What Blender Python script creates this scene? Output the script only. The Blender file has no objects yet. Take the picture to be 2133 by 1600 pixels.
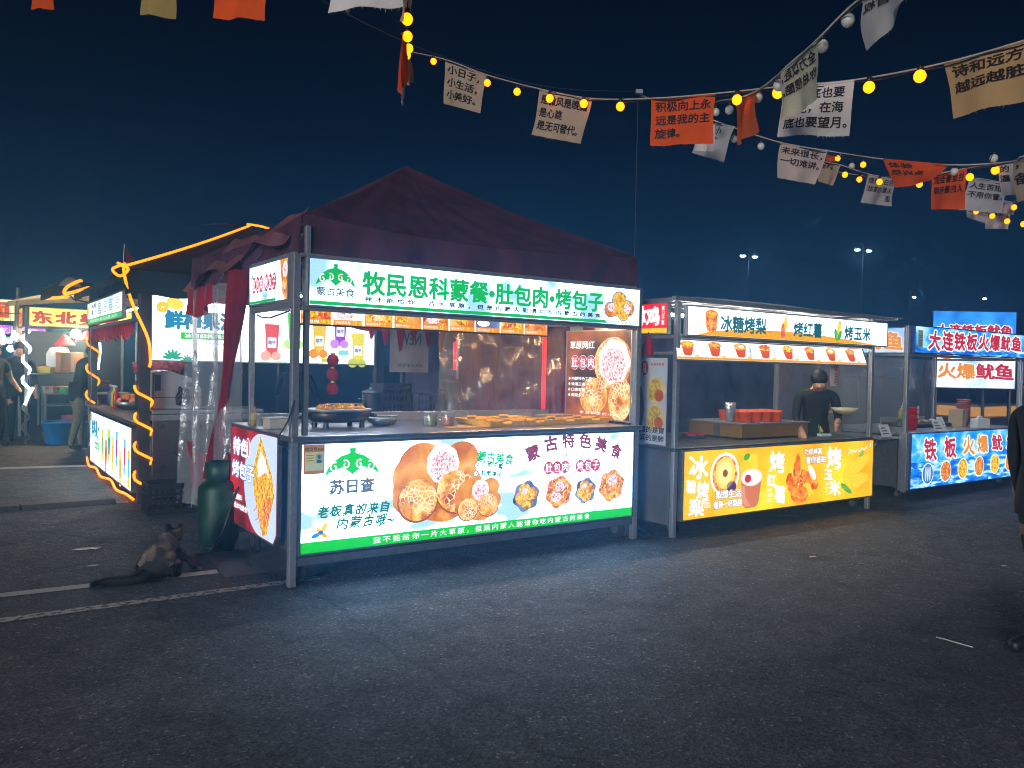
import bpy, bmesh, math, random
from mathutils import Vector, Matrix
random.seed(7)
SC = bpy.context.scene
COL = SC.collection
R = math.radians

# ------------------------------------------------------------------ camera
cam_d = bpy.data.cameras.new('camera')
cam = bpy.data.objects.new('camera', cam_d)
COL.objects.link(cam)
SC.camera = cam
rho, th = math.atan(.0213), math.atan(35 / 1674)
cF = Vector((0, math.cos(th), -math.sin(th)))
cU0 = Vector((0, math.sin(th), math.cos(th)))
cR0 = Vector((1, 0, 0))
cX = cR0 * math.cos(rho) + cU0 * math.sin(rho)
cY = cU0 * math.cos(rho) - cR0 * math.sin(rho)
mw = Matrix((cX, cY, -cF)).transposed().to_4x4()
mw.translation = Vector((0, 0, 1.5))
cam.matrix_world = mw
cam_d.sensor_width = 36
cam_d.lens = 36 * 1674 / 2133
cam_d.clip_start = .05
cam_d.clip_end = 3000

# ------------------------------------------------------------------ sky, added front fill, exposure
wd = bpy.data.worlds.new('World')
SC.world = wd
wd.use_nodes = True
wn = wd.node_tree
sky = wn.nodes.new('ShaderNodeTexSky')
sky.sky_type = 'NISHITA'
sky.sun_disc = False
sky.sun_elevation = R(-4.6)
sky.sun_rotation = R(14)
sky.ozone_density = 2.6
sky.air_density = 1.1
sky.dust_density = .2
# night sky: faint last twilight of the Sky Texture plus the town's blue sky glow, strongest at the horizon
wl = wn.links.new
tint = wn.nodes.new('ShaderNodeMix')
tint.data_type = 'RGBA'
tint.blend_type = 'MULTIPLY'
tint.inputs[0].default_value = 1
tint.inputs[7].default_value = (.08, .25, .3, 1)
wl(sky.outputs[0], tint.inputs[6])
tcw = wn.nodes.new('ShaderNodeTexCoord')
spw = wn.nodes.new('ShaderNodeSeparateXYZ')
wl(tcw.outputs['Generated'], spw.inputs[0])
rpw = wn.nodes.new('ShaderNodeValToRGB')
els = rpw.color_ramp.elements
stops = [(0., (.007, .05, .115)), (.10, (.0065, .047, .11)), (.18, (.004, .027, .063)), (.27, (.0014, .0075, .021)), (.36, (.0004, .0014, .0055)), (.50, (.0002, .0004, .002)), (1., (.0001, .0003, .0015))]
while len(els) < len(stops):
    els.new(.5)
for e_, (p_, c_) in zip(els, stops):
    e_.position = p_
    e_.color = c_ + (1,)
wl(spw.outputs[2], rpw.inputs[0])
addw = wn.nodes.new('ShaderNodeMix')
addw.data_type = 'RGBA'
addw.blend_type = 'ADD'
addw.inputs[0].default_value = 1
wl(rpw.outputs[0], addw.inputs[6])
wl(tint.outputs[2], addw.inputs[7])
wl(addw.outputs[2], wn.nodes['Background'].inputs[0])
wn.nodes['Background'].inputs[1].default_value = .36

sun_d = bpy.data.lights.new('front_fill', 'SUN')  # added fill from behind the camera, standing in for unseen market lights
sun_d.energy = 1.5
sun_d.angle = R(14)
sun_d.color = (1, .96, .92)
sun = bpy.data.objects.new('front_fill', sun_d)
COL.objects.link(sun)
sun.rotation_euler = (R(81.5), 0, R(-20))

SC.view_settings.view_transform = 'Standard'
SC.view_settings.look = 'None'
SC.view_settings.exposure = .78
SC.view_settings.gamma = 1
SC.render.engine = 'CYCLES'
SC.cycles.use_denoising = True
SC.cycles.max_bounces = 5
SC.cycles.use_adaptive_sampling = True
SC.cycles.adaptive_threshold = .03
SC.cycles.volume_bounces = 0
SC.cycles.filter_width = 1.0
SC.cycles.transparent_max_bounces = 16
SC.cycles.sample_clamp_indirect = 4
SC.cycles.caustics_reflective = False
SC.cycles.caustics_refractive = False

# ------------------------------------------------------------------ colour and material helpers
def lin(h, k=1.0):
    if not isinstance(h, str):
        return tuple(h)[:3]
    h = h.lstrip('#')
    o = []
    for i in (0, 2, 4):
        c = int(h[i:i + 2], 16) / 255
        o.append((c / 12.92 if c <= .04045 else ((c + .055) / 1.055) ** 2.4) * k)
    return tuple(o)

MC = {}
def new_mat(name):
    m = bpy.data.materials.new(name)
    m.use_nodes = True
    return m, m.node_tree, m.node_tree.nodes['Principled BSDF']

def surf(name, c, rough=.6, metal=0., var=.15, scale=12., bump=.0, bscale=80., coat=0., trans=0., alpha=1.):
    if name in MC:
        return MC[name]
    m, nt, b = new_mat(name)
    c = lin(c)
    L = nt.links.new
    tc = nt.nodes.new('ShaderNodeTexCoord')
    nz = nt.nodes.new('ShaderNodeTexNoise')
    nz.inputs['Scale'].default_value = scale
    nz.inputs['Detail'].default_value = 6
    L(tc.outputs['Object'], nz.inputs['Vector'])
    rp = nt.nodes.new('ShaderNodeValToRGB')
    rp.color_ramp.elements[0].position = .3
    rp.color_ramp.elements[1].position = .7
    rp.color_ramp.elements[0].color = tuple(x * (1 - var) for x in c) + (1,)
    rp.color_ramp.elements[1].color = tuple(min(1, x * (1 + var)) for x in c) + (1,)
    L(nz.outputs[0], rp.inputs[0])
    L(rp.outputs[0], b.inputs['Base Color'])
    mr = nt.nodes.new('ShaderNodeMapRange')
    mr.inputs[3].default_value = max(.02, rough - .12)
    mr.inputs[4].default_value = min(1, rough + .12)
    L(nz.outputs[0], mr.inputs[0])
    L(mr.outputs[0], b.inputs['Roughness'])
    b.inputs['Metallic'].default_value = metal
    b.inputs['Coat Weight'].default_value = coat
    b.inputs['Transmission Weight'].default_value = trans
    b.inputs['Alpha'].default_value = alpha
    if bump:
        n2 = nt.nodes.new('ShaderNodeTexNoise')
        n2.inputs['Scale'].default_value = bscale
        n2.inputs['Detail'].default_value = 4
        L(tc.outputs['Object'], n2.inputs['Vector'])
        bp = nt.nodes.new('ShaderNodeBump')
        bp.inputs['Strength'].default_value = bump
        bp.inputs['Distance'].default_value = .01
        L(n2.outputs[0], bp.inputs['Height'])
        L(bp.outputs[0], b.inputs['Normal'])
    MC[name] = m
    return m

def emit_base(name, sampled):
    m, nt, b = new_mat(name)
    b.inputs['Base Color'].default_value = (.02, .02, .02, 1)
    b.inputs['Roughness'].default_value = .35
    b.inputs['Specular IOR Level'].default_value = .25
    m.cycles.emission_sampling = 'AUTO' if sampled else 'NONE'
    return m, nt, b

def glow(c, k=1.0, sampled=False):
    """ink on a backlit film, or a lamp"""
    key = ('g', c, k, sampled)
    if key in MC:
        return MC[key]
    m, nt, b = emit_base('lit_print', sampled)
    if not sampled and k < 1.3:
        k *= .74
    b.inputs['Emission Color'].default_value = lin(c) + (1,)
    b.inputs['Emission Strength'].default_value = k
    MC[key] = m
    return m

def ink(c):
    key = ('ink', c)
    if key not in MC:
        m, nt, b = new_mat('ink')
        b.inputs['Base Color'].default_value = lin(c) + (1,)
        b.inputs['Roughness'].default_value = .8
        MC[key] = m
    return MC[key]

def film(name, lo, hi, k, scale=2.2, p0=.35, p1=.6, stretch=(1, 1, 1), detail=3):
    """backlit film with a soft printed cloud pattern"""
    if name in MC:
        return MC[name]
    m, nt, b = emit_base(name, True)
    L = nt.links.new
    tc = nt.nodes.new('ShaderNodeTexCoord')
    mp = nt.nodes.new('ShaderNodeMapping')
    mp.inputs['Scale'].default_value = stretch
    L(tc.outputs['Object'], mp.inputs[0])
    nz = nt.nodes.new('ShaderNodeTexNoise')
    nz.inputs['Scale'].default_value = scale
    nz.inputs['Detail'].default_value = detail
    L(mp.outputs[0], nz.inputs['Vector'])
    rp = nt.nodes.new('ShaderNodeValToRGB')
    rp.color_ramp.elements[0].position = p0
    rp.color_ramp.elements[1].position = p1
    rp.color_ramp.elements[0].color = tuple(x * .85 / k for x in lin(lo)) + (1,)
    rp.color_ramp.elements[1].color = lin(hi) + (1,)
    L(nz.outputs[0], rp.inputs[0])
    L(rp.outputs[0], b.inputs['Emission Color'])
    b.inputs['Emission Strength'].default_value = k
    MC[name] = m
    return m

def foodprint(name, cols, scale=40., k=1.0, cells=None, edge=None, detail=6, dist=.6):
    """printed food photograph: mottled colours, optional honeycomb lines"""
    if name in MC:
        return MC[name]
    m, nt, b = emit_base(name, False)
    L = nt.links.new
    tc = nt.nodes.new('ShaderNodeTexCoord')
    nz = nt.nodes.new('ShaderNodeTexNoise')
    nz.inputs['Scale'].default_value = scale
    nz.inputs['Detail'].default_value = detail
    nz.inputs['Distortion'].default_value = dist
    L(tc.outputs['Object'], nz.inputs['Vector'])
    rp = nt.nodes.new('ShaderNodeValToRGB')
    er = rp.color_ramp.elements
    while len(er) < len(cols):
        er.new(.5)
    for i, c in enumerate(cols):
        er[i].position = .3 + .4 * i / (len(cols) - 1)
        er[i].color = lin(c) + (1,)
    L(nz.outputs[0], rp.inputs[0])
    out = rp.outputs[0]
    if cells:
        vo = nt.nodes.new('ShaderNodeTexVoronoi')
        vo.feature = 'DISTANCE_TO_EDGE'
        vo.inputs['Scale'].default_value = cells
        L(tc.outputs['Object'], vo.inputs['Vector'])
        mr = nt.nodes.new('ShaderNodeMapRange')
        mr.inputs[1].default_value = .03
        mr.inputs[2].default_value = .12
        mr.inputs[3].default_value = 1
        mr.inputs[4].default_value = 0
        L(vo.outputs[0], mr.inputs[0])
        n3 = nt.nodes.new('ShaderNodeTexNoise')
        n3.inputs['Scale'].default_value = cells * .25
        L(tc.outputs['Object'], n3.inputs['Vector'])
        mu = nt.nodes.new('ShaderNodeMath')
        mu.operation = 'MULTIPLY'
        L(mr.outputs[0], mu.inputs[0])
        m4 = nt.nodes.new('ShaderNodeMapRange')
        m4.inputs[1].default_value = .4
        m4.inputs[2].default_value = .6
        L(n3.outputs[0], m4.inputs[0])
        L(m4.outputs[0], mu.inputs[1])
        mx = nt.nodes.new('ShaderNodeMix')
        mx.data_type = 'RGBA'
        L(mu.outputs[0], mx.inputs[0])
        L(out, mx.inputs[6])
        mx.inputs[7].default_value = lin(edge) + (1,)
        out = mx.outputs[2]
    L(out, b.inputs['Emission Color'])
    b.inputs['Emission Strength'].default_value = k * .76
    MC[name] = m
    return m

def sea_film(name, horizon, k=1.0):
    if name in MC:
        return MC[name]
    m, nt, b = emit_base(name, True)
    L = nt.links.new
    tc = nt.nodes.new('ShaderNodeTexCoord')
    sp = nt.nodes.new('ShaderNodeSeparateXYZ')
    L(tc.outputs['Object'], sp.inputs[0])
    def noise(sc, st):
        mp = nt.nodes.new('ShaderNodeMapping')
        mp.inputs['Scale'].default_value = st
        L(tc.outputs['Object'], mp.inputs[0])
        n = nt.nodes.new('ShaderNodeTexNoise')
        n.inputs['Scale'].default_value = sc
        n.inputs['Detail'].default_value = 5
        n.inputs['Distortion'].default_value = .5
        L(mp.outputs[0], n.inputs['Vector'])
        return n.outputs[0]
    def ramp(src, stops):
        r = nt.nodes.new('ShaderNodeValToRGB')
        while len(r.color_ramp.elements) < len(stops):
            r.color_ramp.elements.new(.5)
        for e, (p, c) in zip(r.color_ramp.elements, stops):
            e.position = p
            e.color = lin(c) + (1,)
        L(src, r.inputs[0])
        return r.outputs[0]
    clouds = ramp(noise(2.6, (1, 1, 1.6)), [(.36, '#0a6fd8'), (.52, '#2fa5ee'), (.68, '#c8f2ff')])
    waves = ramp(noise(3.4, (1, 1, 4.5)), [(.36, '#0a4fc0'), (.5, '#1187dd'), (.62, '#bff0ff')])
    st = nt.nodes.new('ShaderNodeMath')
    st.operation = 'GREATER_THAN'
    L(sp.outputs[2], st.inputs[0])
    st.inputs[1].default_value = horizon
    mx = nt.nodes.new('ShaderNodeMix')
    mx.data_type = 'RGBA'
    L(st.outputs[0], mx.inputs[0])
    L(waves, mx.inputs[6])
    L(clouds, mx.inputs[7])
    L(mx.outputs[2], b.inputs['Emission Color'])
    b.inputs['Emission Strength'].default_value = k * .85
    MC[name] = m
    return m

def plastic_film(name, haze=.12, tone=(.8, .85, .9)):
    """clear soft plastic sheet"""
    if name in MC:
        return MC[name]
    m = bpy.data.materials.new(name)
    m.use_nodes = True
    nt = m.node_tree
    nt.nodes.clear()
    L = nt.links.new
    out = nt.nodes.new('ShaderNodeOutputMaterial')
    tr = nt.nodes.new('ShaderNodeBsdfTransparent')
    tr.inputs[0].default_value = (.94, .95, .96, 1)
    gl = nt.nodes.new('ShaderNodeBsdfGlossy')
    gl.inputs['Roughness'].default_value = .13
    df = nt.nodes.new('ShaderNodeBsdfDiffuse')
    df.inputs[0].default_value = tone + (1,)
    tc = nt.nodes.new('ShaderNodeTexCoord')
    nz = nt.nodes.new('ShaderNodeTexNoise')
    nz.inputs['Scale'].default_value = 9
    nz.inputs['Detail'].default_value = 5
    L(tc.outputs['Object'], nz.inputs['Vector'])
    bp = nt.nodes.new('ShaderNodeBump')
    bp.inputs['Strength'].default_value = .7
    bp.inputs['Distance'].default_value = .03
    L(nz.outputs[0], bp.inputs['Height'])
    L(bp.outputs[0], gl.inputs['Normal'])
    m1 = nt.nodes.new('ShaderNodeMixShader')
    m2 = nt.nodes.new('ShaderNodeMixShader')
    fr = nt.nodes.new('ShaderNodeLayerWeight')
    fr.inputs[0].default_value = .25
    L(bp.outputs[0], fr.inputs['Normal'])
    mr = nt.nodes.new('ShaderNodeMapRange')
    mr.inputs[3].default_value = .06
    mr.inputs[4].default_value = .6
    L(fr.outputs['Fresnel'], mr.inputs[0])
    L(mr.outputs[0], m1.inputs[0])
    L(tr.outputs[0], m1.inputs[1])
    L(gl.outputs[0], m1.inputs[2])
    m2.inputs[0].default_value = haze
    L(m1.outputs[0], m2.inputs[1])
    L(df.outputs[0], m2.inputs[2])
    L(m2.outputs[0], out.inputs[0])
    MC[name] = m
    return m

def cloth(name, c, transl=.25, var=.12, wscale=300):
    """woven cloth letting some light through"""
    if name in MC:
        return MC[name]
    m, nt, b = new_mat(name)
    L = nt.links.new
    tc = nt.nodes.new('ShaderNodeTexCoord')
    nz = nt.nodes.new('ShaderNodeTexNoise')
    nz.inputs['Scale'].default_value = 5
    nz.inputs['Detail'].default_value = 8
    L(tc.outputs['Object'], nz.inputs['Vector'])
    c = lin(c)
    rp = nt.nodes.new('ShaderNodeValToRGB')
    rp.color_ramp.elements[0].position = .3
    rp.color_ramp.elements[1].position = .7
    rp.color_ramp.elements[0].color = tuple(x * (1 - var) for x in c) + (1,)
    rp.color_ramp.elements[1].color = tuple(min(1, x * (1 + var)) for x in c) + (1,)
    L(nz.outputs[0], rp.inputs[0])
    L(rp.outputs[0], b.inputs['Base Color'])
    b.inputs['Roughness'].default_value = .9
    b.inputs['Specular IOR Level'].default_value = .1
    wv = nt.nodes.new('ShaderNodeTexNoise')
    wv.inputs['Scale'].default_value = wscale
    L(tc.outputs['Object'], wv.inputs['Vector'])
    bp = nt.nodes.new('ShaderNodeBump')
    bp.inputs['Strength'].default_value = .3
    bp.inputs['Distance'].default_value = .004
    L(wv.outputs[0], bp.inputs['Height'])
    L(bp.outputs[0], b.inputs['Normal'])
    tl = nt.nodes.new('ShaderNodeBsdfTranslucent')
    L(rp.outputs[0], tl.inputs[0])
    mx = nt.nodes.new('ShaderNodeMixShader')
    mx.inputs[0].default_value = transl
    out = nt.nodes['Material Output']
    L(b.outputs[0], mx.inputs[1])
    L(tl.outputs[0], mx.inputs[2])
    L(mx.outputs[0], out.inputs[0])
    MC[name] = m
    return m

STEEL = surf('brushed_steel', (.36, .38, .40), .36, .6, .12, 30, .08, 200)
STEEL_D = surf('dull_steel', (.13, .145, .16), .45, .5, .2, 20, .05)
DARK = surf('black_metal', (.022, .024, .026), .5, .3, .3, 14)
BLACKP = surf('black_plastic', (.012, .012, .013), .45, 0, .2, 20)
RUBBER = surf('rubber', (.018, .018, .018), .8, 0, .2, 30)
WHITEP = surf('white_plastic', (.6, .6, .58), .4, 0, .05, 10)
CABLE = surf('black_cable', (.01, .01, .01), .5, 0, .1, 10)

# ------------------------------------------------------------------ mesh helpers
class MB:
    def __init__(s):
        s.v, s.f, s.mi, s.cur = [], [], [], 0
    def add(s, pts, faces):
        o = len(s.v)
        s.v += [tuple(p) for p in pts]
        for f in faces:
            s.f.append(tuple(i + o for i in f))
            s.mi.append(s.cur)
        return s
    def quad(s, *p):
        return s.add(p, [tuple(range(len(p)))])
    def box(s, a, b):
        x0, y0, z0 = a
        x1, y1, z1 = b
        return s.add([(x0, y0, z0), (x1, y0, z0), (x1, y1, z0), (x0, y1, z0), (x0, y0, z1), (x1, y0, z1), (x1, y1, z1), (x0, y1, z1)],
                     [(0, 3, 2, 1), (4, 5, 6, 7), (0, 1, 5, 4), (1, 2, 6, 5), (2, 3, 7, 6), (3, 0, 4, 7)])
    def path(s, pts, r, n=8, closed=False):
        pts = [Vector(p) for p in pts]
        rs = r if isinstance(r, (list, tuple)) else [r] * len(pts)
        o = len(s.v)
        up = Vector((0, 0, 1))
        for i, p in enumerate(pts):
            t = (pts[min(i + 1, len(pts) - 1)] - pts[max(i - 1, 0)])
            t = t.normalized() if t.length > 1e-9 else Vector((0, 0, 1))
            if abs(t.dot(up)) > .95:
                up = Vector((1, 0, 0)) if abs(t.x) < .9 else Vector((0, 1, 0))
            a = t.cross(up).normalized()
            b = a.cross(t).normalized()
            up = b
            for k in range(n):
                g = 2 * math.pi * k / n
                s.v.append(tuple(p + (a * math.cos(g) + b * math.sin(g)) * rs[i]))
        for i in range(len(pts) - 1):
            for k in range(n):
                k2 = (k + 1) % n
                s.f.append((o + i * n + k, o + i * n + k2, o + (i + 1) * n + k2, o + (i + 1) * n + k))
                s.mi.append(s.cur)
        s.f.append(tuple(o + k for k in range(n))[::-1])
        s.f.append(tuple(o + (len(pts) - 1) * n + k for k in range(n)))
        s.mi += [s.cur, s.cur]
        return s
    def tube(s, p, q, r, n=8, r2=None):
        return s.path([p, q], [r, r if r2 is None else r2], n)
    def lathe(s, prof, c=(0, 0, 0), n=20, sx=1., sy=1.):
        o = len(s.v)
        for r, z in prof:
            for k in range(n):
                g = 2 * math.pi * k / n
                s.v.append((c[0] + r * math.cos(g) * sx, c[1] + r * math.sin(g) * sy, c[2] + z))
        for i in range(len(prof) - 1):
            for k in range(n):
                k2 = (k + 1) % n
                s.f.append((o + i * n + k, o + i * n + k2, o + (i + 1) * n + k2, o + (i + 1) * n + k))
                s.mi.append(s.cur)
        if prof[0][0] > 1e-5:
            s.f.append(tuple(o + k for k in range(n))[::-1]); s.mi.append(s.cur)
        if prof[-1][0] > 1e-5:
            s.f.append(tuple(o + (len(prof) - 1) * n + k for k in range(n))); s.mi.append(s.cur)
        return s
    def grid(s, fn, nu, nv):
        o = len(s.v)
        for j in range(nv + 1):
            for i in range(nu + 1):
                s.v.append(tuple(fn(i / nu, j / nv)))
        for j in range(nv):
            for i in range(nu):
                a = o + j * (nu + 1) + i
                s.f.append((a, a + 1, a + nu + 2, a + nu + 1))
                s.mi.append(s.cur)
        return s
    def prism(s, pts, d):
        """polygon pts (3d) extruded by vector d"""
        n = len(pts)
        q = [tuple(Vector(p) + Vector(d)) for p in pts]
        return s.add(list(pts) + q, [tuple(range(n))[::-1], tuple(range(n, 2 * n))] + [(i, (i + 1) % n, n + (i + 1) % n, n + i) for i in range(n)])
    def ball(s, c, r, n=12, m=8, sx=1, sy=1, sz=1):
        return s.lathe([(r * math.sin(math.pi * j / m) + 1e-6, -r * sz * math.cos(math.pi * j / m)) for j in range(m + 1)], c, n, sx, sy)
    def build(s, name, mats, parent=None, smooth=False, bevel=0., thick=0.):
        me = bpy.data.meshes.new(name)
        me.from_pydata(s.v, [], s.f)
        if not isinstance(mats, (list, tuple)):
            mats = [mats]
        for m in mats:
            me.materials.append(m)
        if len(mats) > 1:
            me.polygons.foreach_set('material_index', s.mi)
        if smooth:
            me.polygons.foreach_set('use_smooth', [True] * len(me.polygons))
        me.update()
        o = bpy.data.objects.new(name, me)
        COL.objects.link(o)
        if parent is not None:
            o.parent = parent
        if thick:
            md = o.modifiers.new('thick', 'SOLIDIFY')
            md.thickness = thick
            md.offset = 0
        if bevel:
            md = o.modifiers.new('bevel', 'BEVEL')
            md.width = bevel
            md.segments = 2
            md.limit_method = 'ANGLE'
        return o

def bx(name, a, b, mat, parent, bevel=.004):
    return MB().box(a, b).build(name, mat, parent, bevel=bevel)

def tag(o, label, cat, group=None):
    o['label'] = label
    o['category'] = cat
    if group:
        o['group'] = group
    return o

def thing(name, label, cat, loc=(0, 0, 0), rotz=0., group=None):
    o = bpy.data.objects.new(name, None)
    o.empty_display_size = .1
    COL.objects.link(o)
    o.location = loc
    o.rotation_euler = (0, 0, rotz)
    return tag(o, label, cat, group)

def struct(o):
    o['kind'] = 'structure'
    return o

FR = {'M': (-1.4385, 5.352, 34.7), 'S': (1.4676, 7.191, 35.2), 'Q': (4.712, 9.6075, 35.2), 'J': (-3.818, 8.3036, 34.7), 'D': (-8.351, 13.805, 34.7)}
def W(fr, u, v, w=0.):
    x, y, a = FR[fr]
    c, s = math.cos(R(a)), math.sin(R(a))
    return (x + c * u - s * v, y + s * u + c * v, w)

# ------------------------------------------------------------------ lettering and printed pictures
_tc = bpy.data.curves.new('t', 'FONT')
_to = bpy.data.objects.new('t', _tc)
COL.objects.link(_to)
_tc.resolution_u = 2
TCACHE = {}
def glyphs(body, bold=0., shear=0., line=1., space=1., align='LEFT'):
    key = (body, bold, shear, line, space, align)
    if key not in TCACHE:
        _tc.body = body
        _tc.size = 1
        _tc.offset = bold
        _tc.shear = shear
        _tc.space_line = line
        _tc.space_character = space
        _tc.align_x = align
        me = _to.to_mesh()
        TCACHE[key] = ([(v.co.x, v.co.y) for v in me.vertices], [tuple(p.vertices) for p in me.polygons])
        _to.to_mesh_clear()
    return TCACHE[key]

class Pr:
    """flat print on a board: o = lower left corner, ex = reading direction, ey = up"""
    def __init__(s, o, ex=(1, 0, 0), ey=(0, 0, 1), warp=None):
        s.o, s.ex, s.ey = Vector(o), Vector(ex), Vector(ey)
        s.n = s.ex.cross(s.ey)
        s.g = {}
        s.warp = warp
    def P(s, x, y, l):
        if s.warp:
            return s.warp(x, y, l)
        return s.o + s.ex * x + s.ey * y + s.n * (.0012 + .0008 * l)
    def shape(s, grp, pts, faces, mat, l):
        bb = (min(p[0] for p in pts), min(p[1] for p in pts), max(p[0] for p in pts), max(p[1] for p in pts))
        s.g.setdefault(grp, []).append((bb, [s.P(x, y, l) for x, y in pts], faces, mat))
    def poly(s, grp, pts, mat, l=1):
        s.shape(grp, pts, [tuple(range(len(pts)))], mat, l)
    def rect(s, grp, x0, y0, x1, y1, mat, l=1):
        s.poly(grp, [(x0, y0), (x1, y0), (x1, y1), (x0, y1)], mat, l)
    def ell(s, grp, cx, cy, rx, ry, mat, l=1, rot=0., n=26, lobes=0, amp=0.):
        p = []
        for k in range(n):
            g = 2 * math.pi * k / n
            q = 1 + amp * math.cos(lobes * g)
            x, y = rx * q * math.cos(g), ry * q * math.sin(g)
            p.append((cx + x * math.cos(rot) - y * math.sin(rot), cy + x * math.sin(rot) + y * math.cos(rot)))
        s.poly(grp, p, mat, l)
    def strip(s, grp, pts, w, mat, l=1):
        n = len(pts)
        o = []
        for i, p in enumerate(pts):
            a, b = pts[max(i - 1, 0)], pts[min(i + 1, n - 1)]
            d = Vector((b[0] - a[0], b[1] - a[1]))
            d = d.normalized() if d.length else Vector((1, 0))
            ww = w if not isinstance(w, (list, tuple)) else w[i]
            o.append((p[0] - d.y * ww / 2, p[1] + d.x * ww / 2))
            o.append((p[0] + d.y * ww / 2, p[1] - d.x * ww / 2))
        s.shape(grp, o, [(2 * i, 2 * i + 1, 2 * i + 3, 2 * i + 2) for i in range(n - 1)], mat, l)
    def text(s, body, x, y, h, mat, w=None, bold=0., l=4, rot=0., shear=0., line=1., space=1., mirror=False, grp='lettering', outline=None, ow=.05, brush=0., align='LEFT'):
        """ink box bottom left at (x, y), height h for the whole block, width w"""
        vs, fs = glyphs(body, 0., shear, line, space, align)
        x0 = min(a for a, b in vs); x1 = max(a for a, b in vs)
        y0 = min(b for a, b in vs); y1 = max(b for a, b in vs)
        sy = h / (y1 - y0)
        sx = sy if w is None else w / (x1 - x0)
        passes = [(bold, mat, l)]
        if outline is not None:
            passes.insert(0, (bold + ow, outline, l - 1))
        for bd, mm, ll in passes:
            sh_ = [(0., 0.)]
            if bd > 0:
                nn = 8 if bd < .05 else 12
                sh_ = [(bd * math.cos(2 * math.pi * q / nn), bd * math.sin(2 * math.pi * q / nn)) for q in range(nn)] + ([(0., 0.)] if bd > .04 else [])
            for qi, (ax, ay) in enumerate(sh_):
                pts = []
                for a, b in vs:
                    if brush:
                        a2 = a + brush * math.sin(b * 5.1 + a * 2.3) * .6 + brush * math.sin(b * 13 + a * 7) * .25
                        b2 = b + brush * math.sin(a * 4.3 + 1) + brush * .4 * math.sin(a * 11 + b * 9)
                        a, b = a2, b2
                    px, py = (a + ax - x0) * sx, (b + ay - y0) * sy
                    if mirror:
                        px = (x1 - x0) * sx - px
                    pts.append((x + px * math.cos(rot) - py * math.sin(rot), y + px * math.sin(rot) + py * math.cos(rot)))
                s.shape(grp, pts, fs, mm, ll + qi * .02)
    def build(s, parent):
        r = []
        for grp, items in s.g.items():
            # pictures and words that stand apart become parts of their own
            cl = []
            for it in items:
                hit = [c for c in cl if any(a[0][0] < it[0][2] + .004 and it[0][0] < a[0][2] + .004 and a[0][1] < it[0][3] + .004 and it[0][1] < a[0][3] + .004 for a in c)]
                new = [it]
                for c in hit:
                    new = c + new
                    cl.remove(c)
                cl.append(new)
            for c in cl:
                mb, mats = MB(), []
                for bb, pts, fs, mat in c:
                    if mat not in mats:
                        mats.append(mat)
                    mb.cur = mats.index(mat)
                    mb.add(pts, fs)
                r.append(mb.build(grp, mats, parent))
        return r

def lightbox(parent, name, o, ex, w, h, depth, face, casing=None, rim=.012, pts=None, label=None):
    """backlit sign: casing open at the front with a lit film set in it; returns (part, print)"""
    casing = casing or STEEL_D
    o, ex, ey = Vector(o), Vector(ex), Vector((0, 0, 1))
    n = ex.cross(ey)
    a = [o - n * depth, o + ex * w - n * depth, o + ex * w + ey * h - n * depth, o + ey * h - n * depth]
    mb = MB()
    mb.prism(a, n * (depth - .004))
    r = rim
    for (x0, y0, x1, y1) in ((0, 0, w, r), (0, h - r, w, h), (0, r, r, h - r), (w - r, r, w, h - r)):
        p = [o + ex * x0 + ey * y0 - n * .004, o + ex * x1 + ey * y0 - n * .004, o + ex * x1 + ey * y1 - n * .004, o + ex * x0 + ey * y1 - n * .004]
        mb.prism(p, n * .012)
    part = mb.build(name, casing, parent)
    if label:
        part['label'] = label
    f = MB().quad(o + ex * r + ey * r, o + ex * (w - r) + ey * r, o + ex * (w - r) + ey * (h - r), o + ex * r + ey * (h - r)).build('lit_film', face, part)
    return part, Pr(o, ex, ey)

def emblem(p, cx, y0, w, h, mat, white, l=2):
    k = w / 2
    half = [(-.02, .99), (-.1, .99), (-.13, .9), (-.08, .84), (-.16, .78), (-.42, .7), (-.66, .53), (-.86, .3), (-1., .0), (-.93, 0.), (-.8, .1), (-.62, .1), (-.48, .22), (-.34, .26), (-.2, .13), (-.06, .03), (0, -.06)]
    pts = [(cx + x * k, y0 + y * h) for x, y in half] + [(cx - x * k, y0 + y * h) for x, y in half[:-1][::-1]]
    # split into left and right halves so that each polygon stays simple
    lft = [(cx, y0 + .99 * h)] + [(cx + x * k, y0 + y * h) for x, y in half]
    rgt = [(2 * cx - a, b) for a, b in lft][::-1]
    p.poly('emblem', lft, mat, l)
    p.poly('emblem', rgt, mat, l)
    for s in (-1, 1):
        for (qx, qy, rr, st, dr) in ((-.66, .27, .17, 1.1, 1), (-.25, .36, .15, 2.2, -1)):
            sp = []
            for i in range(22):
                g = st + dr * i * .33
                r = rr * (1 - i / 27)
                sp.append((cx + s * (qx + r * math.cos(g)) * k, y0 + (qy + r * 1.25 * math.sin(g)) * h))
            p.strip('emblem', sp, .055 * k, white, l + 1)

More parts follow.
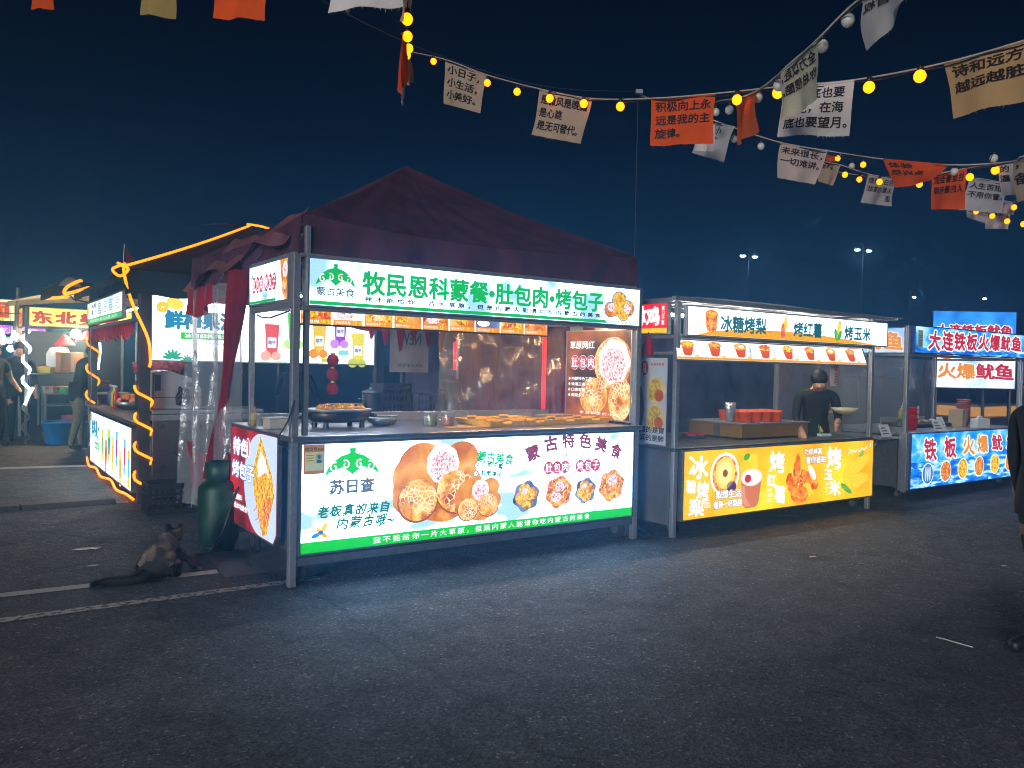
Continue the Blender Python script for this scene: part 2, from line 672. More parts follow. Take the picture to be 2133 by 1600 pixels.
# ------------------------------------------------------------------ bodies grown from a skeleton
def skin(name, joints, edges, subs=2, root=0):
    me = bpy.data.meshes.new(name)
    names = list(joints)
    me.from_pydata([joints[k][0] for k in names], [(names.index(a), names.index(b)) for a, b in edges], [])
    o = bpy.data.objects.new(name, me)
    COL.objects.link(o)
    sk = o.modifiers.new('skin', 'SKIN')
    sk.use_smooth_shade = True
    for i, k in enumerate(names):
        r = joints[k][1]
        me.skin_vertices[0].data[i].radius = (r, r) if not isinstance(r, tuple) else r
        me.skin_vertices[0].data[i].use_root = (i == root)
    sb = o.modifiers.new('sub', 'SUBSURF')
    sb.levels = sb.render_levels = subs
    dg = bpy.context.evaluated_depsgraph_get()
    ev = o.evaluated_get(dg)
    out = bpy.data.meshes.new_from_object(ev)
    bpy.data.objects.remove(o)
    out.polygons.foreach_set('use_smooth', [True] * len(out.polygons))
    return out

def person(label, loc, rotz, coat, legs, skinc='#b98a6c', hairc='#0c0a09', shoe='#15130f', h=1.7, lean=0., bend=0., armL=None, armR=None, step=.1, sleeve=None, hair_long=False, group=None, cap=None, mask=False):
    """standing figure facing local -y; armL / armR = (elbow, hand) offsets from the shoulder"""
    k = h / 1.7
    def V(x, y, z):
        # lean of everything above the hips
        if z > .95:
            t = z - .95
            y = y - math.sin(lean) * t
            z = .95 + math.cos(lean) * t
        return (x * k, y * k, z * k)
    j = {}
    j['pelvis'] = (V(0, 0, .95), (.15 * k, .11 * k))
    j['waist'] = (V(0, 0, 1.1), (.135 * k, .1 * k))
    j['chest'] = (V(0, .01, 1.3), (.165 * k, .115 * k))
    j['collar'] = (V(0, .01, 1.42), (.1 * k, .085 * k))
    hb = bend
    j['neck'] = (V(0, -.01 - .3 * hb * .1, 1.49), .05 * k)
    j['headlow'] = (V(0, -.03 - .06 * hb, 1.55 - .02 * hb), (.066 * k, .078 * k))
    j['headtop'] = (V(0, -.02 - .1 * hb, 1.64 - .05 * hb), (.078 * k, .092 * k))
    j['nose'] = (V(0, -.115 - .1 * hb, 1.57 - .07 * hb), .016 * k)
    e = [('pelvis', 'waist'), ('waist', 'chest'), ('chest', 'collar'), ('collar', 'neck'), ('neck', 'headlow'), ('headlow', 'headtop'), ('headlow', 'nose')]
    for s, n, arm in ((1, 'l', armL), (-1, 'r', armR)):
        el, hd = arm or ((.06, .02, -.27), (.07, -.06, -.52))
        S = Vector(V(s * .19, .01, 1.4))
        E_ = S + Vector((s * el[0], el[1], el[2])) * k
        H_ = S + Vector((s * hd[0], hd[1], hd[2])) * k
        d = (H_ - E_).normalized()
        j['sh' + n] = (tuple(S), .068 * k)
        j['el' + n] = (tuple(E_), .047 * k)
        j['wr' + n] = (tuple(H_), .032 * k)
        j['pa' + n] = (tuple(H_ + d * .06 * k), (.036 * k, .022 * k))
        e += [('collar', 'sh' + n), ('sh' + n, 'el' + n), ('el' + n, 'wr' + n), ('wr' + n, 'pa' + n)]
        side = d.cross(Vector((0, 1, .3))).normalized()
        for q in range(4):
            f = H_ + d * (.12 + .012 * (1.5 - abs(q - 1.5))) * k + side * (q - 1.5) * .02 * k + Vector((0, 0, -.012 * k))
            j['f%d%s' % (q, n)] = (tuple(f), .0085 * k)
            e.append(('pa' + n, 'f%d%s' % (q, n)))
        f = H_ + d * .07 * k + side * -.055 * k
        j['ft' + n] = (tuple(f), .0095 * k)
        e.append(('wr' + n, 'ft' + n))
        fy = s * step
        j['hip' + n] = ((s * .095 * k, 0, .9 * k), .105 * k)
        j['kn' + n] = ((s * .1 * k, (-fy * .5 - .02) * k, .49 * k), .068 * k)
        j['an' + n] = ((s * .1 * k, -fy * k + .02 * k, .09 * k), .047 * k)
        j['to' + n] = ((s * .115 * k, (-fy - .15) * k, .04 * k), (.045 * k, .036 * k))
        e += [('pelvis', 'hip' + n), ('hip' + n, 'kn' + n), ('kn' + n, 'an' + n), ('an' + n, 'to' + n)]
    me = skin('person', j, e, 2)
    mats = [surf('cloth_' + coat, coat, .85, 0, .2, 18, .2, 60), surf('cloth_' + legs, legs, .85, 0, .2, 18, .2, 60), surf('skin_' + skinc, skinc, .5, 0, .06, 20), surf('shoe_' + shoe, shoe, .5, 0, .2, 20),
            surf('cloth_' + (sleeve or coat), sleeve or coat, .85, 0, .2, 18, .2, 60)]
    for m in mats:
        me.materials.append(m)
    jl = [(n, Vector(p), (r if not isinstance(r, tuple) else max(r)) * .9) for n, (p, r) in j.items()]
    reg = {}
    for n, p, r in jl:
        reg[n] = 2 if n[:2] in ('he', 'no', 'ne', 'wr', 'pa') or n[0] == 'f' else 3 if n[:2] in ('to', 'an') else 1 if n[:2] in ('hi', 'kn') else 4 if n[:2] in ('el',) else 0
    for pl in me.polygons:
        c = Vector(pl.center)
        best = min(jl, key=lambda q: (q[1] - c).length - q[2])[0]
        r = reg[best]
        if best == 'pelvis' and c.z < .86 * k:
            r = 1
        if best[:2] == 'an' and c.z > .1 * k:
            r = 1
        pl.material_index = r
    o = bpy.data.objects.new('person', me)
    COL.objects.link(o)
    o.location = loc
    o.rotation_euler = (0, 0, rotz)
    tag(o, label, 'person', group)
    hp = Vector(j['headtop'][0]) + Vector((0, .012 * k, .0))
    hr = MB()
    hr.lathe([(.093 * k * math.sin(t), -.1 * k * math.cos(t)) for t in [math.pi * (.30 + .70 * i / 9) for i in range(10)]], hp + Vector((0, .018 * k, .012 * k)), 18, 1., 1.12)
    if hair_long:
        hr.lathe([(.06 * k, -.26 * k), (.085 * k, -.12 * k), (.092 * k, 0), (.05 * k, .06 * k)], hp + Vector((0, .055 * k, -.02 * k)), 14, 1, .6)
    hr.build('hair' if cap is None else 'cap', surf('hair_' + (cap or hairc), cap or hairc, .6, 0, .4, 60, .4, 120), o, True)
    if not mask:
        ey = MB()
        hl = Vector(j['headlow'][0])
        for s in (-1, 1):
            ey.ball((s * .03 * k, hl.y - .074 * k, hl.z + .045 * k), .009 * k, 8, 6)
        ey.build('eye', surf('eye', (.02, .015, .01), .2), o, True)
        mo = MB()
        mo.ball((0, hl.y - .076 * k, hl.z - .02 * k), .018 * k, 10, 6, 1.2, .5, .35)
        mo.build('mouth', surf('lips', '#8c4a44', .5), o, True)
    # jacket hem that hangs free of the hips
    cz = .80 * k
    hm = MB().lathe([(.175 * k, 0), (.178 * k, .06 * k), (.165 * k, .2 * k), (.15 * k, .3 * k)], (0, 0, cz), 22, 1., .76)
    hm.build('jacket_hem', mats[0], o, True)
    return o

def gores(parent, u0, u1, v0, v1, eh, peak, mat, sag, droop, names='roof_panel'):
    cs = [(u0, v0), (u1, v0), (u1, v1), (u0, v1)]
    for k in range(4):
        a, b = cs[k], cs[(k + 1) % 4]
        def fn(s, t, a=a, b=b):
            x, y = a[0] + (b[0] - a[0]) * s, a[1] + (b[1] - a[1]) * s
            hump = 4 * s * (1 - s)
            z = eh + (peak[2] - eh) * t - sag * math.sin(math.pi * t) * (.35 + .65 * hump) - droop * (1 - t) ** 3 * hump
            z += .008 * math.sin(s * 31 + t * 9) * (1 - t) + .006 * math.sin(s * 57 + t * 4) * (1 - t)
            return (x + (peak[0] - x) * t, y + (peak[1] - y) * t, z)
        MB().grid(fn, 40, 24).build(names, mat, parent, True)
# ================================================================== ground
def asphalt_mat(name, paint=None, wear=.5):
    m, nt, b = new_mat(name)
    L = nt.links.new
    tc = nt.nodes.new('ShaderNodeTexCoord')
    def noise(sc, det=4):
        n = nt.nodes.new('ShaderNodeTexNoise')
        n.inputs['Scale'].default_value = sc
        n.inputs['Detail'].default_value = det
        L(tc.outputs['Object'], n.inputs['Vector'])
        return n.outputs[0]
    def ramp(src, stops):
        r = nt.nodes.new('ShaderNodeValToRGB')
        while len(r.color_ramp.elements) < len(stops):
            r.color_ramp.elements.new(.5)
        for e, (p, c) in zip(r.color_ramp.elements, stops):
            e.position = p
            e.color = (c, c, c, 1) if not isinstance(c, tuple) else c + (1,)
        L(src, r.inputs[0])
        return r.outputs[0]
    def mix(f, a, bb, mode='MIX'):
        x = nt.nodes.new('ShaderNodeMix')
        x.data_type = 'RGBA'
        x.blend_type = mode
        if isinstance(f, float):
            x.inputs[0].default_value = f
        else:
            L(f, x.inputs[0])
        L(a, x.inputs[6])
        if isinstance(bb, tuple):
            x.inputs[7].default_value = bb + (1,)
        else:
            L(bb, x.inputs[7])
        return x.outputs[2]
    vo = nt.nodes.new('ShaderNodeTexVoronoi')
    vo.inputs['Scale'].default_value = 82
    L(tc.outputs['Object'], vo.inputs['Vector'])
    stone = ramp(vo.outputs['Color'], [(.0, (.036, .043, .05)), (.55, (.094, .110, .125)), (.86, (.155, .17, .18)), (.97, (.38, .39, .39))])
    patches = ramp(noise(.35, 6), [(.3, .62), (.7, 1.2)])
    base = mix(1.0, stone, patches, 'MULTIPLY')
    base = mix(1.0, base, ramp(noise(5, 8), [(.3, .75), (.7, 1.25)]), 'MULTIPLY')
    # hairline cracks
    vc = nt.nodes.new('ShaderNodeTexVoronoi')
    vc.feature = 'DISTANCE_TO_EDGE'
    vc.inputs['Scale'].default_value = .33
    nd = nt.nodes.new('ShaderNodeTexNoise')
    nd.inputs['Scale'].default_value = 2.5
    nd.inputs['Detail'].default_value = 8
    L(tc.outputs['Object'], nd.inputs['Vector'])
    va = nt.nodes.new('ShaderNodeMix')
    va.data_type = 'RGBA'
    va.inputs[0].default_value = .3
    L(tc.outputs['Object'], va.inputs[6])
    L(nd.outputs['Color'], va.inputs[7])
    L(va.outputs[2], vc.inputs['Vector'])
    ck = ramp(vc.outputs[0], [(.0, .55), (.006, 0.)])
    base = mix(ck, base, (.02, .021, .023))
    # dark oil drips and pale dried spills
    oil = ramp(noise(3.1, 2), [(.66, 0.), (.72, .5)])
    base = mix(oil, base, (.022, .023, .026))
    # tyre polish and old stains
    st = ramp(noise(1.1, 3), [(.6, 0.), (.72, .55)])
    base = mix(st, base, (.03, .031, .033))
    if paint:
        keep = ramp(noise(26, 8), [(.5 - wear * .35, 0.), (.5 - wear * .35 + .16, 1.)])
        base = mix(keep, base, paint)
    L(base, b.inputs['Base Color'])
    rr = nt.nodes.new('ShaderNodeMapRange')
    rr.inputs[3].default_value = .6
    rr.inputs[4].default_value = .95
    b.inputs['Specular IOR Level'].default_value = .3
    L(noise(2.2, 4), rr.inputs[0])
    L(rr.outputs[0], b.inputs['Roughness'])
    bp = nt.nodes.new('ShaderNodeBump')
    bp.inputs['Strength'].default_value = .75
    bp.inputs['Distance'].default_value = .006
    L(vo.outputs['Distance'], bp.inputs['Height'])
    L(bp.outputs[0], b.inputs['Normal'])
    return m

g = MB().grid(lambda a, b: (-400 + 800 * a, -60 + 900 * b, 0), 24, 24).build('ground', asphalt_mat('asphalt'))
struct(g)
paint = asphalt_mat('worn_paint', (.5, .5, .48), .75)
paint2 = asphalt_mat('flaking_paint', (.5, .49, .46), .35)
def line(name, pts, mat, z=.004):
    o = MB().quad(*[(x, y, z) for x, y in pts]).build(name, mat)
    return struct(o)
line('road_marking', [(-3.9, 4.50), (-2.042, 5.64), (-2.09, 5.735), (-3.95, 4.59)], paint)
line('road_marking', [(-3.6, 3.98), (-1.30, 5.54), (-1.335, 5.625), (-3.65, 4.06)], paint2)
line('road_marking', [(-9.4, 9.35), (-5.60, 11.18), (-5.7, 11.36), (-9.5, 9.55)], paint)
line('road_marking', [(-4.40, 8.10), (-3.98, 8.36), (-4.02, 8.44), (-4.45, 8.18)], paint2)
# lighter patch of paving under the gas bottle
line('paving_patch', [(-2.42, 6.30), (-1.957, 5.53), (-1.10, 6.1), (-1.6, 6.95)], surf('pale_concrete', (.13, .13, .14), .85, 0, .25, 8, .3, 60))

# rubber cable ramp lying across the aisle
t = thing('cable_ramp', 'long flat rubber cable ramp lying across the asphalt on the left', 'cable ramp', (-5.6, 7.32, 0), R(36.5))
mb = MB()
for k in range(3):
    x0 = -.75 + k * .86
    mb = MB()
    mb.prism([(x0, -.13, .002), (x0, .13, .002), (x0, .07, .045), (x0, -.07, .045)], (.84, 0, 0))
    mb.build('ramp_section', surf('ramp_rubber', (.06, .062, .065), .7, 0, .2, 30, .3, 90), t, bevel=.006)

# scraps of litter
def scrap(label, pts, h, mat, name='litter'):
    mb = MB()
    n = len(pts)
    cx = sum(p[0] for p in pts) / n
    cy = sum(p[1] for p in pts) / n
    top = [(x - cx, y - cy, h * (.4 + .6 * ((i * 37) % 5) / 4)) for i, (x, y) in enumerate(pts)]
    mb.add([(x, y, .006) for x, y, z in top] + top, [tuple(range(n))[::-1], tuple(range(n, 2 * n))] + [(i, (i + 1) % n, n + (i + 1) % n, n + i) for i in range(n)])
    o = mb.build(name, mat)
    o.location = (cx, cy, 0)
    return tag(o, label, 'litter')
paper = surf('paper_scrap', (.62, .6, .54), .8, 0, .1, 20)
scrap('crumpled pale paper scrap on the asphalt left of the cat', [(-3.40, 6.24), (-3.32, 6.22), (-3.27, 6.27), (-3.22, 6.26), (-3.21, 6.31), (-3.3, 6.30), (-3.35, 6.27)], .02, paper)
scrap('small flat paper scrap lying just left of the cat', [(-3.03, 5.75), (-2.97, 5.76), (-2.96, 5.79), (-3.02, 5.79)], .008, paper)
scrap('tiny white paper fleck on the asphalt before the squid cart', [(3.92, 6.35), (3.96, 6.35), (3.965, 6.37), (3.93, 6.38)], .008, paper)
scrap('paper scrap on the asphalt below the yellow cart', [(2.46, 6.52), (2.52, 6.53), (2.51, 6.56), (2.46, 6.55)], .008, paper)
s = MB().path([(-.055, .075, .006), (-.02, .03, .008), (.0, .0, .007), (.03, -.04, .007), (.065, -.085, .006)], .0032, 6).build('drinking_straw', WHITEP, None, True)
s.location = (2.515, 4.50, 0)
tag(s, 'thin white drinking straw lying on the asphalt at lower right', 'straw')

# ================================================================== printed colours
WHITE = glow('#ffffff', 1.15)
GREEN = glow('#0ab04a')
GREEN2 = glow('#08c81e')
GREY = glow('#3a4048')
RED = glow('#c81e46')
DRED = glow('#8c1c30')
BUN = foodprint('bun_print', ['#b04a08', '#e08418', '#ffb638', '#ffe08a'], 9, 1., 26, '#fff2d0', 3)
BUNS = foodprint('small_bun_print', ['#b04a08', '#e08418', '#ffb638', '#ffe08a'], 14, 1., 42, '#fff2d0', 3)
SHELL = foodprint('wrap_print', ['#a84e0c', '#d67a1c', '#efa13e', '#f6c071'], 5, 1., None, None, 3)
MEAT = foodprint('meat_print', ['#8c2a34', '#d4788a', '#f4d9d8', '#ffffff', '#c65a70'], 55, 1.05)
MEATW = foodprint('meat_rim_print', ['#f3dfcf', '#ffffff', '#ffe9cc'], 40, 1.1)
SNACK = foodprint('snack_print', ['#7a3a06', '#d98a0c', '#ffcf26', '#ffe98a'], 38, 1.)
SNACKR = foodprint('grilled_print', ['#8a2408', '#d8521a', '#f6a02c', '#fff0c0'], 42, 1.)
PLATE = foodprint('plate_print', ['#2a3050', '#5866a0', '#8f9cc4'], 9, .9)
CORN = foodprint('corn_print', ['#d8a000', '#ffd21e', '#fff07a'], 70, 1.05)
LEAF = foodprint('leaf_print', ['#1f7a2a', '#4fae3e', '#9fd25a'], 20, 1.)
BROTH = foodprint('broth_print', ['#a8320c', '#e0601a', '#ffb646', '#fff3c6'], 30, 1.)
POTATO = foodprint('potato_print', ['#a8380c', '#e8641a', '#ff9a2c', '#ffd27a'], 12, 1.)

def bun_cluster(p, cx, cy, s, big=True, l=2):
    """printed picture of stuffed honeycomb buns on a brown wrapper"""
    G = 'food_picture'
    p.ell(G, cx - .02 * s, cy + .02 * s, .37 * s, .27 * s, SHELL, l, 0, 40, 5, .06)
    p.ell(G, cx + .15 * s, cy + .16 * s, .2 * s, .15 * s, SHELL, l + 1, .6, 30)
    p.ell(G, cx - .13 * s, cy + .13 * s, .21 * s, .2 * s, SHELL, l + 2, -.3, 30)
    p.ell(G, cx + .03 * s, cy + .17 * s, .135 * s, .145 * s, MEATW, l + 3, 0, 30, 9, .03)
    p.ell(G, cx + .035 * s, cy + .15 * s, .11 * s, .11 * s, MEAT, l + 4, 0, 26, 7, .07)
    for qx, qy, qa, qb, qr in ((-.172, -.092, .163, .152, .1), (.152, -.052, .178, .158, -.2)):
        p.ell(G, cx + qx * s, cy + qy * s, qa * s, qb * s, glow('#9a4a0c'), l + 4.5, qr, 30)  # brown shadow under each bun, drawn into the picture
    p.ell(G, cx - .17 * s, cy - .08 * s, .155 * s, .15 * s, BUN if big else BUNS, l + 5, .1, 30)
    p.ell(G, cx + .15 * s, cy - .04 * s, .17 * s, .155 * s, BUN if big else BUNS, l + 6, -.2, 30)

def bubble_text(p, chars, xs, y, r, ry=None, l=4, col=None):
    ry = ry or r
    for i, (c, x) in enumerate(zip(chars, xs)):
        p.ell('red_discs', x, y, r * 1.06, ry * 1.06, WHITE, l - 2, 0, 24)
        p.ell('red_discs', x, y, r, ry, col or RED, l - 1, 0, 24)
        p.text(c, x - r * .66, y - ry * .68, ry * 1.36, WHITE, r * 1.32, bold=.02, l=l)

# ================================================================== stuffed-bun cart (the large one)
LW = film('white_film', '#a8d4f8', '#b2daff', 9.5, 1.5, .40, .64, (1, 1, 2.2))
LW2 = film('white_film_band', '#9fd0f6', '#b8dcff', 3.8, 2.6, .36, .6, (1, 1, 1.2))
M_ = thing('food_cart', 'large steel food cart with white and green lit signs selling stuffed buns', 'food cart', W('M', 0, 0), R(34.7), 'food carts along the row')

def wheel(parent, x, y, r=.085):
    mb = MB()
    o = len(mb.v)
    mb2 = MB().path([(x - .022, y, r), (x - .02, y, r), (x + .02, y, r), (x + .022, y, r)], [r * .82, r, r, r * .82], 22)
    w = mb2.build('wheel', RUBBER, parent, True)
    MB().path([(x - .026, y, r), (x + .026, y, r)], [r * .55, r * .55], 18).build('hub', STEEL_D, w)
    f = MB()
    f.box((x - .036, y - .012, r * .9), (x - .028, y + .012, r * 2 + .04))
    f.box((x + .028, y - .012, r * .9), (x + .036, y + .012, r * 2 + .04))
    f.box((x - .04, y - .035, r * 2 + .02), (x + .04, y + .035, r * 2 + .05))
    f.build('fork', STEEL_D, w)
    return w

def posts(parent, us, vs, h, r=.022, mat=None, z0=0.):
    for u in us:
        for v in vs:
            bx('post', (u - r, v - r, z0), (u + r, v + r, h), mat or STEEL, parent, .006)

# legs and upper frame
for (u, v) in ((-.012, .0), (3.088, .0)):
    bx('post', (u - .026, v - .026, .0), (u + .026, v + .026, 2.222), STEEL, M_, .006)
for (u, v) in ((.0, .985), (3.088, .985)):
    bx('post', (u - .02, v - .02, 1.012), (u + .02, v + .02, 2.2), STEEL, M_, .006)
for (a, b) in (((.02, -.024, 1.85), (3.06, .024, 1.875)), ((.02, .965, 1.90), (3.06, 1.0, 1.935)), ((-.02, .03, 1.868), (.02, .96, 1.905)), ((3.068, .03, 1.868), (3.108, .96, 1.905)),
               ((.02, -.012, 2.208), (3.06, .02, 2.232)), ((-.02, .03, 2.219), (.012, .97, 2.24))):
    bx('frame_rail', a, b, STEEL, M_, .004)
# body, counter and skirt
bx('body', (.03, .07, .19), (3.06, 1.30, .972), STEEL_D, M_, .006)
ct = MB()
ct.box((-.045, -.05, .968), (3.135, 1.345, 1.01))
ct.build('counter', surf('counter_steel', (.42, .42, .42), .38, .9, .12, 18, .1, 150), M_, bevel=.012)
bx('base_rail', (-.01, -.02, .135), (3.07, .03, .19), STEEL_D, M_)
bx('base_rail', (-.01, 1.25, .135), (3.07, 1.30, .19), STEEL_D, M_)
for x, y in ((.075, .10), (3.0, .12), (.09, 1.12), (3.0, 1.2)):
    wheel(M_, x, y)
bx('backsplash', (.1, 1.15, 1.011), (3.0, 1.165, 1.09), STEEL, M_, .003)

# --- top sign, front
part, p = lightbox(M_, 'front_sign', (.055, -.035, 1.876), (1, 0, 0), 3.02, .334, .10, LW2, STEEL)
p.o = Vector((0, -.035, 0))
p.rect('green_stripe', .07, 1.893, 2.68, 1.918, GREEN, 1)
for k in range(24):
    x = 2.68 + k * .0155
    p.rect('check_strip', x, 1.893 + (k % 2) * .0125, x + .0155, 1.9055 + (k % 2) * .0125, glow('#1a7f9c'), 1)
emblem(p, .252, 2.03, .285, .145, GREEN, WHITE)
p.text('蒙古美食', .118, 1.958, .055, GREY, .27, bold=.015)
p.text('牧民恩科蒙餐•肚包肉•烤包子', .452, 1.985, .158, GREEN, 2.19, bold=.034)
p.text('我不能给你一片大草原，但是内蒙人能请你吃内蒙古的美食', .466, 1.934, .036, glow('#20262e'), 2.15, bold=.034, space=1.9)
for cx, cy, r, m in ((2.73, 2.01, .07, SHELL), (2.83, 2.09, .085, SNACK), (2.93, 2.03, .075, SNACK), (2.88, 1.985, .07, SNACK), (2.80, 2.0, .05, BUNS)):
    p.ell('food_picture', cx, cy, r * 1.02, r * .98, PLATE, 2, 0, 20)
    p.ell('food_picture', cx, cy, r * .9, r * .88, m, 3, 0, 20)
p.ell('food_picture', 2.735, 2.03, .04, .038, MEAT, 4)
p.ell('food_picture', 2.925, 2.03, .045, .05, MEAT, 4)
p.build(part)
# --- top sign, side
part, p = lightbox(M_, 'side_sign', (-.03, .955, 1.916), (0, -1, 0), .875, .30, .06, LW2, STEEL)
X = lambda v: .955 - v
p.rect('green_stripe', .012, .014, .60, .034, GREEN, 1)
emblem(p, .065, .19, .08, .05, GREEN, WHITE)
p.text('蒙古美食', .03, .168, .014, GREY, .07)
bubble_text(p, '肚包肉烤包子', [X(.84), X(.755), X(.67), X(.55), X(.465), X(.38)], .152, .043, .062)
p.text('我不能给你一片大草原，但是内蒙人能请你吃内蒙古的美食', .10, .052, .016, GREY, .58)
p.poly('food_picture', [(.69, .29), (.74, .288), (.862, .288), (.862, .014), (.80, .014), (.735, .07), (.72, .16), (.70, .24)], SHELL, 1)
p.ell('food_picture', .80, .215, .05, .055, MEATW, 2)
p.ell('food_picture', .81, .21, .04, .04, MEAT, 3)
p.ell('food_picture', .79, .10, .055, .05, BUNS, 2)
p.build(part)
# --- price strip hung inside
part, p = lightbox(M_, 'price_board', (.10, .27, 1.765), (1, 0, 0), 2.20, .135, .03, film('price_film', '#e8d8c0', '#ffffff', 1.7, 3, .3, .6))
names = ['肚包肉', '羊杂羊肉卷', '羊肉烤包子', '黑椒牛肉包子', '孜然羊肉包', '蜜汁烤包子', '芝士烤包子', '玉米鸡肉包', '奶酪烤包子']
for k in range(9):
    x = .02 + k * .242
    p.rect('food_picture', x, .05, x + .228, .113, [SNACKR, MEATW, SNACK, SHELL, SNACKR, SHELL, PLATE, SNACK, SNACKR][k], 1)
    p.ell('food_picture', x + .07 + .02 * (k % 3), .085, .06, .028, [SNACK, MEAT, BUNS, SNACK, MEAT, SNACK, MEATW, SNACKR, BUNS][k], 2)
    p.rect('price_tag', x, .012, x + .228, .05, glow('#f0961e', 1.), 3)
    p.text(names[k], x + .012, .02, .022, WHITE, .12, l=5)
    p.text(['18  20', '10  10', '8', '8', '12', '10', '8', '10', '7'][k], x + .155, .02, .022, glow('#ffe619'), None, bold=.03, l=5)
p.build(part)
# --- large lit panel under the counter
part, p = lightbox(M_, 'front_panel', (.022, -.034, .207), (1, 0, 0), 3.022, .758, .085, LW, STEEL_D)
p.o = Vector((0, -.034, 0))
p.rect('green_band', .034, .219, 3.032, .294, GREEN2, 1)
p.text('我不能给你一片大草原，但是内蒙人能请你吃内蒙古的美食', .56, .234, .046, WHITE, 1.99, bold=.012, space=1.4)
emblem(p, .398, .74, .405, .18, GREEN2, WHITE)
p.text('苏日查', .236, .606, .098, glow('#5a6068'), .325, bold=.04)
GT = glow('#006a38')
p.text('老板真的来自', .149, .452, .078, GT, .535, bold=.032, shear=.25, brush=.05, space=1.25)
p.text('内蒙古哦~', .289, .363, .078, GT, .43, bold=.032, shear=.25, brush=.05, space=1.25)
for a, c, m in ((2.2, (.165, .36), '#ffc81e'), (.9, (.20, .385), '#ffd21e'), (-.6, (.195, .335), '#f5be14'), (3.5, (.14, .335), '#1e96dc')):
    p.ell('paper_plane_mark', c[0], c[1], .034, .016, glow(m), 2, a, 16)
p.ell('paper_plane_mark', .175, .352, .018, .014, glow('#1e6edc'), 3)
bun_cluster(p, 1.085, .60, 1.02)
bun_cluster(p, 1.43, .46, .56, False, 11)
p.text('蒙古美食', 1.405, .775, .085, glow('#0ab45a'), .335, bold=.035, rot=-.13, l=20)
for k, tx in enumerate(('口感丰富', '鲜嫩弹牙')):
    y = .725 - k * .062
    p.ell('check_marks', 1.41 - k * .01, y + .02, .024, .024, glow('#2a8f8a'), 14)
    p.ell('check_marks', 1.41 - k * .01, y + .02, .019, .019, WHITE, 15)
    p.strip('check_marks', [(1.40 - k * .01, y + .022), (1.408 - k * .01, y + .012), (1.425 - k * .01, y + .036)], .006, glow('#2a8f8a'), 16)
    p.text(tx, 1.45 - k * .01, y + .005, .042, glow('#0a7a68'), .19, brush=.05, rot=-.12, l=20, bold=.04)
for k, c in enumerate('蒙古特色美食'):
    a = (k - 2.5) / 2.5
    p.text(c, 1.90 + k * .172 + (0 if k < 5 else -.005), .845 - .085 * a * a - (.018 if k == 0 else 0), .118, DRED, .125, bold=.042, rot=-.34 * a, brush=.03, l=6)
p.text('锡林郭勒羊肉', 2.18, .765, .033, glow('#2a4a68'), .375, space=1.3, bold=.02)
bubble_text(p, '肚包肉烤包子', [2.10, 2.185, 2.27, 2.43, 2.515, 2.60], .688, .049, .052, 12)
for cx, cy, r, m1, m2 in ((1.885, .475, .125, PLATE, SNACK), (2.215, .485, .135, SNACKR, SNACKR), (2.50, .475, .11, PLATE, SNACK), (2.79, .50, .14, SNACKR, SNACKR)):
    p.ell('food_picture', cx, cy, r, r * .95, m1, 3, .3, 36, 6, .08)
    if m2 is SNACK:
        for a in (.3, 1.9, 3.4, 4.8):
            p.ell('food_picture', cx + .42 * r * math.cos(a), cy + .42 * r * math.sin(a), r * .46, r * .42, SNACK, 4 + int(a))
        p.ell('food_picture', cx - .02, cy + .04, r * .26, r * .2, MEAT, 9)
    else:
        p.ell('food_picture', cx + .02, cy + .35 * r, r * .62, r * .52, SNACK, 4, .4)
        p.ell('food_picture', cx - .02, cy - .35 * r, r * .6, r * .5, SNACK, 5, -.3)
        p.ell('food_picture', cx + .01, cy + .33 * r, r * .4, r * .33, MEAT, 6, .4)
        p.ell('food_picture', cx - .03, cy - .3 * r, r * .4, r * .33, MEAT if cx < 2.5 else BROTH, 7, -.3)
# stall number card pasted on the film
p.rect('stall_card', .046, .752, .195, .952, glow('#a86a28', .8), 1)
p.rect('stall_card', .056, .775, .186, .90, glow('#b4ad78', .75), 2)
p.rect('stall_card', .130, .825, .180, .89, glow('#7f9a86', .75), 3)
p.ell('stall_card', .155, .868, .012, .015, glow('#3a4a50', .7), 4)
p.ell('stall_card', .155, .837, .019, .012, glow('#3a4a50', .7), 4)
p.rect('stall_card', .065, .785, .178, .815, glow('#9fb49a', .75), 3)
p.text('摊位号A44', .056, .908, .026, glow('#2a4a3a', .7), .132, bold=.03)
for k in range(3):
    p.rect('stall_card', .065, .878 - k * .018, .118, .883 - k * .018, glow('#5a6a50', .7), 3)
p.build(part)
# --- red side panel with a clipped corner
SIDEF = film('red_film', '#4a060e', '#a8141e', 1.1, 2.6, .35, .65)
mb = MB()
vv = [(1.33, 1.0), (.20, 1.0), (.19, .96), (.19, .30), (.265, .222), (1.37, .222)]
mb.prism([(-.022, v, w) for v, w in vv], (-.026, 0, 0))
part = mb.build('side_panel', STEEL_D, M_)
part['label'] = 'red lit side panel with a clipped corner and a flatbread picture'
mb = MB()
vi = [(1.315, .985), (.212, .985), (.205, .95), (.205, .305), (.272, .237), (1.355, .237)]
mb.quad(*[(-.0495, v, w) for v, w in vi])
mb.build('lit_film', SIDEF, part)
p = Pr((-.0495, 1.37, 0), (0, -1, 0))
X = lambda v: 1.37 - v
pts = []
for k in range(30):
    a = math.pi * (.5 + k / 29)
    pts.append((X(.46 - .48 * math.cos(a) * -1), .61 + .373 * math.sin(a)))
pts = [(X(.93 - .0), .62)]
pts = [(X(.56 + .40 * math.sin(t)), .61 + .37 * math.cos(t)) for t in [math.pi * i / 20 for i in range(21)]]
p.poly('white_oval', [(X(.21), .98)] + pts + [(X(.27), .24), (X(.21), .31)], glow('#c4d4f4', 1.05), 1)
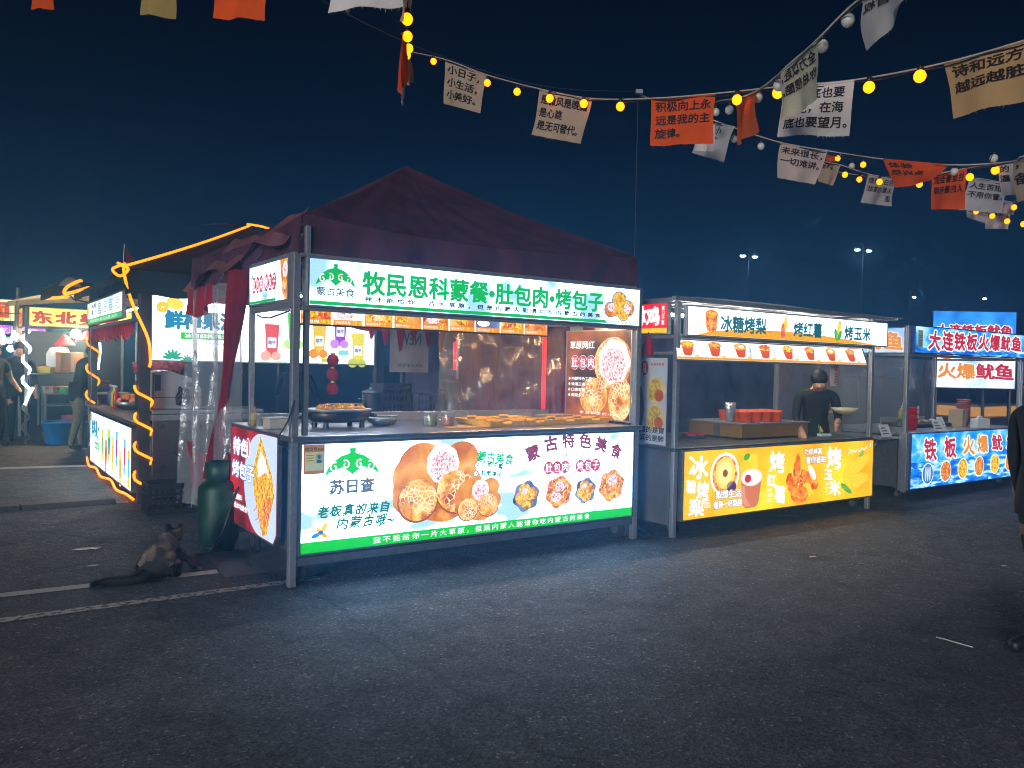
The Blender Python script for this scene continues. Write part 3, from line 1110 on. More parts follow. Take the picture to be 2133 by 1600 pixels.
p.poly('food_picture', [(X(.58), .965), (X(.66), .82), (X(.76), .70), (X(.70), .52), (X(.62), .40), (X(.50), .25), (X(.40), .28), (X(.32), .46), (X(.25), .56), (X(.30), .70), (X(.40), .80), (X(.5), .9)], SNACK, 2)
p.poly('food_picture', [(X(.56), .86), (X(.64), .74), (X(.60), .66), (X(.44), .72), (X(.36), .68), (X(.45), .8)], MEATW, 3)
p.poly('food_picture', [(X(.40), .60), (X(.30), .52), (X(.36), .40), (X(.47), .33), (X(.50), .45)], SNACKR, 3)
p.text('特色', X(1.25), .775, .13, WHITE, .38, bold=.04, shear=.1, outline=glow('#4a70d0'), ow=.05)
p.text('烤包子', X(1.27), .60, .125, WHITE, .56, bold=.03, outline=glow('#4a70d0'), ow=.05)
p.ell('red_seal', X(.87), .85, .05, .075, WHITE, 3)
p.ell('red_seal', X(.87), .85, .043, .067, RED, 4)
p.text('正\n宗', X(.89), .805, .09, WHITE, .035, bold=.03, l=5)
p.text('精选原料', X(1.27), .425, .045, WHITE, .26, bold=.03)
p.text('打造本地美食', X(1.27), .355, .045, WHITE, .40, bold=.03)
p.strip('lettering', [(X(.70), .40), (X(.62), .45), (X(.6), .38), (X(.52), .44), (X(.5), .37), (X(.42), .42), (X(.36), .38)], .012, glow('#e86a78'), 5)
p.strip('lettering', [(X(.66), .34), (X(.58), .37), (X(.54), .32), (X(.46), .37), (X(.40), .33)], .010, glow('#e86a78'), 5)
p.build(part)
# --- poster board at the right end, facing into the cart
POST = film('poster_film', '#3a1206', '#c9651a', 1.15, 1.7, .38, .68)
part, p = lightbox(M_, 'poster_board', (3.045, .945, 1.03), (0, -1, 0), .93, .835, .025, POST, STEEL)
part['label'] = 'lit poster of stuffed buns closing the right end of the cart'
X = lambda v: .945 - v
Y = lambda w: w - 1.03
p.text('草原网红', X(.885), Y(1.69), .072, WHITE, .36, bold=.02)
bubble_text(p, '肚包肉', [X(.81), X(.69), X(.57)], Y(1.56), .062, .066)
p.ell('food_picture', X(.27), Y(1.56), .255, .235, BUN, 1, .2, 34)
p.ell('food_picture', X(.25), Y(1.57), .21, .20, MEATW, 2, 0, 34, 7, .05)
p.ell('food_picture', X(.26), Y(1.54), .165, .155, MEAT, 3, 0, 30, 7, .06)
p.ell('food_picture', X(.53), Y(1.25), .20, .17, BUN, 2, .1, 30)
p.ell('food_picture', X(.16), Y(1.23), .155, .20, BUN, 2, -.1, 30)
for k, tx in enumerate(('内蒙特色工艺', '味道正宗', '口感丰富', '鲜嫩多汁')):
    p.ell('check_marks', X(.885), Y(1.405 - .053 * k), .014, .014, WHITE, 3, 0, 12)
    p.text(tx, X(.85), Y(1.39 - .053 * k), .032, WHITE, .05 * len(tx), bold=.02)
p.text('来自草原的小吃', X(.72), Y(1.075), .026, WHITE, .55, space=1.6)
p.build(part)
# clear plastic back screen of the cart
mb = MB()
def sheet(a, b):
    u = 1.62 + 1.40 * a
    w = 1.02 + .86 * b
    r1 = abs(math.sin(u * 5 - w * 6)) ** 3 + .7 * abs(math.sin(u * 9 + w * 4.2 + 1)) ** 4 + .5 * abs(math.sin(u * 3.1 + w * 11)) ** 5
    return (u, .93 + .035 * r1 + .02 * math.sin(u * 23 - w * 5) * b + .008 * math.sin(u * 61 + w * 12), w - .06 * math.sin(math.pi * a) * b)
mb.grid(sheet, 110, 50)
mb.build('plastic_screen', plastic_film('clear_film', .07), M_, True)
# lamps under the top frame
for u0 in (.5, 1.55, 2.45):
    lp = bx('lamp', (u0, .44, 1.905), (u0 + .55, .49, 1.925), WHITEP, M_, .003)
    bx('tube', (u0 + .02, .45, 1.893), (u0 + .53, .48, 1.9045), glow('#ffc88a', 110, True) if u0 > 1.5 else glow('#dfeaff', 85, True), lp, 0)
bx('lamp_bar', (0.1, .44, 1.926), (3.0, .49, 1.94), STEEL, M_, .003)
# power lead looped down the corner post
MB().path([(.03, .25, 1.855), (.01, .6, 1.82), (.04, .9, 1.84), (.03, .97, 1.86)], .006, 6).build('power_lead', CABLE, M_, True)
MB().path([(-.02, -.03, 1.25), (-.06, -.04, 1.12), (-.12, -.05, 1.03), (-.13, -.05, .97), (-.06, -.045, .93)], .005, 6).build('power_lead', CABLE, M_, True)

# ================================================================== things on the large cart's counter
def on(fr, u, v, w, name, label, cat, rot=0., group=None):
    return thing(name, label, cat, W(fr, u, v, w), R(FR[fr][2] + rot), group)

t = on('M', .56, .62, 1.011, 'electric_pan', 'oval black electric frying pan holding golden buns on the counter', 'frying pan', 4)
MB().lathe([(.0, .06), (.20, .062), (.235, .085), (.245, .135), (.253, .135), (.246, .08), (.215, .045), (.0, .043)], (0, 0, 0), 32, 1., .8).build('pan', surf('pan_coat', (.04, .036, .034), .35, .2, .2, 20), t, True)
MB().lathe([(.254, .125), (.262, .13), (.262, .142), (.250, .142)], (0, 0, 0), 32, 1., .8).build('rim', STEEL, t, True)
for s in (-1, 1):
    MB().path([(s * .245, -.05, .10), (s * .30, -.04, .085), (s * .31, 0, .08), (s * .30, .04, .085), (s * .245, .05, .10)], .014, 8).build('handle', BLACKP, t, True)
for x, y in ((-.15, -.1), (.15, -.1), (-.15, .1), (.15, .1)):
    MB().lathe([(.022, 0), (.018, .05)], (x, y, 0), 10).build('foot', BLACKP, t)
fried = surf('fried_dough', '#d9952a', .5, 0, .35, 30, .5, 40)
for k, (x, y) in enumerate([(-.13, .02), (-.06, .09), (-.05, -.05), (.02, .04), (.04, -.09), (.11, .02), (-.14, -.08), (.15, -.06), (.10, .1)]):
    b = MB().ball((0, 0, 0), .045, 12, 8, 1., 1., .62).build('stuffed_bun', fried, None, True)
    b.location = W('M', .56 + x, .62 + y, 1.011 + .142)
    tag(b, 'golden fried bun lying in the black electric pan', 'bun', 'buns in the electric pan')
    cr = MB()
    for q in range(5):
        a = q * 1.257
        cr.path([(0, 0, .03), (.02 * math.cos(a), .02 * math.sin(a), .026), (.036 * math.cos(a), .036 * math.sin(a), .012)], [.007, .006, .003], 5)
    cr.build('pleat', fried, b, True)

t = on('M', .07, .62, 1.011, 'tissue_box', 'small pale plastic box standing at the left end of the counter', 'box', 10)
MB().box((-.075, -.05, 0), (.075, .05, .075)).build('box', surf('pale_box', (.55, .5, .4), .5, 0, .08, 10), t, bevel=.008)
bx('lid', (-.078, -.053, .0755), (.078, .053, .086), surf('pale_lid', (.6, .56, .47), .45, 0, .05, 10), t, .004)
t = on('M', -.005, .90, 1.011, 'wooden_block', 'thin upright wooden stick tub against the rear left post', 'tub', 0)
MB().lathe([(.022, 0), (.026, .1), (.023, .1), (.019, .006)], (0, 0, 0), 14).build('tub', surf('tub_wood', (.42, .32, .13), .6, 0, .2, 30), t, True)
for k in range(4):
    MB().tube((.006 * (k - 1.5), .004 * (k % 2), .01), (.012 * (k - 1.5), .012 * (k % 2), .15), .002, 5).build('stick', surf('stick_wood', (.5, .36, .18), .7), t)

for k, (u, v, c, nm) in enumerate([(1.30, .50, (.34, .38, .12), 'greenish'), (1.44, .46, (.62, .2, .05), 'orange')]):
    t = on('M', u, v, 1.011, 'sauce_jar', 'clear jar of %s sauce on the counter by the paper trays' % nm, 'jar', 0, 'sauce jars')
    MB().lathe([(.045, .002), (.05, .01), (.052, .075), (.0, .078)], (0, 0, 0), 18).build('sauce', surf('sauce_' + nm, c, .5, 0, .5, 60), t, True)
    MB().lathe([(.049, 0), (.055, .01), (.057, .1), (.054, .105)], (0, 0, 0), 18).build('glass', plastic_film('jar_plastic', .1), t, True)
    MB().lathe([(.0, .1055), (.05, .1055), (.058, .106), (.058, .118), (.0, .12)], (0, 0, 0), 18).build('lid', surf('jar_lid', (.4, .4, .36), .4), t, True)

tray_m = surf('yellow_board', '#f2b52a', .6, 0, .15, 14, .1, 90)
def paper_tray(u, v, rot, label, grp='paper food trays'):
    t = on('M', u, v, 1.011, 'paper_tray', label, 'tray', rot, grp)
    w, d, h = .17, .11, .055
    MB().quad((-w, -d, .003), (w, -d, .003), (w, d, .003), (-w, d, .003)).build('base', tray_m, t, thick=.003)
    for s in (-1, 1):
        # long wall with a raised handle and a slot
        y = s * d
        yo = s * (d + .018)
        for (x0, x1, z0, z1) in ((-w, -.05, .004, .05), (.05, w, .004, .05), (-.05, .05, .004, .03), (-.05, .05, .048, .062)):
            MB().quad((x0, y + (yo - y) * z0 / h, z0), (x1, y + (yo - y) * z0 / h, z0), (x1, y + (yo - y) * z1 / h, z1), (x0, y + (yo - y) * z1 / h, z1)).build('wall_panel', tray_m, t, thick=.003)
        x = s * w
        xo = s * (w + .015)
        MB().quad((x, -d, .004), (x, d, .004), (xo, d + .012, h * .85), (xo, -d - .012, h * .85)).build('end_panel', tray_m, t, thick=.003)
    return t
paper_tray(1.82, .30, 6, 'yellow paper food tray, leftmost and nearest of the row')
paper_tray(2.18, .33, 3, 'yellow paper food tray, second from the left in the row')
paper_tray(2.53, .36, 5, 'yellow paper food tray, third from the left in the row')
paper_tray(2.86, .40, 4, 'yellow paper food tray at the right end of the row by the poster')
paper_tray(1.86, .62, 8, 'yellow paper food tray behind the leftmost tray of the row')
paper_tray(2.22, .66, 4, 'yellow paper food tray in the back line behind the second tray')
t = on('M', 1.55, .26, 1.011, 'paper_sheet', 'flat yellow paper sheet lying on the counter before the trays', 'paper', 3)
MB().grid(lambda a, b: (-.22 + .44 * a, -.09 + .18 * b, .003 + .006 * math.sin(a * 5) * b), 12, 4).build('sheet', surf('yellow_sheet', '#f0b25a', .6, 0, .1, 10), t, True, thick=.0015)
t = on('M', 1.02, .78, 1.011, 'foil_stack', 'low stack of greenish foil boxes behind the sauce jars', 'boxes', 8)
for k in range(4):
    MB().lathe([(.08, .018 * k), (.1, .018 * k + .016), (.103, .018 * k + .016), (.08, .018 * k + .001)], (.01 * (k % 2), 0, 0), 4, 1.3, .9).build('foil_box', surf('foil', (.4, .42, .34), .35, .7, .2, 30), t)
t = on('M', .93, .66, 1.011, 'steel_bowl', 'shallow steel bowl standing right of the electric pan', 'bowl', 0)
MB().lathe([(.05, .001), (.09, .03), (.115, .06), (.119, .06), (.094, .028), (.05, .005), (.0, .004)], (0, 0, 0), 26).build('bowl', STEEL, t, True)
MB().lathe([(.117, .057), (.122, .06), (.117, .063)], (0, 0, 0), 26).build('rim', STEEL, t, True)
t = on('M', 2.80, .80, 1.011, 'bag_pile', 'pile of brown paper bags at the right back of the counter', 'paper bags', 12)
for k in range(6):
    MB().box((-.17 + .01 * (k % 3), -.10, .009 * k), (.17 + .012 * (k % 2), .10, .009 * k + .006)).build('paper_bag', surf('kraft', (.36, .27, .14), .8, 0, .15, 30), t)
# ================================================================== maroon gazebo over the large cart
CAN = cloth('maroon_canvas', (.095, .033, .05), .2, .35, 200)
T_ = thing('gazebo_tent', 'peaked maroon gazebo tent standing over the large bun cart', 'tent', W('M', 0, 0), R(34.7))
U0, U1, V0, V1, EH, PH = .05, 3.12, .06, 3.10, 2.50, 3.36
cu, cv = (U0 + U1) / 2, (V0 + V1) / 2
gores(T_, U0, U1, V0, V1, EH, (cu, cv, PH), CAN, .10, .07)
for side in range(4):
    def val(a, b, side=side):
        if side == 0: u, v = U0 + (U1 - U0) * a, V0
        elif side == 1: u, v = U1, V0 + (V1 - V0) * a
        elif side == 2: u, v = U1 - (U1 - U0) * a, V1
        else: u, v = U0, V1 - (V1 - V0) * a
        z = EH - .07 * 4 * a * (1 - a)
        wv = .022 * math.sin(a * 34) * b + .015 * math.sin(a * 77 + 1) * b
        n = ((0, -1), (1, 0), (0, 1), (-1, 0))[side]
        drop = .30 + (.02 * math.sin(a * 40))
        if side == 3:
            drop += .10 * math.exp(-((a - .15) / .1) ** 2)
        return (u + n[0] * (wv + .01), v + n[1] * (wv + .01), z - drop * b)
    MB().grid(val, 70, 6).build('valance', CAN, T_, True)
for (u, v) in ((U0 + .0, V0 + .03), (U1 - .03, V0 + .03), (U0 + .02, V1 - .03), (U1 - .03, V1 - .03)):
    if v < 1:
        u2 = .075 if u < 1 else u
        bx('leg', (u2 - .018, v - .0 - .018, 1.02 if False else 0), (u2 + .018, v + .018, EH - .08), STEEL_D, T_, .004) if u > 1 else None
    else:
        bx('leg', (u - .018, v - .018, 0), (u + .018, v + .018, EH - .06), STEEL, T_, .004)
# visible front left leg beside the cart's corner post
bx('leg', (.058, .012, 1.012), (.094, .05, 2.42), STEEL, T_, .004)
for a, b in (((U0, V1), (U1, V1)), ((U0, V0), (U0, V1)), ((U1, V0), (U1, V1))):
    mb = MB()
    n = 4
    for k in range(n):
        f0, f1 = k / n, (k + 1) / n
        P0 = (a[0] + (b[0] - a[0]) * f0, a[1] + (b[1] - a[1]) * f0)
        P1 = (a[0] + (b[0] - a[0]) * f1, a[1] + (b[1] - a[1]) * f1)
        z0, z1 = (2.36, 2.14) if k % 2 else (2.14, 2.36)
        mb.tube((P0[0], P0[1], z0), (P1[0], P1[1], z1), .012, 6)
        mb.tube((P0[0], P0[1], z1), (P1[0], P1[1], z0), .012, 6)
    mb.build('truss', STEEL_D, T_)

REDC = cloth('red_cloth', (.34, .018, .03), .3, .25, 220)
# red drape gathered at the tent's rear left corner
def drape(name, label, cat, fn, nu, nv, mat, thick=0.):
    o = MB().grid(fn, nu, nv).build(name, mat, None, True, thick=thick)
    o.location = W('M', 0, 0)
    o.rotation_euler = (0, 0, R(34.7))
    return tag(o, label, cat)
def gathered(a, b):
    # b: 0 top, 1 bottom, pinched in the middle
    pinch = 1 - .75 * math.exp(-((b - .55) / .25) ** 2)
    w = .24 * pinch * (1 - .4 * b)
    v = 1.28 + .75 * b ** 1.2 + (a - .5) * w
    u = .02 + .05 * math.sin(a * 26) * pinch + .02 * math.sin(a * 55)
    return (u - .04, v, 2.22 - 1.75 * b)
drape('tent_curtain', 'dark red curtain gathered at the left side of the tent', 'curtain', gathered, 60, 30, REDC)
def low_red(a, b):
    v = 1.62 + 1.5 * a
    return (.03 + .03 * math.sin(v * 14) * (1 - b * .3) + .06 * b, v, .74 - .25 * math.sin(a * 3.1) * (1 - b) * .4 - (.68 - .1 * a) * b)
drape('tent_curtain', 'red cloth skirt on the left side of the tent behind the gas bottle', 'curtain', low_red, 50, 16, REDC)
def clear(a, b):
    v = 1.36 + 1.74 * a
    f = .5 + .5 * b
    u = .0 + (.05 * math.sin(v * 9 + b * 1.5) + .03 * math.sin(v * 23 + b * 3) + .012 * math.sin(v * 47 - b * 5)) * f
    return (u, v + .05 * math.sin(v * 21) * b, 2.16 - (2.0 + .06 * math.sin(v * 9)) * b)
drape('plastic_curtain', 'clear crinkled plastic curtain hanging on the left side of the tent', 'curtain', clear, 90, 30, plastic_film('curtain_film', .15))
def flap(a, b):
    v = 2.1 + 1.0 * a
    return (-.015 + .03 * math.sin(v * 19) * (.4 + b), v, 2.18 - (.16 + .12 * math.sin(a * 3.1)) * b)
drape('tent_flap', 'short red cloth flap above the clear plastic curtain', 'curtain', flap, 30, 8, REDC)
# canvas thrown over the left side of the roof edge
def over(a, b):
    v = .25 + 2.9 * a
    lift = .05 * math.sin(v * 4) + .03 * math.sin(v * 9 + 1)
    return (U0 + .12 - .20 * b + .03 * math.sin(v * 7) * b, v, 2.56 - .06 * a + lift * (1 - b) - (.18 + .14 * a + .06 * math.sin(v * 5)) * b)
drape('canvas_cover', 'faded canvas thrown over the left edge of the tent roof', 'canvas', over, 50, 8, cloth('faded_canvas', (.20, .075, .07), .2, .3, 120))
# red back cloths seen through the cart
def side_r(a, b):
    v = .25 + 2.8 * a
    return (3.07 + .03 * math.sin(v * 17) * (.3 + b), v, 2.2 - 2.1 * b)
drape('tent_curtain', 'dark wine red side curtain on the right of the tent', 'curtain', side_r, 60, 10, cloth('wine_cloth', (.16, .012, .035), .3, .25, 200))
def swag(a, b):
    u = .15 + 2.8 * a
    return (u, 2.92 + .02 * math.sin(u * 18), 2.14 - (.08 + .20 * math.sin(math.pi * min(1, max(0, (a - .25) / .75))) ** 2) * b)
drape('cloth_swag', 'red cloth swag hanging under the rear edge of the tent', 'curtain', swag, 50, 6, REDC)
# scarlet light tubes behind the screen
for (u, v, z0, z1, lb) in ((2.85, 2.75, 1.46, 1.90, 'thin scarlet light tube hanging left of the plastic screen'), (2.98, 1.22, 1.07, 1.83, 'tall scarlet light tube glowing behind the plastic screen')):
    t = on('M', u, v, z0, 'light_tube', lb, 'lamp')
    MB().tube((0, 0, 0), (0, 0, z1 - z0), .022, 10).build('tube', glow('#ff0a14', 1.6, True), t, True)
    MB().tube((0, 0, z1 - z0), (0, 0, z1 - z0 + .04), .026, 10).build('cap', BLACKP, t)
    MB().tube((0, 0, z1 - z0 + .04), (0, 0, 2.3 - z0), .004, 5).build('cord', CABLE, t)

t = on('M', 1.2, 2.2, 2.12, 'added_fill_tube', 'added white fill tube hanging inside the tent behind the large cart', 'lamp')  # added only to brighten the dark inside of the tent
bx('housing', (-.45, -.025, .02), (.45, .025, .04), WHITEP, t, .003)
bx('tube', (-.43, -.015, 0), (.43, .015, .0195), glow('#dfe9ff', 45, True), t, 0)
for x in (-.4, .4):
    MB().tube((x, 0, .04), (x, 0, .3), .004, 5).build('cord', CABLE, t)
# work table at the back of the tent with baskets, machines and pots
t = on('M', 1.75, 2.45, 0, 'work_table', 'long dark work table at the back of the tent', 'table')
bx('table_top', (-1.35, -.3, .86), (1.35, .3, .90), STEEL_D, t)
for x in (-1.3, 1.3):
    for y in (-.26, .26):
        bx('leg', (x - .02, y - .02, 0), (x + .02, y + .02, .86), STEEL_D, t)
bx('cloth_skirt', (-1.33, -.31, .3), (1.33, -.303, .86), surf('grey_tablecloth', (.14, .13, .15), .9, 0, .2, 10, .3, 30), t)
def basket(u, v, w, lab, c, sx=.3, sz=.28):
    t = on('M', u, v, w, 'plastic_basket', lab, 'basket', 5, 'stacked plastic baskets')
    m = surf('basket_' + str(c), c, .6, 0, .2, 10)
    n = 7
    for k in range(n + 1):
        x = -sx / 2 + sx * k / n
        bx('slat', (x - .006, -.13, .012), (x + .006, -.122, sz), m, t, 0)
        bx('slat', (x - .006, .122, .012), (x + .006, .13, sz), m, t, 0)
    for z in (.0, sz * .33, sz * .66, sz - .02):
        bx('rail', (-sx / 2 - .008, -.137, z), (sx / 2 + .008, -.130, z + .02), m, t, 0)
        bx('rail', (-sx / 2 - .008, .130, z), (sx / 2 + .008, .137, z + .02), m, t, 0)
    for s in (-1, 1):
        bx('end_panel', (s * (sx / 2 + .012) - .004, -.129, 0), (s * (sx / 2 + .012) + .004, .129, sz), m, t, 0)
basket(1.90, 2.45, .901, 'black slatted plastic basket, lower left of the stack in the tent', (.02, .02, .024), .32, .2)
basket(1.90, 2.45, 1.105, 'black slatted plastic basket, upper left of the stack in the tent', (.02, .02, .024), .32, .2)
basket(2.27, 2.40, .901, 'grey slatted plastic basket right of the black stack in the tent', (.06, .06, .07), .3, .3)
for (u, v, r, h, lab) in ((1.66, 2.42, .09, .30, 'tall dark stock pot on the work table left of the baskets'), (2.62, 2.42, .11, .42, 'dull green steel canister right of the baskets')):
    t = on('M', u, v, .901, 'stock_pot', lab, 'pot')
    mm = surf('pot_green', (.08, .1, .09), .4, .6) if u > 2 else DARK
    MB().lathe([(r * .96, 0), (r, .01), (r, h), (r * .97, h)], (0, 0, 0), 20).build('pot', mm, t, True)
    MB().lathe([(r * 1.03, h), (r * 1.03, h + .015), (r * .5, h + .035), (.02, h + .04), (.02, h + .06), (.0, h + .062)], (0, 0, 0), 20).build('lid', STEEL_D, t, True)
    for s in (-1, 1):
        MB().path([(s * r, -.04, h * .8), (s * (r + .03), -.03, h * .8), (s * (r + .03), .03, h * .8), (s * r, .04, h * .8)], .007, 6).build('handle', STEEL_D, t, True)
t = on('M', 1.36, 2.33, .901, 'screen_box', 'small dark box with a pale lit screen on the work table', 'appliance', -10)
bx('case', (-.16, -.12, 0), (.16, .12, .2), surf('navy_case', (.012, .02, .05), .4), t, .01)
bx('screen', (.03, -.1235, .05), (.14, -.121, .17), glow('#8ec8ff', .9), t, 0)
# hanging red lanterns and a printed cloth
for k, (u, v, z) in enumerate([(1.19, 2.3, 1.53), (1.19, 2.3, 1.39), (1.19, 2.3, 1.25)]):
    t = on('M', u, v, z, 'paper_lantern', '%s small red paper lantern on the string at the back of the tent' % ('topmost', 'middle', 'lowest')[k], 'lantern', 0, 'string of red lanterns')
    MB().lathe([(.02, -.06), (.045, -.045), (.06, 0), (.045, .045), (.02, .06)], (0, 0, 0), 16).build('shade', cloth('lantern_paper', (.5, .02, .03), .5), t, True)
    MB().lathe([(.022, .06), (.022, .075)], (0, 0, 0), 10).build('cap', surf('gold_cap', (.5, .3, .05), .4, .6), t)
t = on('M', 2.24, 2.7, 1.42, 'hanging_cloth', 'grey printed cloth hanging between red pennants at the back of the tent', 'cloth')
MB().grid(lambda a, b: (-.24 + .48 * a, .02 * math.sin(a * 9), .62 * b), 16, 6).build('cloth', cloth('grey_print_cloth', (.34, .3, .27), .4), t, True)
q = Pr((-.2, -.025, 0))
q.text('NEW', .06, .30, .13, ink('#54505a'), .26, bold=.03, mirror=True)
q.text('zuzu dier', .02, .47, .08, ink('#44404a'), .36, bold=.02, mirror=True)
q.text('就在这里等你', .05, .06, .035, ink('#44404a'), .3, mirror=True)
q.build(t)
for k in range(7):
    u = 1.75 + .17 * k
    t = on('M', u, 2.62 + .02 * (k % 2), 1.98, 'red_pennant', 'small red triangular pennant at the back of the tent, %s from the left' % ('first', 'second', 'third', 'fourth', 'fifth', 'sixth', 'seventh')[k], 'pennant', 0, 'red pennants in the tent')
    mb = MB().prism([(-.07, 0, 0), (.07, 0, 0), (.02, .01, -.2 - .06 * (k % 3)), (-.01, .01, -.22 - .06 * (k % 3))], (0, .003, 0))
    mb.build('pennant_cloth', REDC, t)
    MB().tube((-.085, 0, .002), (.085, 0, .002), .003, 5).build('cord', CABLE, t)

w_ = MB().path([W('M', 3.02, .15, .01), W('M', 3.15, -.1, .01), W('M', 3.3, -.02, .01), W('M', 3.42, .2, .01), W('M', 3.5, .6, .01)], .008, 6).build('power_cable', CABLE, None, True)
tag(w_, 'black cable lying on the asphalt between the large cart and the yellow cart', 'cable')
# ================================================================== gas bottle, hose, crate, cat
t = thing('gas_bottle', 'green steel gas bottle standing behind the left end of the large cart', 'gas bottle', W('M', -.13, 1.36), 0)
gm = surf('green_enamel', (.004, .042, .024), .5, .1, .45, 9, .12, 40)
MB().lathe([(.11, .0), (.12, .03), (.135, .045), (.155, .09), (.16, .14), (.16, .47), (.152, .51), (.12, .54), (.05, .552), (.045, .57), (.0, .57)], (0, 0, 0), 30).build('tank', gm, t, True)
mb = MB().grid(lambda a, b: ((.10 + .006 * b) * math.cos(.5 + 5.3 * a), (.10 + .006 * b) * math.sin(.5 + 5.3 * a), .53 + .17 * b), 30, 2)
mb.build('collar', gm, t, True, thick=.006)
MB().lathe([(.12, 0), (.125, .0), (.125, .05), (.12, .05)], (0, 0, 0), 26).build('foot_ring', gm, t, True)
v_ = MB().lathe([(.022, .57), (.022, .61), (.015, .615), (.015, .64), (.035, .645), (.035, .665), (.0, .67)], (0, 0, 0), 14).build('valve', surf('brass', (.5, .33, .1), .35, .9), t, True)
MB().box((-.11, -.05, .625), (-.103, .0, .655)).build('label_plate', surf('pale_label', (.6, .6, .5), .5), t)
h = MB().path([(-2.02, 6.28, .62), (-2.12, 6.22, .5), (-2.2, 6.18, .2), (-2.28, 6.14, .03), (-2.40, 6.10, .014), (-2.50, 6.04, .014), (-2.54, 5.98, .014)], .011, 8).build('gas_hose', CABLE, None, True)
tag(h, 'black rubber hose running from the gas bottle over the ground', 'hose')

t = thing('plastic_crate', 'black slatted plastic crate on the asphalt left of the tent', 'crate', W('M', -.10, 3.22), R(34.7))
cm = surf('crate_plastic', (.016, .018, .021), .5, 0, .2, 12)
sx, sy, sz = .24, .17, .30
for s in (-1, 1):
    for z0, z1 in ((0, .05), (.13, .15), (.19, .21), (.25, sz)):
        bx('side_rail', (-sx, s * sy - .006, z0), (sx, s * sy + .006, z1), cm, t, 0)
        bx('end_rail', (s * sx - .006, -sy + .007, z0), (s * sx + .006, sy - .007, z1), cm, t, 0)
    for k in range(9):
        x = -sx + .02 + (2 * sx - .04) * k / 8
        bx('slat', (x - .008, s * sy - .004, .05), (x + .008, s * sy + .004, .25), cm, t, 0)
    for k in range(6):
        y = -sy + .03 + (2 * sy - .06) * k / 5
        bx('slat', (s * sx - .004, y - .008, .05), (s * sx + .004, y + .008, .25), cm, t, 0)
bx('base', (-sx + .007, -sy + .007, .004), (sx - .007, sy - .007, .015), cm, t, 0)

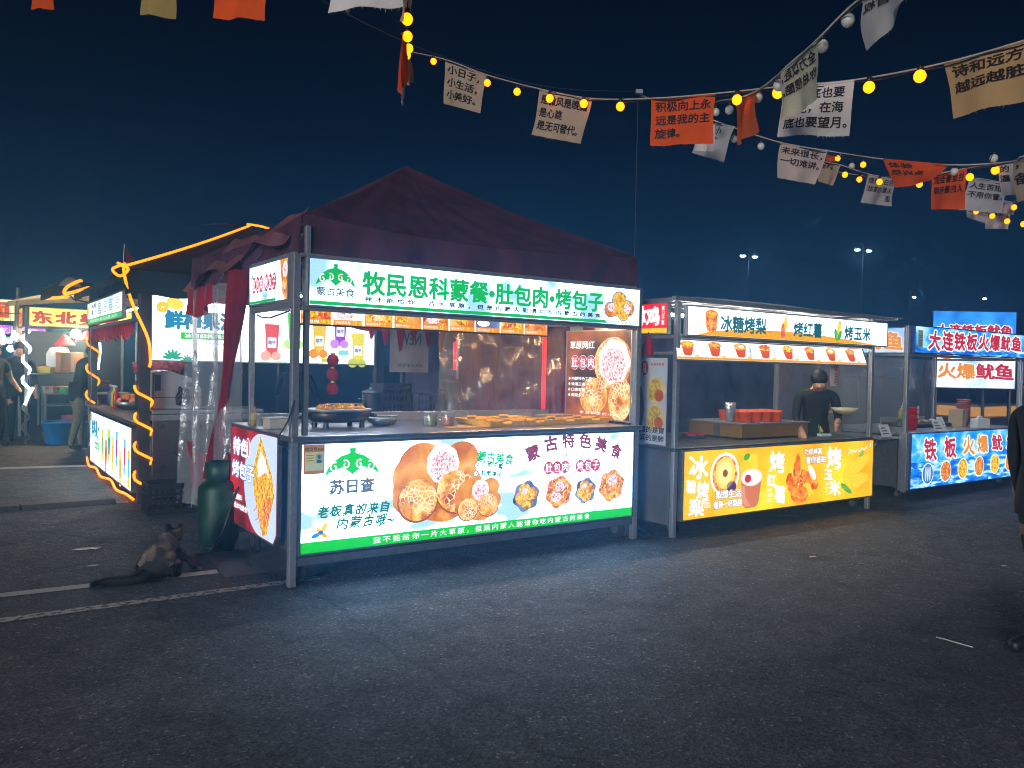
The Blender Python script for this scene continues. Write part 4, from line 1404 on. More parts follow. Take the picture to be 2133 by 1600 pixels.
def make_cat():
    j = {
        'pelvis': ((0, 0, .10), (.092, .09)), 'mid': ((.09, 0, .165), (.098, .095)), 'ribs': ((.175, 0, .205), (.09, .085)), 'shoulder': ((.25, 0, .195), (.07, .07)),
        'neck': ((.295, -.01, .205), .048), 'head': ((.345, -.03, .215), .05), 'muzzle': ((.392, -.035, .185), .028),
        't1': ((-.085, .02, .045), .034), 't2': ((-.13, .09, .03), .030), 't3': ((-.15, .18, .026), .028), 't4': ((-.15, .27, .024), .025), 't5': ((-.18, .35, .018), .010),
    }
    e = [('pelvis', 'mid'), ('mid', 'ribs'), ('ribs', 'shoulder'), ('shoulder', 'neck'), ('neck', 'head'), ('head', 'muzzle'), ('pelvis', 't1'), ('t1', 't2'), ('t2', 't3'), ('t3', 't4'), ('t4', 't5')]
    for s, n in ((1, 'l'), (-1, 'r')):
        j['hip' + n] = ((.01, s * .08, .09), .066)
        j['knee' + n] = ((.10, s * .115, .075), .045)
        j['hock' + n] = ((-.015, s * .105, .03), .024)
        j['hpaw' + n] = ((.08, s * .115, .018), .022)
        e += [('pelvis', 'hip' + n), ('hip' + n, 'knee' + n), ('knee' + n, 'hock' + n), ('hock' + n, 'hpaw' + n)]
        spread = 2.1 if s < 0 else 1
        j['arm' + n] = ((.23, s * .06, .13), .042)
        j['elbow' + n] = ((.215, s * .085 * spread, .09), .028)
        j['wrist' + n] = ((.20, s * .095 * spread, .035), .021)
        j['paw' + n] = ((.225, s * .11 * spread, .018), .022)
        e += [('shoulder', 'arm' + n), ('arm' + n, 'elbow' + n), ('elbow' + n, 'wrist' + n), ('wrist' + n, 'paw' + n)]
        j['ear' + n] = ((.335, s * .036 - .03, .268), .02)
        j['eart' + n] = ((.33, s * .046 - .03, .308), .005)
        e += [('head', 'ear' + n), ('ear' + n, 'eart' + n)]
    me = skin('cat', j, e, 2)
    m, nt, b = new_mat('cat_fur')
    L = nt.links.new
    tc = nt.nodes.new('ShaderNodeTexCoord')
    nz = nt.nodes.new('ShaderNodeTexNoise')
    nz.inputs['Scale'].default_value = 7
    nz.inputs['Detail'].default_value = 6
    nz.inputs['Distortion'].default_value = 1.2
    L(tc.outputs['Object'], nz.inputs['Vector'])
    rp = nt.nodes.new('ShaderNodeValToRGB')
    els = rp.color_ramp.elements
    els[0].position, els[0].color = .38, (.03, .028, .028, 1)
    els[1].position, els[1].color = .72, (.42, .31, .24, 1)
    x = els.new(.52); x.color = (.17, .13, .105, 1)
    L(nz.outputs[0], rp.inputs[0])
    L(rp.outputs[0], b.inputs['Base Color'])
    b.inputs['Roughness'].default_value = .85
    pale = surf('cat_white', (.5, .47, .42), .85, 0, .15, 30)
    dark = surf('cat_dark', (.022, .02, .02), .85, 0, .5, 20)
    for q in (m, pale, dark):
        me.materials.append(q)
    for pl in me.polygons:
        c = pl.center
        if c.z < .035 and c.x > .195:
            pl.material_index = 1
        elif (Vector(c) - Vector((.23, .015, .265))).length < .035:
            pl.material_index = 1
        elif c.x < -.05 or (c.x < .08 and c.z < .1):
            pl.material_index = 2
    o = bpy.data.objects.new('cat', me)
    COL.objects.link(o)
    rnd = random.Random(3)
    fb = MB()
    for pl in me.polygons:
        fb.cur = pl.material_index
        for q in range(5):
            vs = [me.vertices[i].co for i in pl.vertices]
            w = [rnd.random() for _ in vs]
            sw = sum(w)
            p = Vector((0, 0, 0))
            for a, ww in zip(vs, w):
                p += a * (ww / sw)
            if p.z < .012:
                continue
            ln = .016 + .012 * rnd.random() + (.012 if p.x < -.05 else 0)
            d = (pl.normal * .6 + Vector((-.75, 0, -.15)) + Vector((rnd.uniform(-.25, .25), rnd.uniform(-.25, .25), rnd.uniform(-.2, .2)))).normalized()
            sd = d.cross(pl.normal).normalized() * .0011
            tip = p + d * ln
            if tip.z < .005:
                tip.z = .005
            fb.add([p - sd, p + sd, tip], [(0, 1, 2)])
    f = fb.build('fur', [m, pale, dark], o)
    f['kind'] = 'stuff'
    return o
cat = make_cat()
cat.location = (-2.40, 5.47, .0)
cat.rotation_euler = (0, 0, R(99))
cat.scale = (1.0, 1.0, 1.0)
tag(cat, 'shaggy dark brown cat with a pale paw crouching by the gas bottle', 'cat')
# ================================================================== yellow cart (pears, sweet potatoes, corn)
S_ = thing('food_cart', 'steel food cart with a glowing yellow front panel selling roast pears and corn', 'food cart', W('S', 0, 0), R(35.2), 'food carts along the row')
for (u, v) in ((.0, .0), (3.11, .0), (3.11, 1.25)):
    bx('post', (u - .024, v - .024, .0), (u + .024, v + .024, 2.12), STEEL, S_, .006)
bx('post', (-.024, 1.226, .0), (.024, 1.274, 2.12), STEEL, S_, .006)
for a, b in (((.03, -.02, 1.79), (3.08, .02, 1.825)), ((.03, 1.235, 2.09), (3.08, 1.265, 2.12)), ((-.02, .03, 2.12), (.02, 1.22, 2.16)), ((3.09, .03, 2.1), (3.13, 1.22, 2.14)), ((-.06, -.03, 2.122), (3.3, .02, 2.165)), ((-.02, .03, 1.79), (.02, 1.22, 1.82)), ((-.02, .03, 1.645), (.02, 1.22, 1.67))):
    bx('frame_rail', a, b, STEEL, S_, .004)
bx('body', (.05, .06, .12), (3.08, 1.22, .77), STEEL_D, S_, .006)
bx('side_skirt', (-.012, .04, .10), (.012, 1.21, .80), surf('skirt_grey', (.12, .125, .14), .6, .2, .15, 6), S_, .003)
bx('counter', (-.03, -.03, .771), (3.14, 1.28, .806), surf('dark_counter', (.11, .11, .115), .35, .6, .15, 12, .05), S_, .008)
for x, y in ((.1, .1), (3.0, .1), (.1, 1.15), (3.0, 1.15)):
    wheel(S_, x, y, .06)
# flat roof sheets sticking out, lit from below
rf = MB()
rf.grid(lambda a, b: (.25 + 3.65 * a, .06 + 1.25 * b, 2.172 + .012 * math.sin(a * 6) + .02 * b), 24, 4)
rf = rf.build('roof_sheet', cloth('roof_white', (.55, .57, .6), .3), S_, True, thick=.012)
for k in range(5):
    bx('roof_bar', (.4 + .82 * k, .03, 2.14), (.43 + .82 * k, 1.3, 2.166), STEEL, S_, .003)
for u0 in (.35, 1.2, 2.05):
    lp = bx('lamp', (u0, .565, 2.065), (u0 + .7, .585, 2.07), WHITEP, S_, .003)
    bx('tube', (u0 + .02, .56, 2.04), (u0 + .68, .59, 2.064), glow('#fff2dc', 60, True), lp, 0)
bx('lamp_bar', (.03, .555, 2.126), (3.08, .595, 2.136), STEEL, S_, 0)
# warm bulb strip at the back
# --- top sign
LWY = film('white_film_cart', '#b4dcf8', '#e4f2ff', 2.3, 1.2, .3, .5, (1, 1, 1))
part, p = lightbox(S_, 'front_sign', (.05, -.06, 1.815), (1, 0, 0), 3.26, .275, .035, LWY, STEEL)
p.o = Vector((0, -.06, 0))
pts = [(.18 + 2.95 * k / 24, 1.828 + .085 * math.sin(math.pi * (k / 24) ** .75) ** .9) for k in range(25)]
p.poly('orange_hill', [(.18, 1.828)] + pts[1:-1] + [(3.13, 1.828)], glow('#f5a800'), 1)
TEAL = glow('#0c5a64')
p.text('冰糖烤梨', .505, 1.872, .150, TEAL, .655, bold=.035)
p.text('烤红薯', 1.60, 1.872, .145, TEAL, .47, bold=.035)
p.text('烤玉米', 2.48, 1.872, .140, TEAL, .49, bold=.035)
sm = glow('#8a7a5a')
for x, tx in ((1.205, '滋润\n润肺\n甜蜜\n止咳'), (2.11, '软糯\n香甜\n烤一\n烤'), (3.02, '香甜\n软糯\n可口')):
    p.text(tx, x, 1.885, .14, sm, .055, line=1.1)
for x0 in (.30,):
    p.poly('food_picture', [(x0 - .01, 2.02), (x0 + .01, 1.875), (x0 + .05, 1.858), (x0 + .12, 1.858), (x0 + .15, 1.88), (x0 + .16, 2.02)], BROTH, 2)
    p.ell('food_picture', x0 + .075, 2.02, .088, .045, glow('#e8641e'), 3)
    p.ell('food_picture', x0 + .075, 2.02, .074, .034, SNACK, 4)
p.ell('food_picture', 1.455, 1.96, .035, .105, CORN, 2, -.25)
p.ell('food_picture', 1.42, 1.92, .03, .075, POTATO, 3, -.1)
p.ell('food_picture', 1.425, 1.885, .035, .035, glow('#e05a64'), 4)
p.ell('food_picture', 2.375, 1.985, .035, .09, CORN, 2, -.15)
p.ell('food_picture', 2.33, 1.91, .035, .07, LEAF, 3, .4)
p.ell('food_picture', 2.39, 1.91, .03, .06, LEAF, 3, -.5)
p.build(part)
# --- slanted picture menu
mb = MB()
m0, m1 = Vector((-.13, -.11, 1.60)), Vector((2.86, -.11, 1.60))
n0, n1 = Vector((.02, .05, 1.785)), Vector((3.02, .05, 1.785))
mb.prism([tuple(m0), tuple(m1), tuple(n1), tuple(n0)], (0, .012, -.012))
part = mb.build('menu_board', STEEL, S_)
exm = (m1 - m0).normalized()
eym = (Vector((.02, .05, 1.785)) - m0).normalized()
eyn = (eym - exm * eym.dot(exm)).normalized()
wm = (m1 - m0).length
hm_ = (n0 - m0).dot(eyn)
sh = (n0 - m0).dot(exm) / hm_
nm = exm.cross(eyn)
def menu_pt(x, y, l):
    return m0 + exm * (x + sh * y) + eyn * y + nm * (.0015 + .0008 * l)
p = Pr((0, 0, 0), warp=menu_pt)
p.rect('lit_film', .02, .008, wm - .02, hm_ - .008, film('menu_film', '#cfd4dc', '#ffffff', 1.6, 2, .35, .6), 0)
p.rect('orange_edge', .02, .008, wm - .02, .035, glow('#f0a01e'), 1)
for k in range(8):
    x = .16 + k * .365
    p.poly('food_picture', [(x - .085, .19), (x - .055, .06), (x - .03, .045), (x + .03, .045), (x + .055, .06), (x + .085, .19)], glow('#d8501a'), 2)
    p.ell('food_picture', x, .185, .09, .045, BROTH if k % 2 else SNACK, 3)
    p.ell('food_picture', x + .01, .185, .045, .022, [CORN, SNACK, MEATW, POTATO][k % 4], 4)
    p.text('冰\n糖\n烤\n梨', x + .12, .06, .16, glow('#5a5048'), .035)
    p.rect('price_tag', x + .085, .035, x + .15, .06, glow('#f5d21e'), 3)
p.build(part)
# --- lit yellow panel
YF = film('yellow_film', '#e09000', '#f7b31c', 1.35, 1.3, .3, .7)
part, p = lightbox(S_, 'front_panel', (.055, -.055, .145), (1, 0, 0), 3.06, .642, .06, YF, STEEL_D)
p.o = Vector((0, -.055, 0))
p.text('冰', .13, .53, .20, WHITE, .25, bold=.034, brush=.05, shear=.1)
p.text('糖', .10, .40, .115, WHITE, .13, bold=.034, brush=.05, shear=.1)
p.text('烤', .235, .32, .17, WHITE, .17, bold=.034, brush=.05, shear=.1)
p.text('梨', .14, .185, .15, WHITE, .20, bold=.034, brush=.05, shear=.1)
p.text('BING\nTANG\nKAO LI', .345, .245, .085, WHITE, .09, bold=.02, line=.9)
p.ell('food_picture', .625, .54, .205, .205, glow('#e8f0f4'), 2, 0, 36)
p.ell('food_picture', .625, .54, .175, .175, BROTH, 3, 0, 36)
p.ell('food_picture', .625, .55, .14, .15, glow('#f7e06a'), 4)
p.ell('food_picture', .625, .55, .10, .11, glow('#ffef9a'), 5)
p.ell('food_picture', .625, .55, .035, .035, glow('#8a5a20'), 6)
p.ell('food_picture', .72, .42, .07, .05, glow('#5a2a6a'), 4)
p.ell('food_picture', .92, .57, .085, .095, glow('#f2d21a'), 3, .3)
p.ell('food_picture', 1.02, .60, .085, .12, glow('#f7e02a'), 2, -.2)
p.ell('food_picture', .93, .69, .05, .03, LEAF, 4, .4)
p.poly('food_picture', [(.85, .49), (.88, .23), (.93, .195), (1.07, .195), (1.12, .23), (1.165, .49)], glow('#d87a5a'), 7)
p.poly('food_picture', [(.855, .40), (.875, .26), (.92, .215), (1.0, .21), (.93, .30), (.90, .42)], glow('#e89a7c'), 8)
p.ell('food_picture', 1.008, .49, .16, .085, glow('#f2e4dc'), 9)
p.ell('food_picture', 1.008, .49, .135, .066, MEATW, 10)
p.ell('food_picture', .95, .48, .05, .04, glow('#c8323c'), 11)
BLK = glow('#20344a')
p.text('梨想生活', .50, .315, .075, WHITE, .36, bold=.03, outline=BLK, ow=.05)
p.text('需要一杯梨醉', .475, .225, .07, WHITE, .40, bold=.03, outline=BLK, ow=.05)
p.text('烤', 1.285, .515, .20, WHITE, .23, bold=.034, brush=.05)
p.text('红', 1.25, .385, .115, WHITE, .14, bold=.034, brush=.05)
p.text('薯', 1.37, .205, .17, WHITE, .17, bold=.034, brush=.05)
p.text('KAO\nHONG\nSHU', 1.25, .225, .14, WHITE, .095, bold=.02, line=1.2)
for (x, y, a, b, r, m) in ((1.72, .52, .06, .17, -.1, POTATO), (1.62, .40, .07, .10, .3, POTATO), (1.95, .40, .16, .08, -.5, POTATO), (1.80, .40, .07, .13, -.3, SNACKR), (1.77, .27, .15, .09, -.1, POTATO), (1.88, .29, .10, .085, .3, CORN), (1.98, .48, .10, .04, -.9, MEATW)):
    p.ell('food_picture', x, y, a, b, m, 2 + int(x * 37) % 6, r)
p.text('为你烤真', 1.83, .665, .065, WHITE, .30, bold=.02, outline=BLK, ow=.05, l=12, brush=.03)
p.text('薯你香甜', 1.86, .575, .07, WHITE, .34, bold=.02, outline=BLK, ow=.05, l=12, brush=.03)
p.text('烤', 2.24, .50, .22, WHITE, .25, bold=.034, brush=.05)
p.text('玉', 2.20, .39, .10, WHITE, .14, bold=.034, brush=.05)
p.text('米', 2.29, .215, .15, WHITE, .20, bold=.034, brush=.05)
p.text('KAO\nYU\nMI', 2.225, .245, .11, WHITE, .06, bold=.02, line=1.2)
p.ell('food_picture', 2.78, .50, .27, .075, CORN, 2, .35, 40)
p.ell('food_picture', 2.76, .33, .26, .075, CORN, 3, .2, 40)
p.ell('food_picture', 2.60, .27, .12, .03, LEAF, 4, -.5)
p.ell('food_picture', 2.86, .60, .08, .03, LEAF, 1, .8)
p.strip('lettering', [(2.62, .645), (2.66, .69), (2.68, .64), (2.70, .68), (2.75, .655), (2.80, .69), (2.82, .65), (2.88, .70), (2.92, .67), (2.97, .715), (2.98, .68)], .012, WHITE, 5)
p.strip('lettering', [(3.03, .70), (3.05, .745)], .014, WHITE, 5)
p.build(part)
# --- red sign and pear poster on the left end
part, p = lightbox(S_, 'side_sign', (-.03, 1.0, 1.83), (0, -1, 0), .92, .29, .03, film('red_sign_film', '#c80a1e', '#ee1e32', 1.15, 2, .3, .7), STEEL)
p.rect('yellow_band', .012, .012, .908, .055, glow('#f5c81e'), 1)
p.text('钵钵鸡', .30, .085, .165, WHITE, .50, bold=.045, brush=.04)
p.text('爽\n口\n不\n腻', .835, .085, .17, WHITE, .035, bold=.02)
p.text('够味！', .40, .02, .03, glow('#a01414'), .12, bold=.03)
p.build(part)
mb = MB().prism([(-.034, v, w) for v, w in ((.95, .835), (.085, .82), (.085, 1.612), (.95, 1.62))], (.012, 0, 0))
part = mb.build('side_poster', surf('poster_white', (.55, .62, .68), .5, 0, .04, 4), S_)
p = Pr((-.034, .95, .82), (0, -1, 0))
X = lambda v: .95 - v
PO = surf('poster_orange', '#d0601a', .6)
PB = surf('poster_brown', '#8a3a1c', .6)
PY = surf('poster_yellow', '#e8b83a', .6, 0, .5, 40)
p.ell('food_picture', X(.56), .32, .20, .33, PB, 1)
p.ell('food_picture', X(.52), .40, .10, .14, PO, 2)
p.ell('food_picture', X(.50), .36, .08, .11, PY, 3)
for cy in (.50, .25):
    p.ell('food_picture', X(.21), cy, .125, .125, surf('poster_pale', '#e8d0a0', .6), 1)
    p.ell('food_picture', X(.22), cy + .03, .07, .075, PY, 2)
    p.ell('food_picture', X(.17), cy - .05, .055, .055, PO, 3)
    p.ell('food_picture', X(.26), cy - .045, .05, .05, PY, 3)
p.text('烤梨', X(.62), .57, .15, ink('#1e2a38'), .20, bold=.02, brush=.04)
p.ell('red_seal', X(.36), .70, .045, .07, ink('#c8281e'), 1)
p.text('软\n糯', X(.385), .655, .09, ink('#f0e8e0'), .04, bold=.02)
p.text('暖的是胃', X(.40), .105, .055, ink('#20303c'), .30, bold=.02)
p.text('润的是肺', X(.40), .03, .055, ink('#20303c'), .30, bold=.02)
for k in range(5):
    p.ell('red_seal', X(.27 - .035 * k), .735, .015, .015, ink('#d8847c'), 1)
p.build(part)
t = on('S', -.06, .30, 1.63, 'red_tassel', 'red tassel hanging below the red sign on the yellow cart', 'tassel')
MB().lathe([(.012, .19), (.02, .16), (.045, .10), (.05, 0), (.0, .01)], (0, 0, 0), 14).build('tassel', cloth('tassel_red', (.6, .02, .02), .3), t, True)
MB().tube((0, 0, .19), (0, 0, .22), .006, 6).build('cord', REDC, t)
# plastic side screens
for (o, w, nm) in (((3.09, .05), 1.15, 'right'),):
    mb = MB().grid(lambda a, b: (o[0] + .015 * math.sin(a * 11 + b * 3), o[1] + w * a, .82 + 1.0 * b), 20, 12)
    mb.build('plastic_screen', plastic_film('clear_film', .07), S_, True)

# warming box with cups
t = on('S', 1.88, .68, .807, 'warming_box', 'wide brown steel warming box on the yellow cart counter', 'warming box')
wb = surf('warm_brown', (.30, .17, .06), .45, .3, .15, 10)
bx('case', (-.56, -.36, .012), (.56, .36, .15), wb, t, .008)
bx('top_plate', (-.575, -.375, .151), (.575, .375, .168), STEEL, t, .004)
bx('latch', (-.578, -.08, .03), (-.563, .0, .14), STEEL_D, t, .003)
for x in (-.5, .5):
    for y in (-.3, .3):
        MB().lathe([(.02, 0), (.02, .012)], (x, y, 0), 10).build('foot', BLACKP, t)
cupm = surf('orange_cup', '#e0501c', .45, 0, .12, 10)
soup = surf('pear_soup', '#e8963c', .25, 0, .3, 40)
k = 0
for r_ in range(3):
    for c_ in range(5):
        if (r_, c_) == (0, 4):
            continue
        u = 1.50 + .17 * c_ + .05 * r_
        v = .43 + .17 * r_
        t = on('S', u, v, .976, 'paper_cup', 'ribbed orange paper cup standing on the warming box', 'cup', 0, 'cups on the warming box')
        MB().lathe([(.056, .0), (.06, .003), (.076, .105), (.08, .108), (.074, .108), (.058, .01), (.0, .008)], (0, 0, 0), 18).build('cup', cupm, t, True)
        MB().lathe([(.0, .09), (.07, .09)], (0, 0, 0), 14).build('soup', soup, t)
t = on('S', 1.42, .56, .976, 'plastic_cup', 'stack of clear plastic cups at the left of the warming box', 'cups')
for k in range(3):
    MB().lathe([(.045, .03 * k), (.06, .03 * k + .14), (.063, .03 * k + .14)], (0, 0, 0), 16).build('cup', plastic_film('cup_plastic', .2), t, True)
t = on('S', 2.66, .28, .807, 'payment_stand', 'small green framed payment card stand on the yellow cart counter', 'card stand', -8)
mb = MB().prism([(-.07, -.02, .03), (.07, -.02, .03), (.07, .03, .24), (-.07, .03, .24)], (0, .008, 0))
mb.build('frame', surf('green_frame', '#3aa03c', .5), t)
mb = MB().prism([(-.055, -.0215, .05), (.055, -.0215, .05), (.055, .0225, .225), (-.055, .0225, .225)], (0, .004, 0))
mb.build('card', surf('orange_card', '#e8b48a', .5, 0, .1, 30), t)
bx('base', (-.08, -.05, 0), (.08, .05, .03), WHITEP, t)
t = on('S', 1.02, .7, .807, 'steel_tray', 'flat dark tray with a red cloth left of the warming box', 'tray')
MB().lathe([(.14, 0), (.16, .03), (.165, .03), (.145, .004)], (0, 0, 0), 4, 1.3, .9).build('tray', STEEL_D, t)
MB().grid(lambda a, b: (-.1 + .2 * a, -.08 + .16 * b, .035 + .02 * math.sin(a * 7) * math.sin(b * 5)), 10, 8).build('cloth', REDC, t, True)
t = on('S', 2.44, .02, 1.50, 'paper_note', 'pale paper note with red print hanging in the yellow cart opening', 'paper note', 6)
MB().grid(lambda a, b: (-.075 + .15 * a + .03 * b, .02 * math.sin(b * 3), -.13 + .25 * b), 6, 8).build('note', surf('note_paper', (.6, .5, .48), .7), t, True)
q = Pr((-.07, -.024, -.12))
for k in range(6):
    q.rect('lettering', .02 + .004 * k, .03 + .03 * k, .11 + .004 * k, .042 + .03 * k, ink('#b4504a'), 4)
q.build(t)
t = on('S', 3.32, .35, 0, 'steel_bin', 'tall pale steel drum standing right of the yellow cart', 'drum')
MB().lathe([(.12, .05), (.125, .06), (.125, .58), (.12, .585), (.0, .6)], (0, 0, 0), 20).build('drum', surf('pale_drum', (.35, .37, .4), .5, .3), t, True)
for z in (.2, .4):
    MB().lathe([(.127, z), (.13, z + .008), (.127, z + .016)], (0, 0, 0), 20).build('band', STEEL_D, t, True)
for a in range(3):
    MB().tube((.09 * math.cos(a * 2.1), .09 * math.sin(a * 2.1), 0), (.09 * math.cos(a * 2.1), .09 * math.sin(a * 2.1), .05), .015, 8).build('foot', BLACKP, t)
# behind the yellow cart: dark red awning cloth, warm lit back
def awn(a, b):
    u = .2 + 1.9 * a
    return (u, 2.2 + .5 * b + .05 * math.sin(u * 9), 1.42 - .75 * b - .28 * abs(a - .45) + .03 * math.sin(u * 14))
o = MB().grid(awn, 40, 14).build('folded_awning', cloth('brown_canvas', (.11, .03, .03), .2, .3), None, True)
o.location = W('S', 0, 0); o.rotation_euler = (0, 0, R(35.2))
tag(o, 'folded dark red canvas awning behind the yellow cart', 'canvas')
t = on('S', 2.05, 3.6, 0, 'partition_screen', 'pale grey plastic partition behind the yellow cart', 'screen')
MB().grid(lambda a, b: (-1.1 + 2.9 * a, .04 * math.sin(a * 15), .5 + 1.45 * b), 40, 8).build('sheet', surf('grey_sheet', (.16, .17, .24), .5, 0, .2, 5, .4, 8), t, True)
TARP = cloth('slate_tarp', (.15, .16, .24), .15, .25, 60)
for (fr, u0, u1, v, lab) in (('S', -.6, 4.6, 4.0, 'dark slate tarpaulin wall closing the back of the yellow cart'), ('Q', -1.2, 3.4, 3.2, 'slate blue tarpaulin wall behind the squid cart')):
    tt = on(fr, u0, v, 0, 'tarpaulin_wall', lab, 'tarpaulin')
    w__ = u1 - u0
    MB().grid(lambda a, b: (w__ * a, .05 * math.sin(a * 17) + .03 * math.sin(a * 41 + b * 3), .03 + 2.0 * b + .03 * math.sin(a * 9) * b), 70, 12).build('sheet', TARP, tt, True)
    for q in (0, .5, 1):
        bx('post', (w__ * q - .02, .10, 0), (w__ * q + .02, .14, 2.1), STEEL_D, tt)
for x in (-1.1, .2, 1.8):
    bx('post', (x - .02, .05, 0), (x + .02, .09, 2.05), STEEL_D, t)
t = on('S', 1.55, 3.3, 1.72, 'lamp_strip', 'warm orange lamp strip glowing behind the yellow cart', 'lamp')
bx('housing', (-.42, -.03, .02), (.42, .03, .05), STEEL_D, t)
for k in range(5):
    bx('tube', (-.40 + .165 * k, -.02, -.06), (-.27 + .165 * k, .02, .019), glow('#ff8c28', 3.0, True), t, 0)
MB().tube((0, 0, .05), (0, 0, .5), .005, 5).build('cord', CABLE, t)
t = on('S', 1.0, 3.2, 1.80, 'lamp_strip', 'small pink lamp strip glowing behind the yellow cart', 'lamp')
bx('tube', (-.12, -.015, -.03), (.12, .015, 0), glow('#ff6a8c', 2.0, True), t, 0)
bx('housing', (-.13, -.02, .001), (.13, .02, .02), STEEL_D, t, 0)
MB().tube((0, 0, .02), (0, 0, .4), .005, 5).build('cord', CABLE, t)

# ================================================================== squid cart
Q_ = thing('food_cart', 'steel food cart with glowing blue sea panels selling grilled squid', 'food cart', W('Q', 0, 0), R(35.2), 'food carts along the row')
for (u, v) in ((.0, .0), (2.98, .0), (.0, 1.2), (2.98, 1.2)):
    bx('post', (u - .024, v - .024, 0 if v else .1), (u + .024, v + .024, 2.10), STEEL, Q_, .006)
for a, b in (((.03, -.02, 1.735), (2.95, .02, 1.765)), ((.03, 1.185, 2.05), (2.95, 1.215, 2.08)), ((-.02, .03, 1.735), (.02, 1.17, 1.765)), ((2.96, .03, 1.735), (3.0, 1.17, 1.765))):
    bx('frame_rail', a, b, STEEL, Q_, .004)
bx('body', (.05, .06, .14), (2.95, 1.18, .78), STEEL_D, Q_)
bx('end_cap', (-.04, -.05, .12), (.026, .05, .82), STEEL, Q_)
bx('counter', (-.03, -.03, .781), (3.02, 1.23, .815), STEEL, Q_, .006)
bx('side_tray', (-.42, .05, .74), (-.035, 1.1, .77), STEEL, Q_, .006)
for x, y in ((.15, .15), (2.8, .15), (.15, 1.1), (2.8, 1.1)):
    wheel(Q_, x, y, .05)
SEA1 = sea_film('sea_film_panel', .455, 1.15)
SEA2 = sea_film('sea_film_sign', 1.87, 1.1)
CR = glow('#c81e3c')
OR = glow('#f0962a')
part, p = lightbox(Q_, 'front_panel', (.03, -.06, .13), (1, 0, 0), 3.0, .68, .05, SEA1, surf('blue_frame', (.05, .09, .3), .4, .4))
p.o = Vector((0, -.06, 0))
for k, (c, x) in enumerate(zip('铁板火爆鱿鱼', (.34, .83, 1.31, 1.68, 2.08, 2.50))):
    p.text(c, x, .475 + .012 * k, .25 - .012 * k, OR if k in (2, 3) else CR, .29, bold=.035, brush=.03, outline=WHITE, ow=.075, shear=-.08)
for k in range(6):
    x = .44 + k * .435
    y = .305 + .008 * k
    p.ell('food_picture', x, y, .135, .135, WHITE, 3, 0, 28)
    p.ell('food_picture', x, y, .122, .122, [glow('#3a86c4'), SNACKR, SNACK, SNACKR, CORN, BROTH][k], 4, 0, 28)
    if k == 0:
        for q in range(3):
            p.ell('food_picture', x - .05 + .05 * q, y, .018, .09, glow('#d8e8f4'), 5)
    else:
        for q in range(9):
            a = q * .7 + k
            p.ell('food_picture', x + .07 * math.cos(a * 2.3), y + .07 * math.sin(a * 1.7), .035, .014, [SNACK, BROTH, CORN, SNACK, SNACK, SNACKR][k], 5 + q % 4, a)
p.build(part)
part, p = lightbox(Q_, 'front_sign', (.05, -.055, 1.77), (1, 0, 0), 2.94, .335, .05, SEA2, surf('blue_frame', (.05, .09, .3), .4, .4))
p.o = Vector((0, -.055, 0))
for k, c in enumerate('大连铁板火爆鱿鱼'):
    p.text(c, .375 + k * .312, 1.825 + .008 * k, .225 - .006 * k, CR, .275, bold=.04, brush=.03, outline=WHITE, ow=.07, shear=.12)
p.rect('notice_card', .13, 1.84, .24, 2.05, glow('#8a9a8a', .6), 2)
for k in range(5):
    p.rect('notice_card', .145, 1.86 + .03 * k, .225, 1.875 + .03 * k, glow('#5a6a60', .5), 3)
p.build(part)
part, p = lightbox(Q_, 'side_sign', (-.03, 1.2, 1.765), (0, -1, 0), 1.19, .315, .04, film('pale_sea_film', '#6aa0d8', '#b4d2f0', 1.0, 2, .35, .65), STEEL)
for k, c in enumerate('火爆鱿鱼'):
    p.text(c, .12 + k * .27, .055, .20, OR, .22, bold=.035, brush=.03, outline=glow('#e8e0f0'), ow=.06)
p.build(part)
for u0 in (.6, 1.7):
    lp = bx('lamp', (u0, .55, 2.065), (u0 + .7, .60, 2.085), WHITEP, Q_, .003)
    bx('tube', (u0 + .02, .56, 2.052), (u0 + .68, .59, 2.0645), glow('#dcebff', 60, True), lp, 0)
bx('lamp_bar', (.03, .555, 2.086), (2.95, .595, 2.096), STEEL, Q_, 0)
for k, (o, w) in enumerate((((.03, 1.19), 2.9),)):
    MB().grid(lambda a, b: (o[0] + w * a, o[1] + .02 * math.sin(a * 22 + b * 3), .83 + .92 * b), 40, 8).build('plastic_screen', plastic_film('clear_film', .07), Q_, True)
MB().grid(lambda a, b: (.02 + .012 * math.sin(a * 12 + b * 4), .05 + 1.1 * a, .83 + .9 * b), 20, 8).build('plastic_screen', plastic_film('clear_film', .07), Q_, True)
# crystal bead edging on the right post
mb = MB()
for k in range(34):
    mb.ball((2.94, -.05, .86 + .026 * k), .008, 6, 4)
mb.build('bead_string', glow('#cfe4ff', .8), Q_, True)

# two more lit boards behind the squid cart
t = thing('lit_signboard', 'tall blue lit signboard rising behind the squid cart', 'signboard', (6.48, 12.45, 0), R(-2))
BF = film('blue_film', '#0a64c8', '#3aa0f0', 1.15, 1.6, .35, .65)
part, p = lightbox(t, 'board', (0, 0, 2.07), (1, 0, 0), 1.28, .45, .05, BF, surf('blue_frame', (.05, .09, .3), .4, .4))
p.text('大连铁板鱿鱼', .07, .06, .17, CR, 1.14, bold=.045, brush=.03, outline=WHITE, ow=.07)
p.build(part)
for x in (.04, 1.24):
    bx('post', (x - .02, .055, 0), (x + .02, .09, 2.5), STEEL_D, t)
t = thing('lit_signboard', 'white and blue lit board with fiery orange letters inside the squid cart', 'signboard', (6.48, 12.30, 0), R(0))
part, p = lightbox(t, 'board', (0, 0, 1.323), (1, 0, 0), 1.22, .60, .04, film('pale_blue_film', '#58a8e4', '#f0f8ff', 1.4, 1.2, .3, .62, (1, 1, 2)), STEEL)
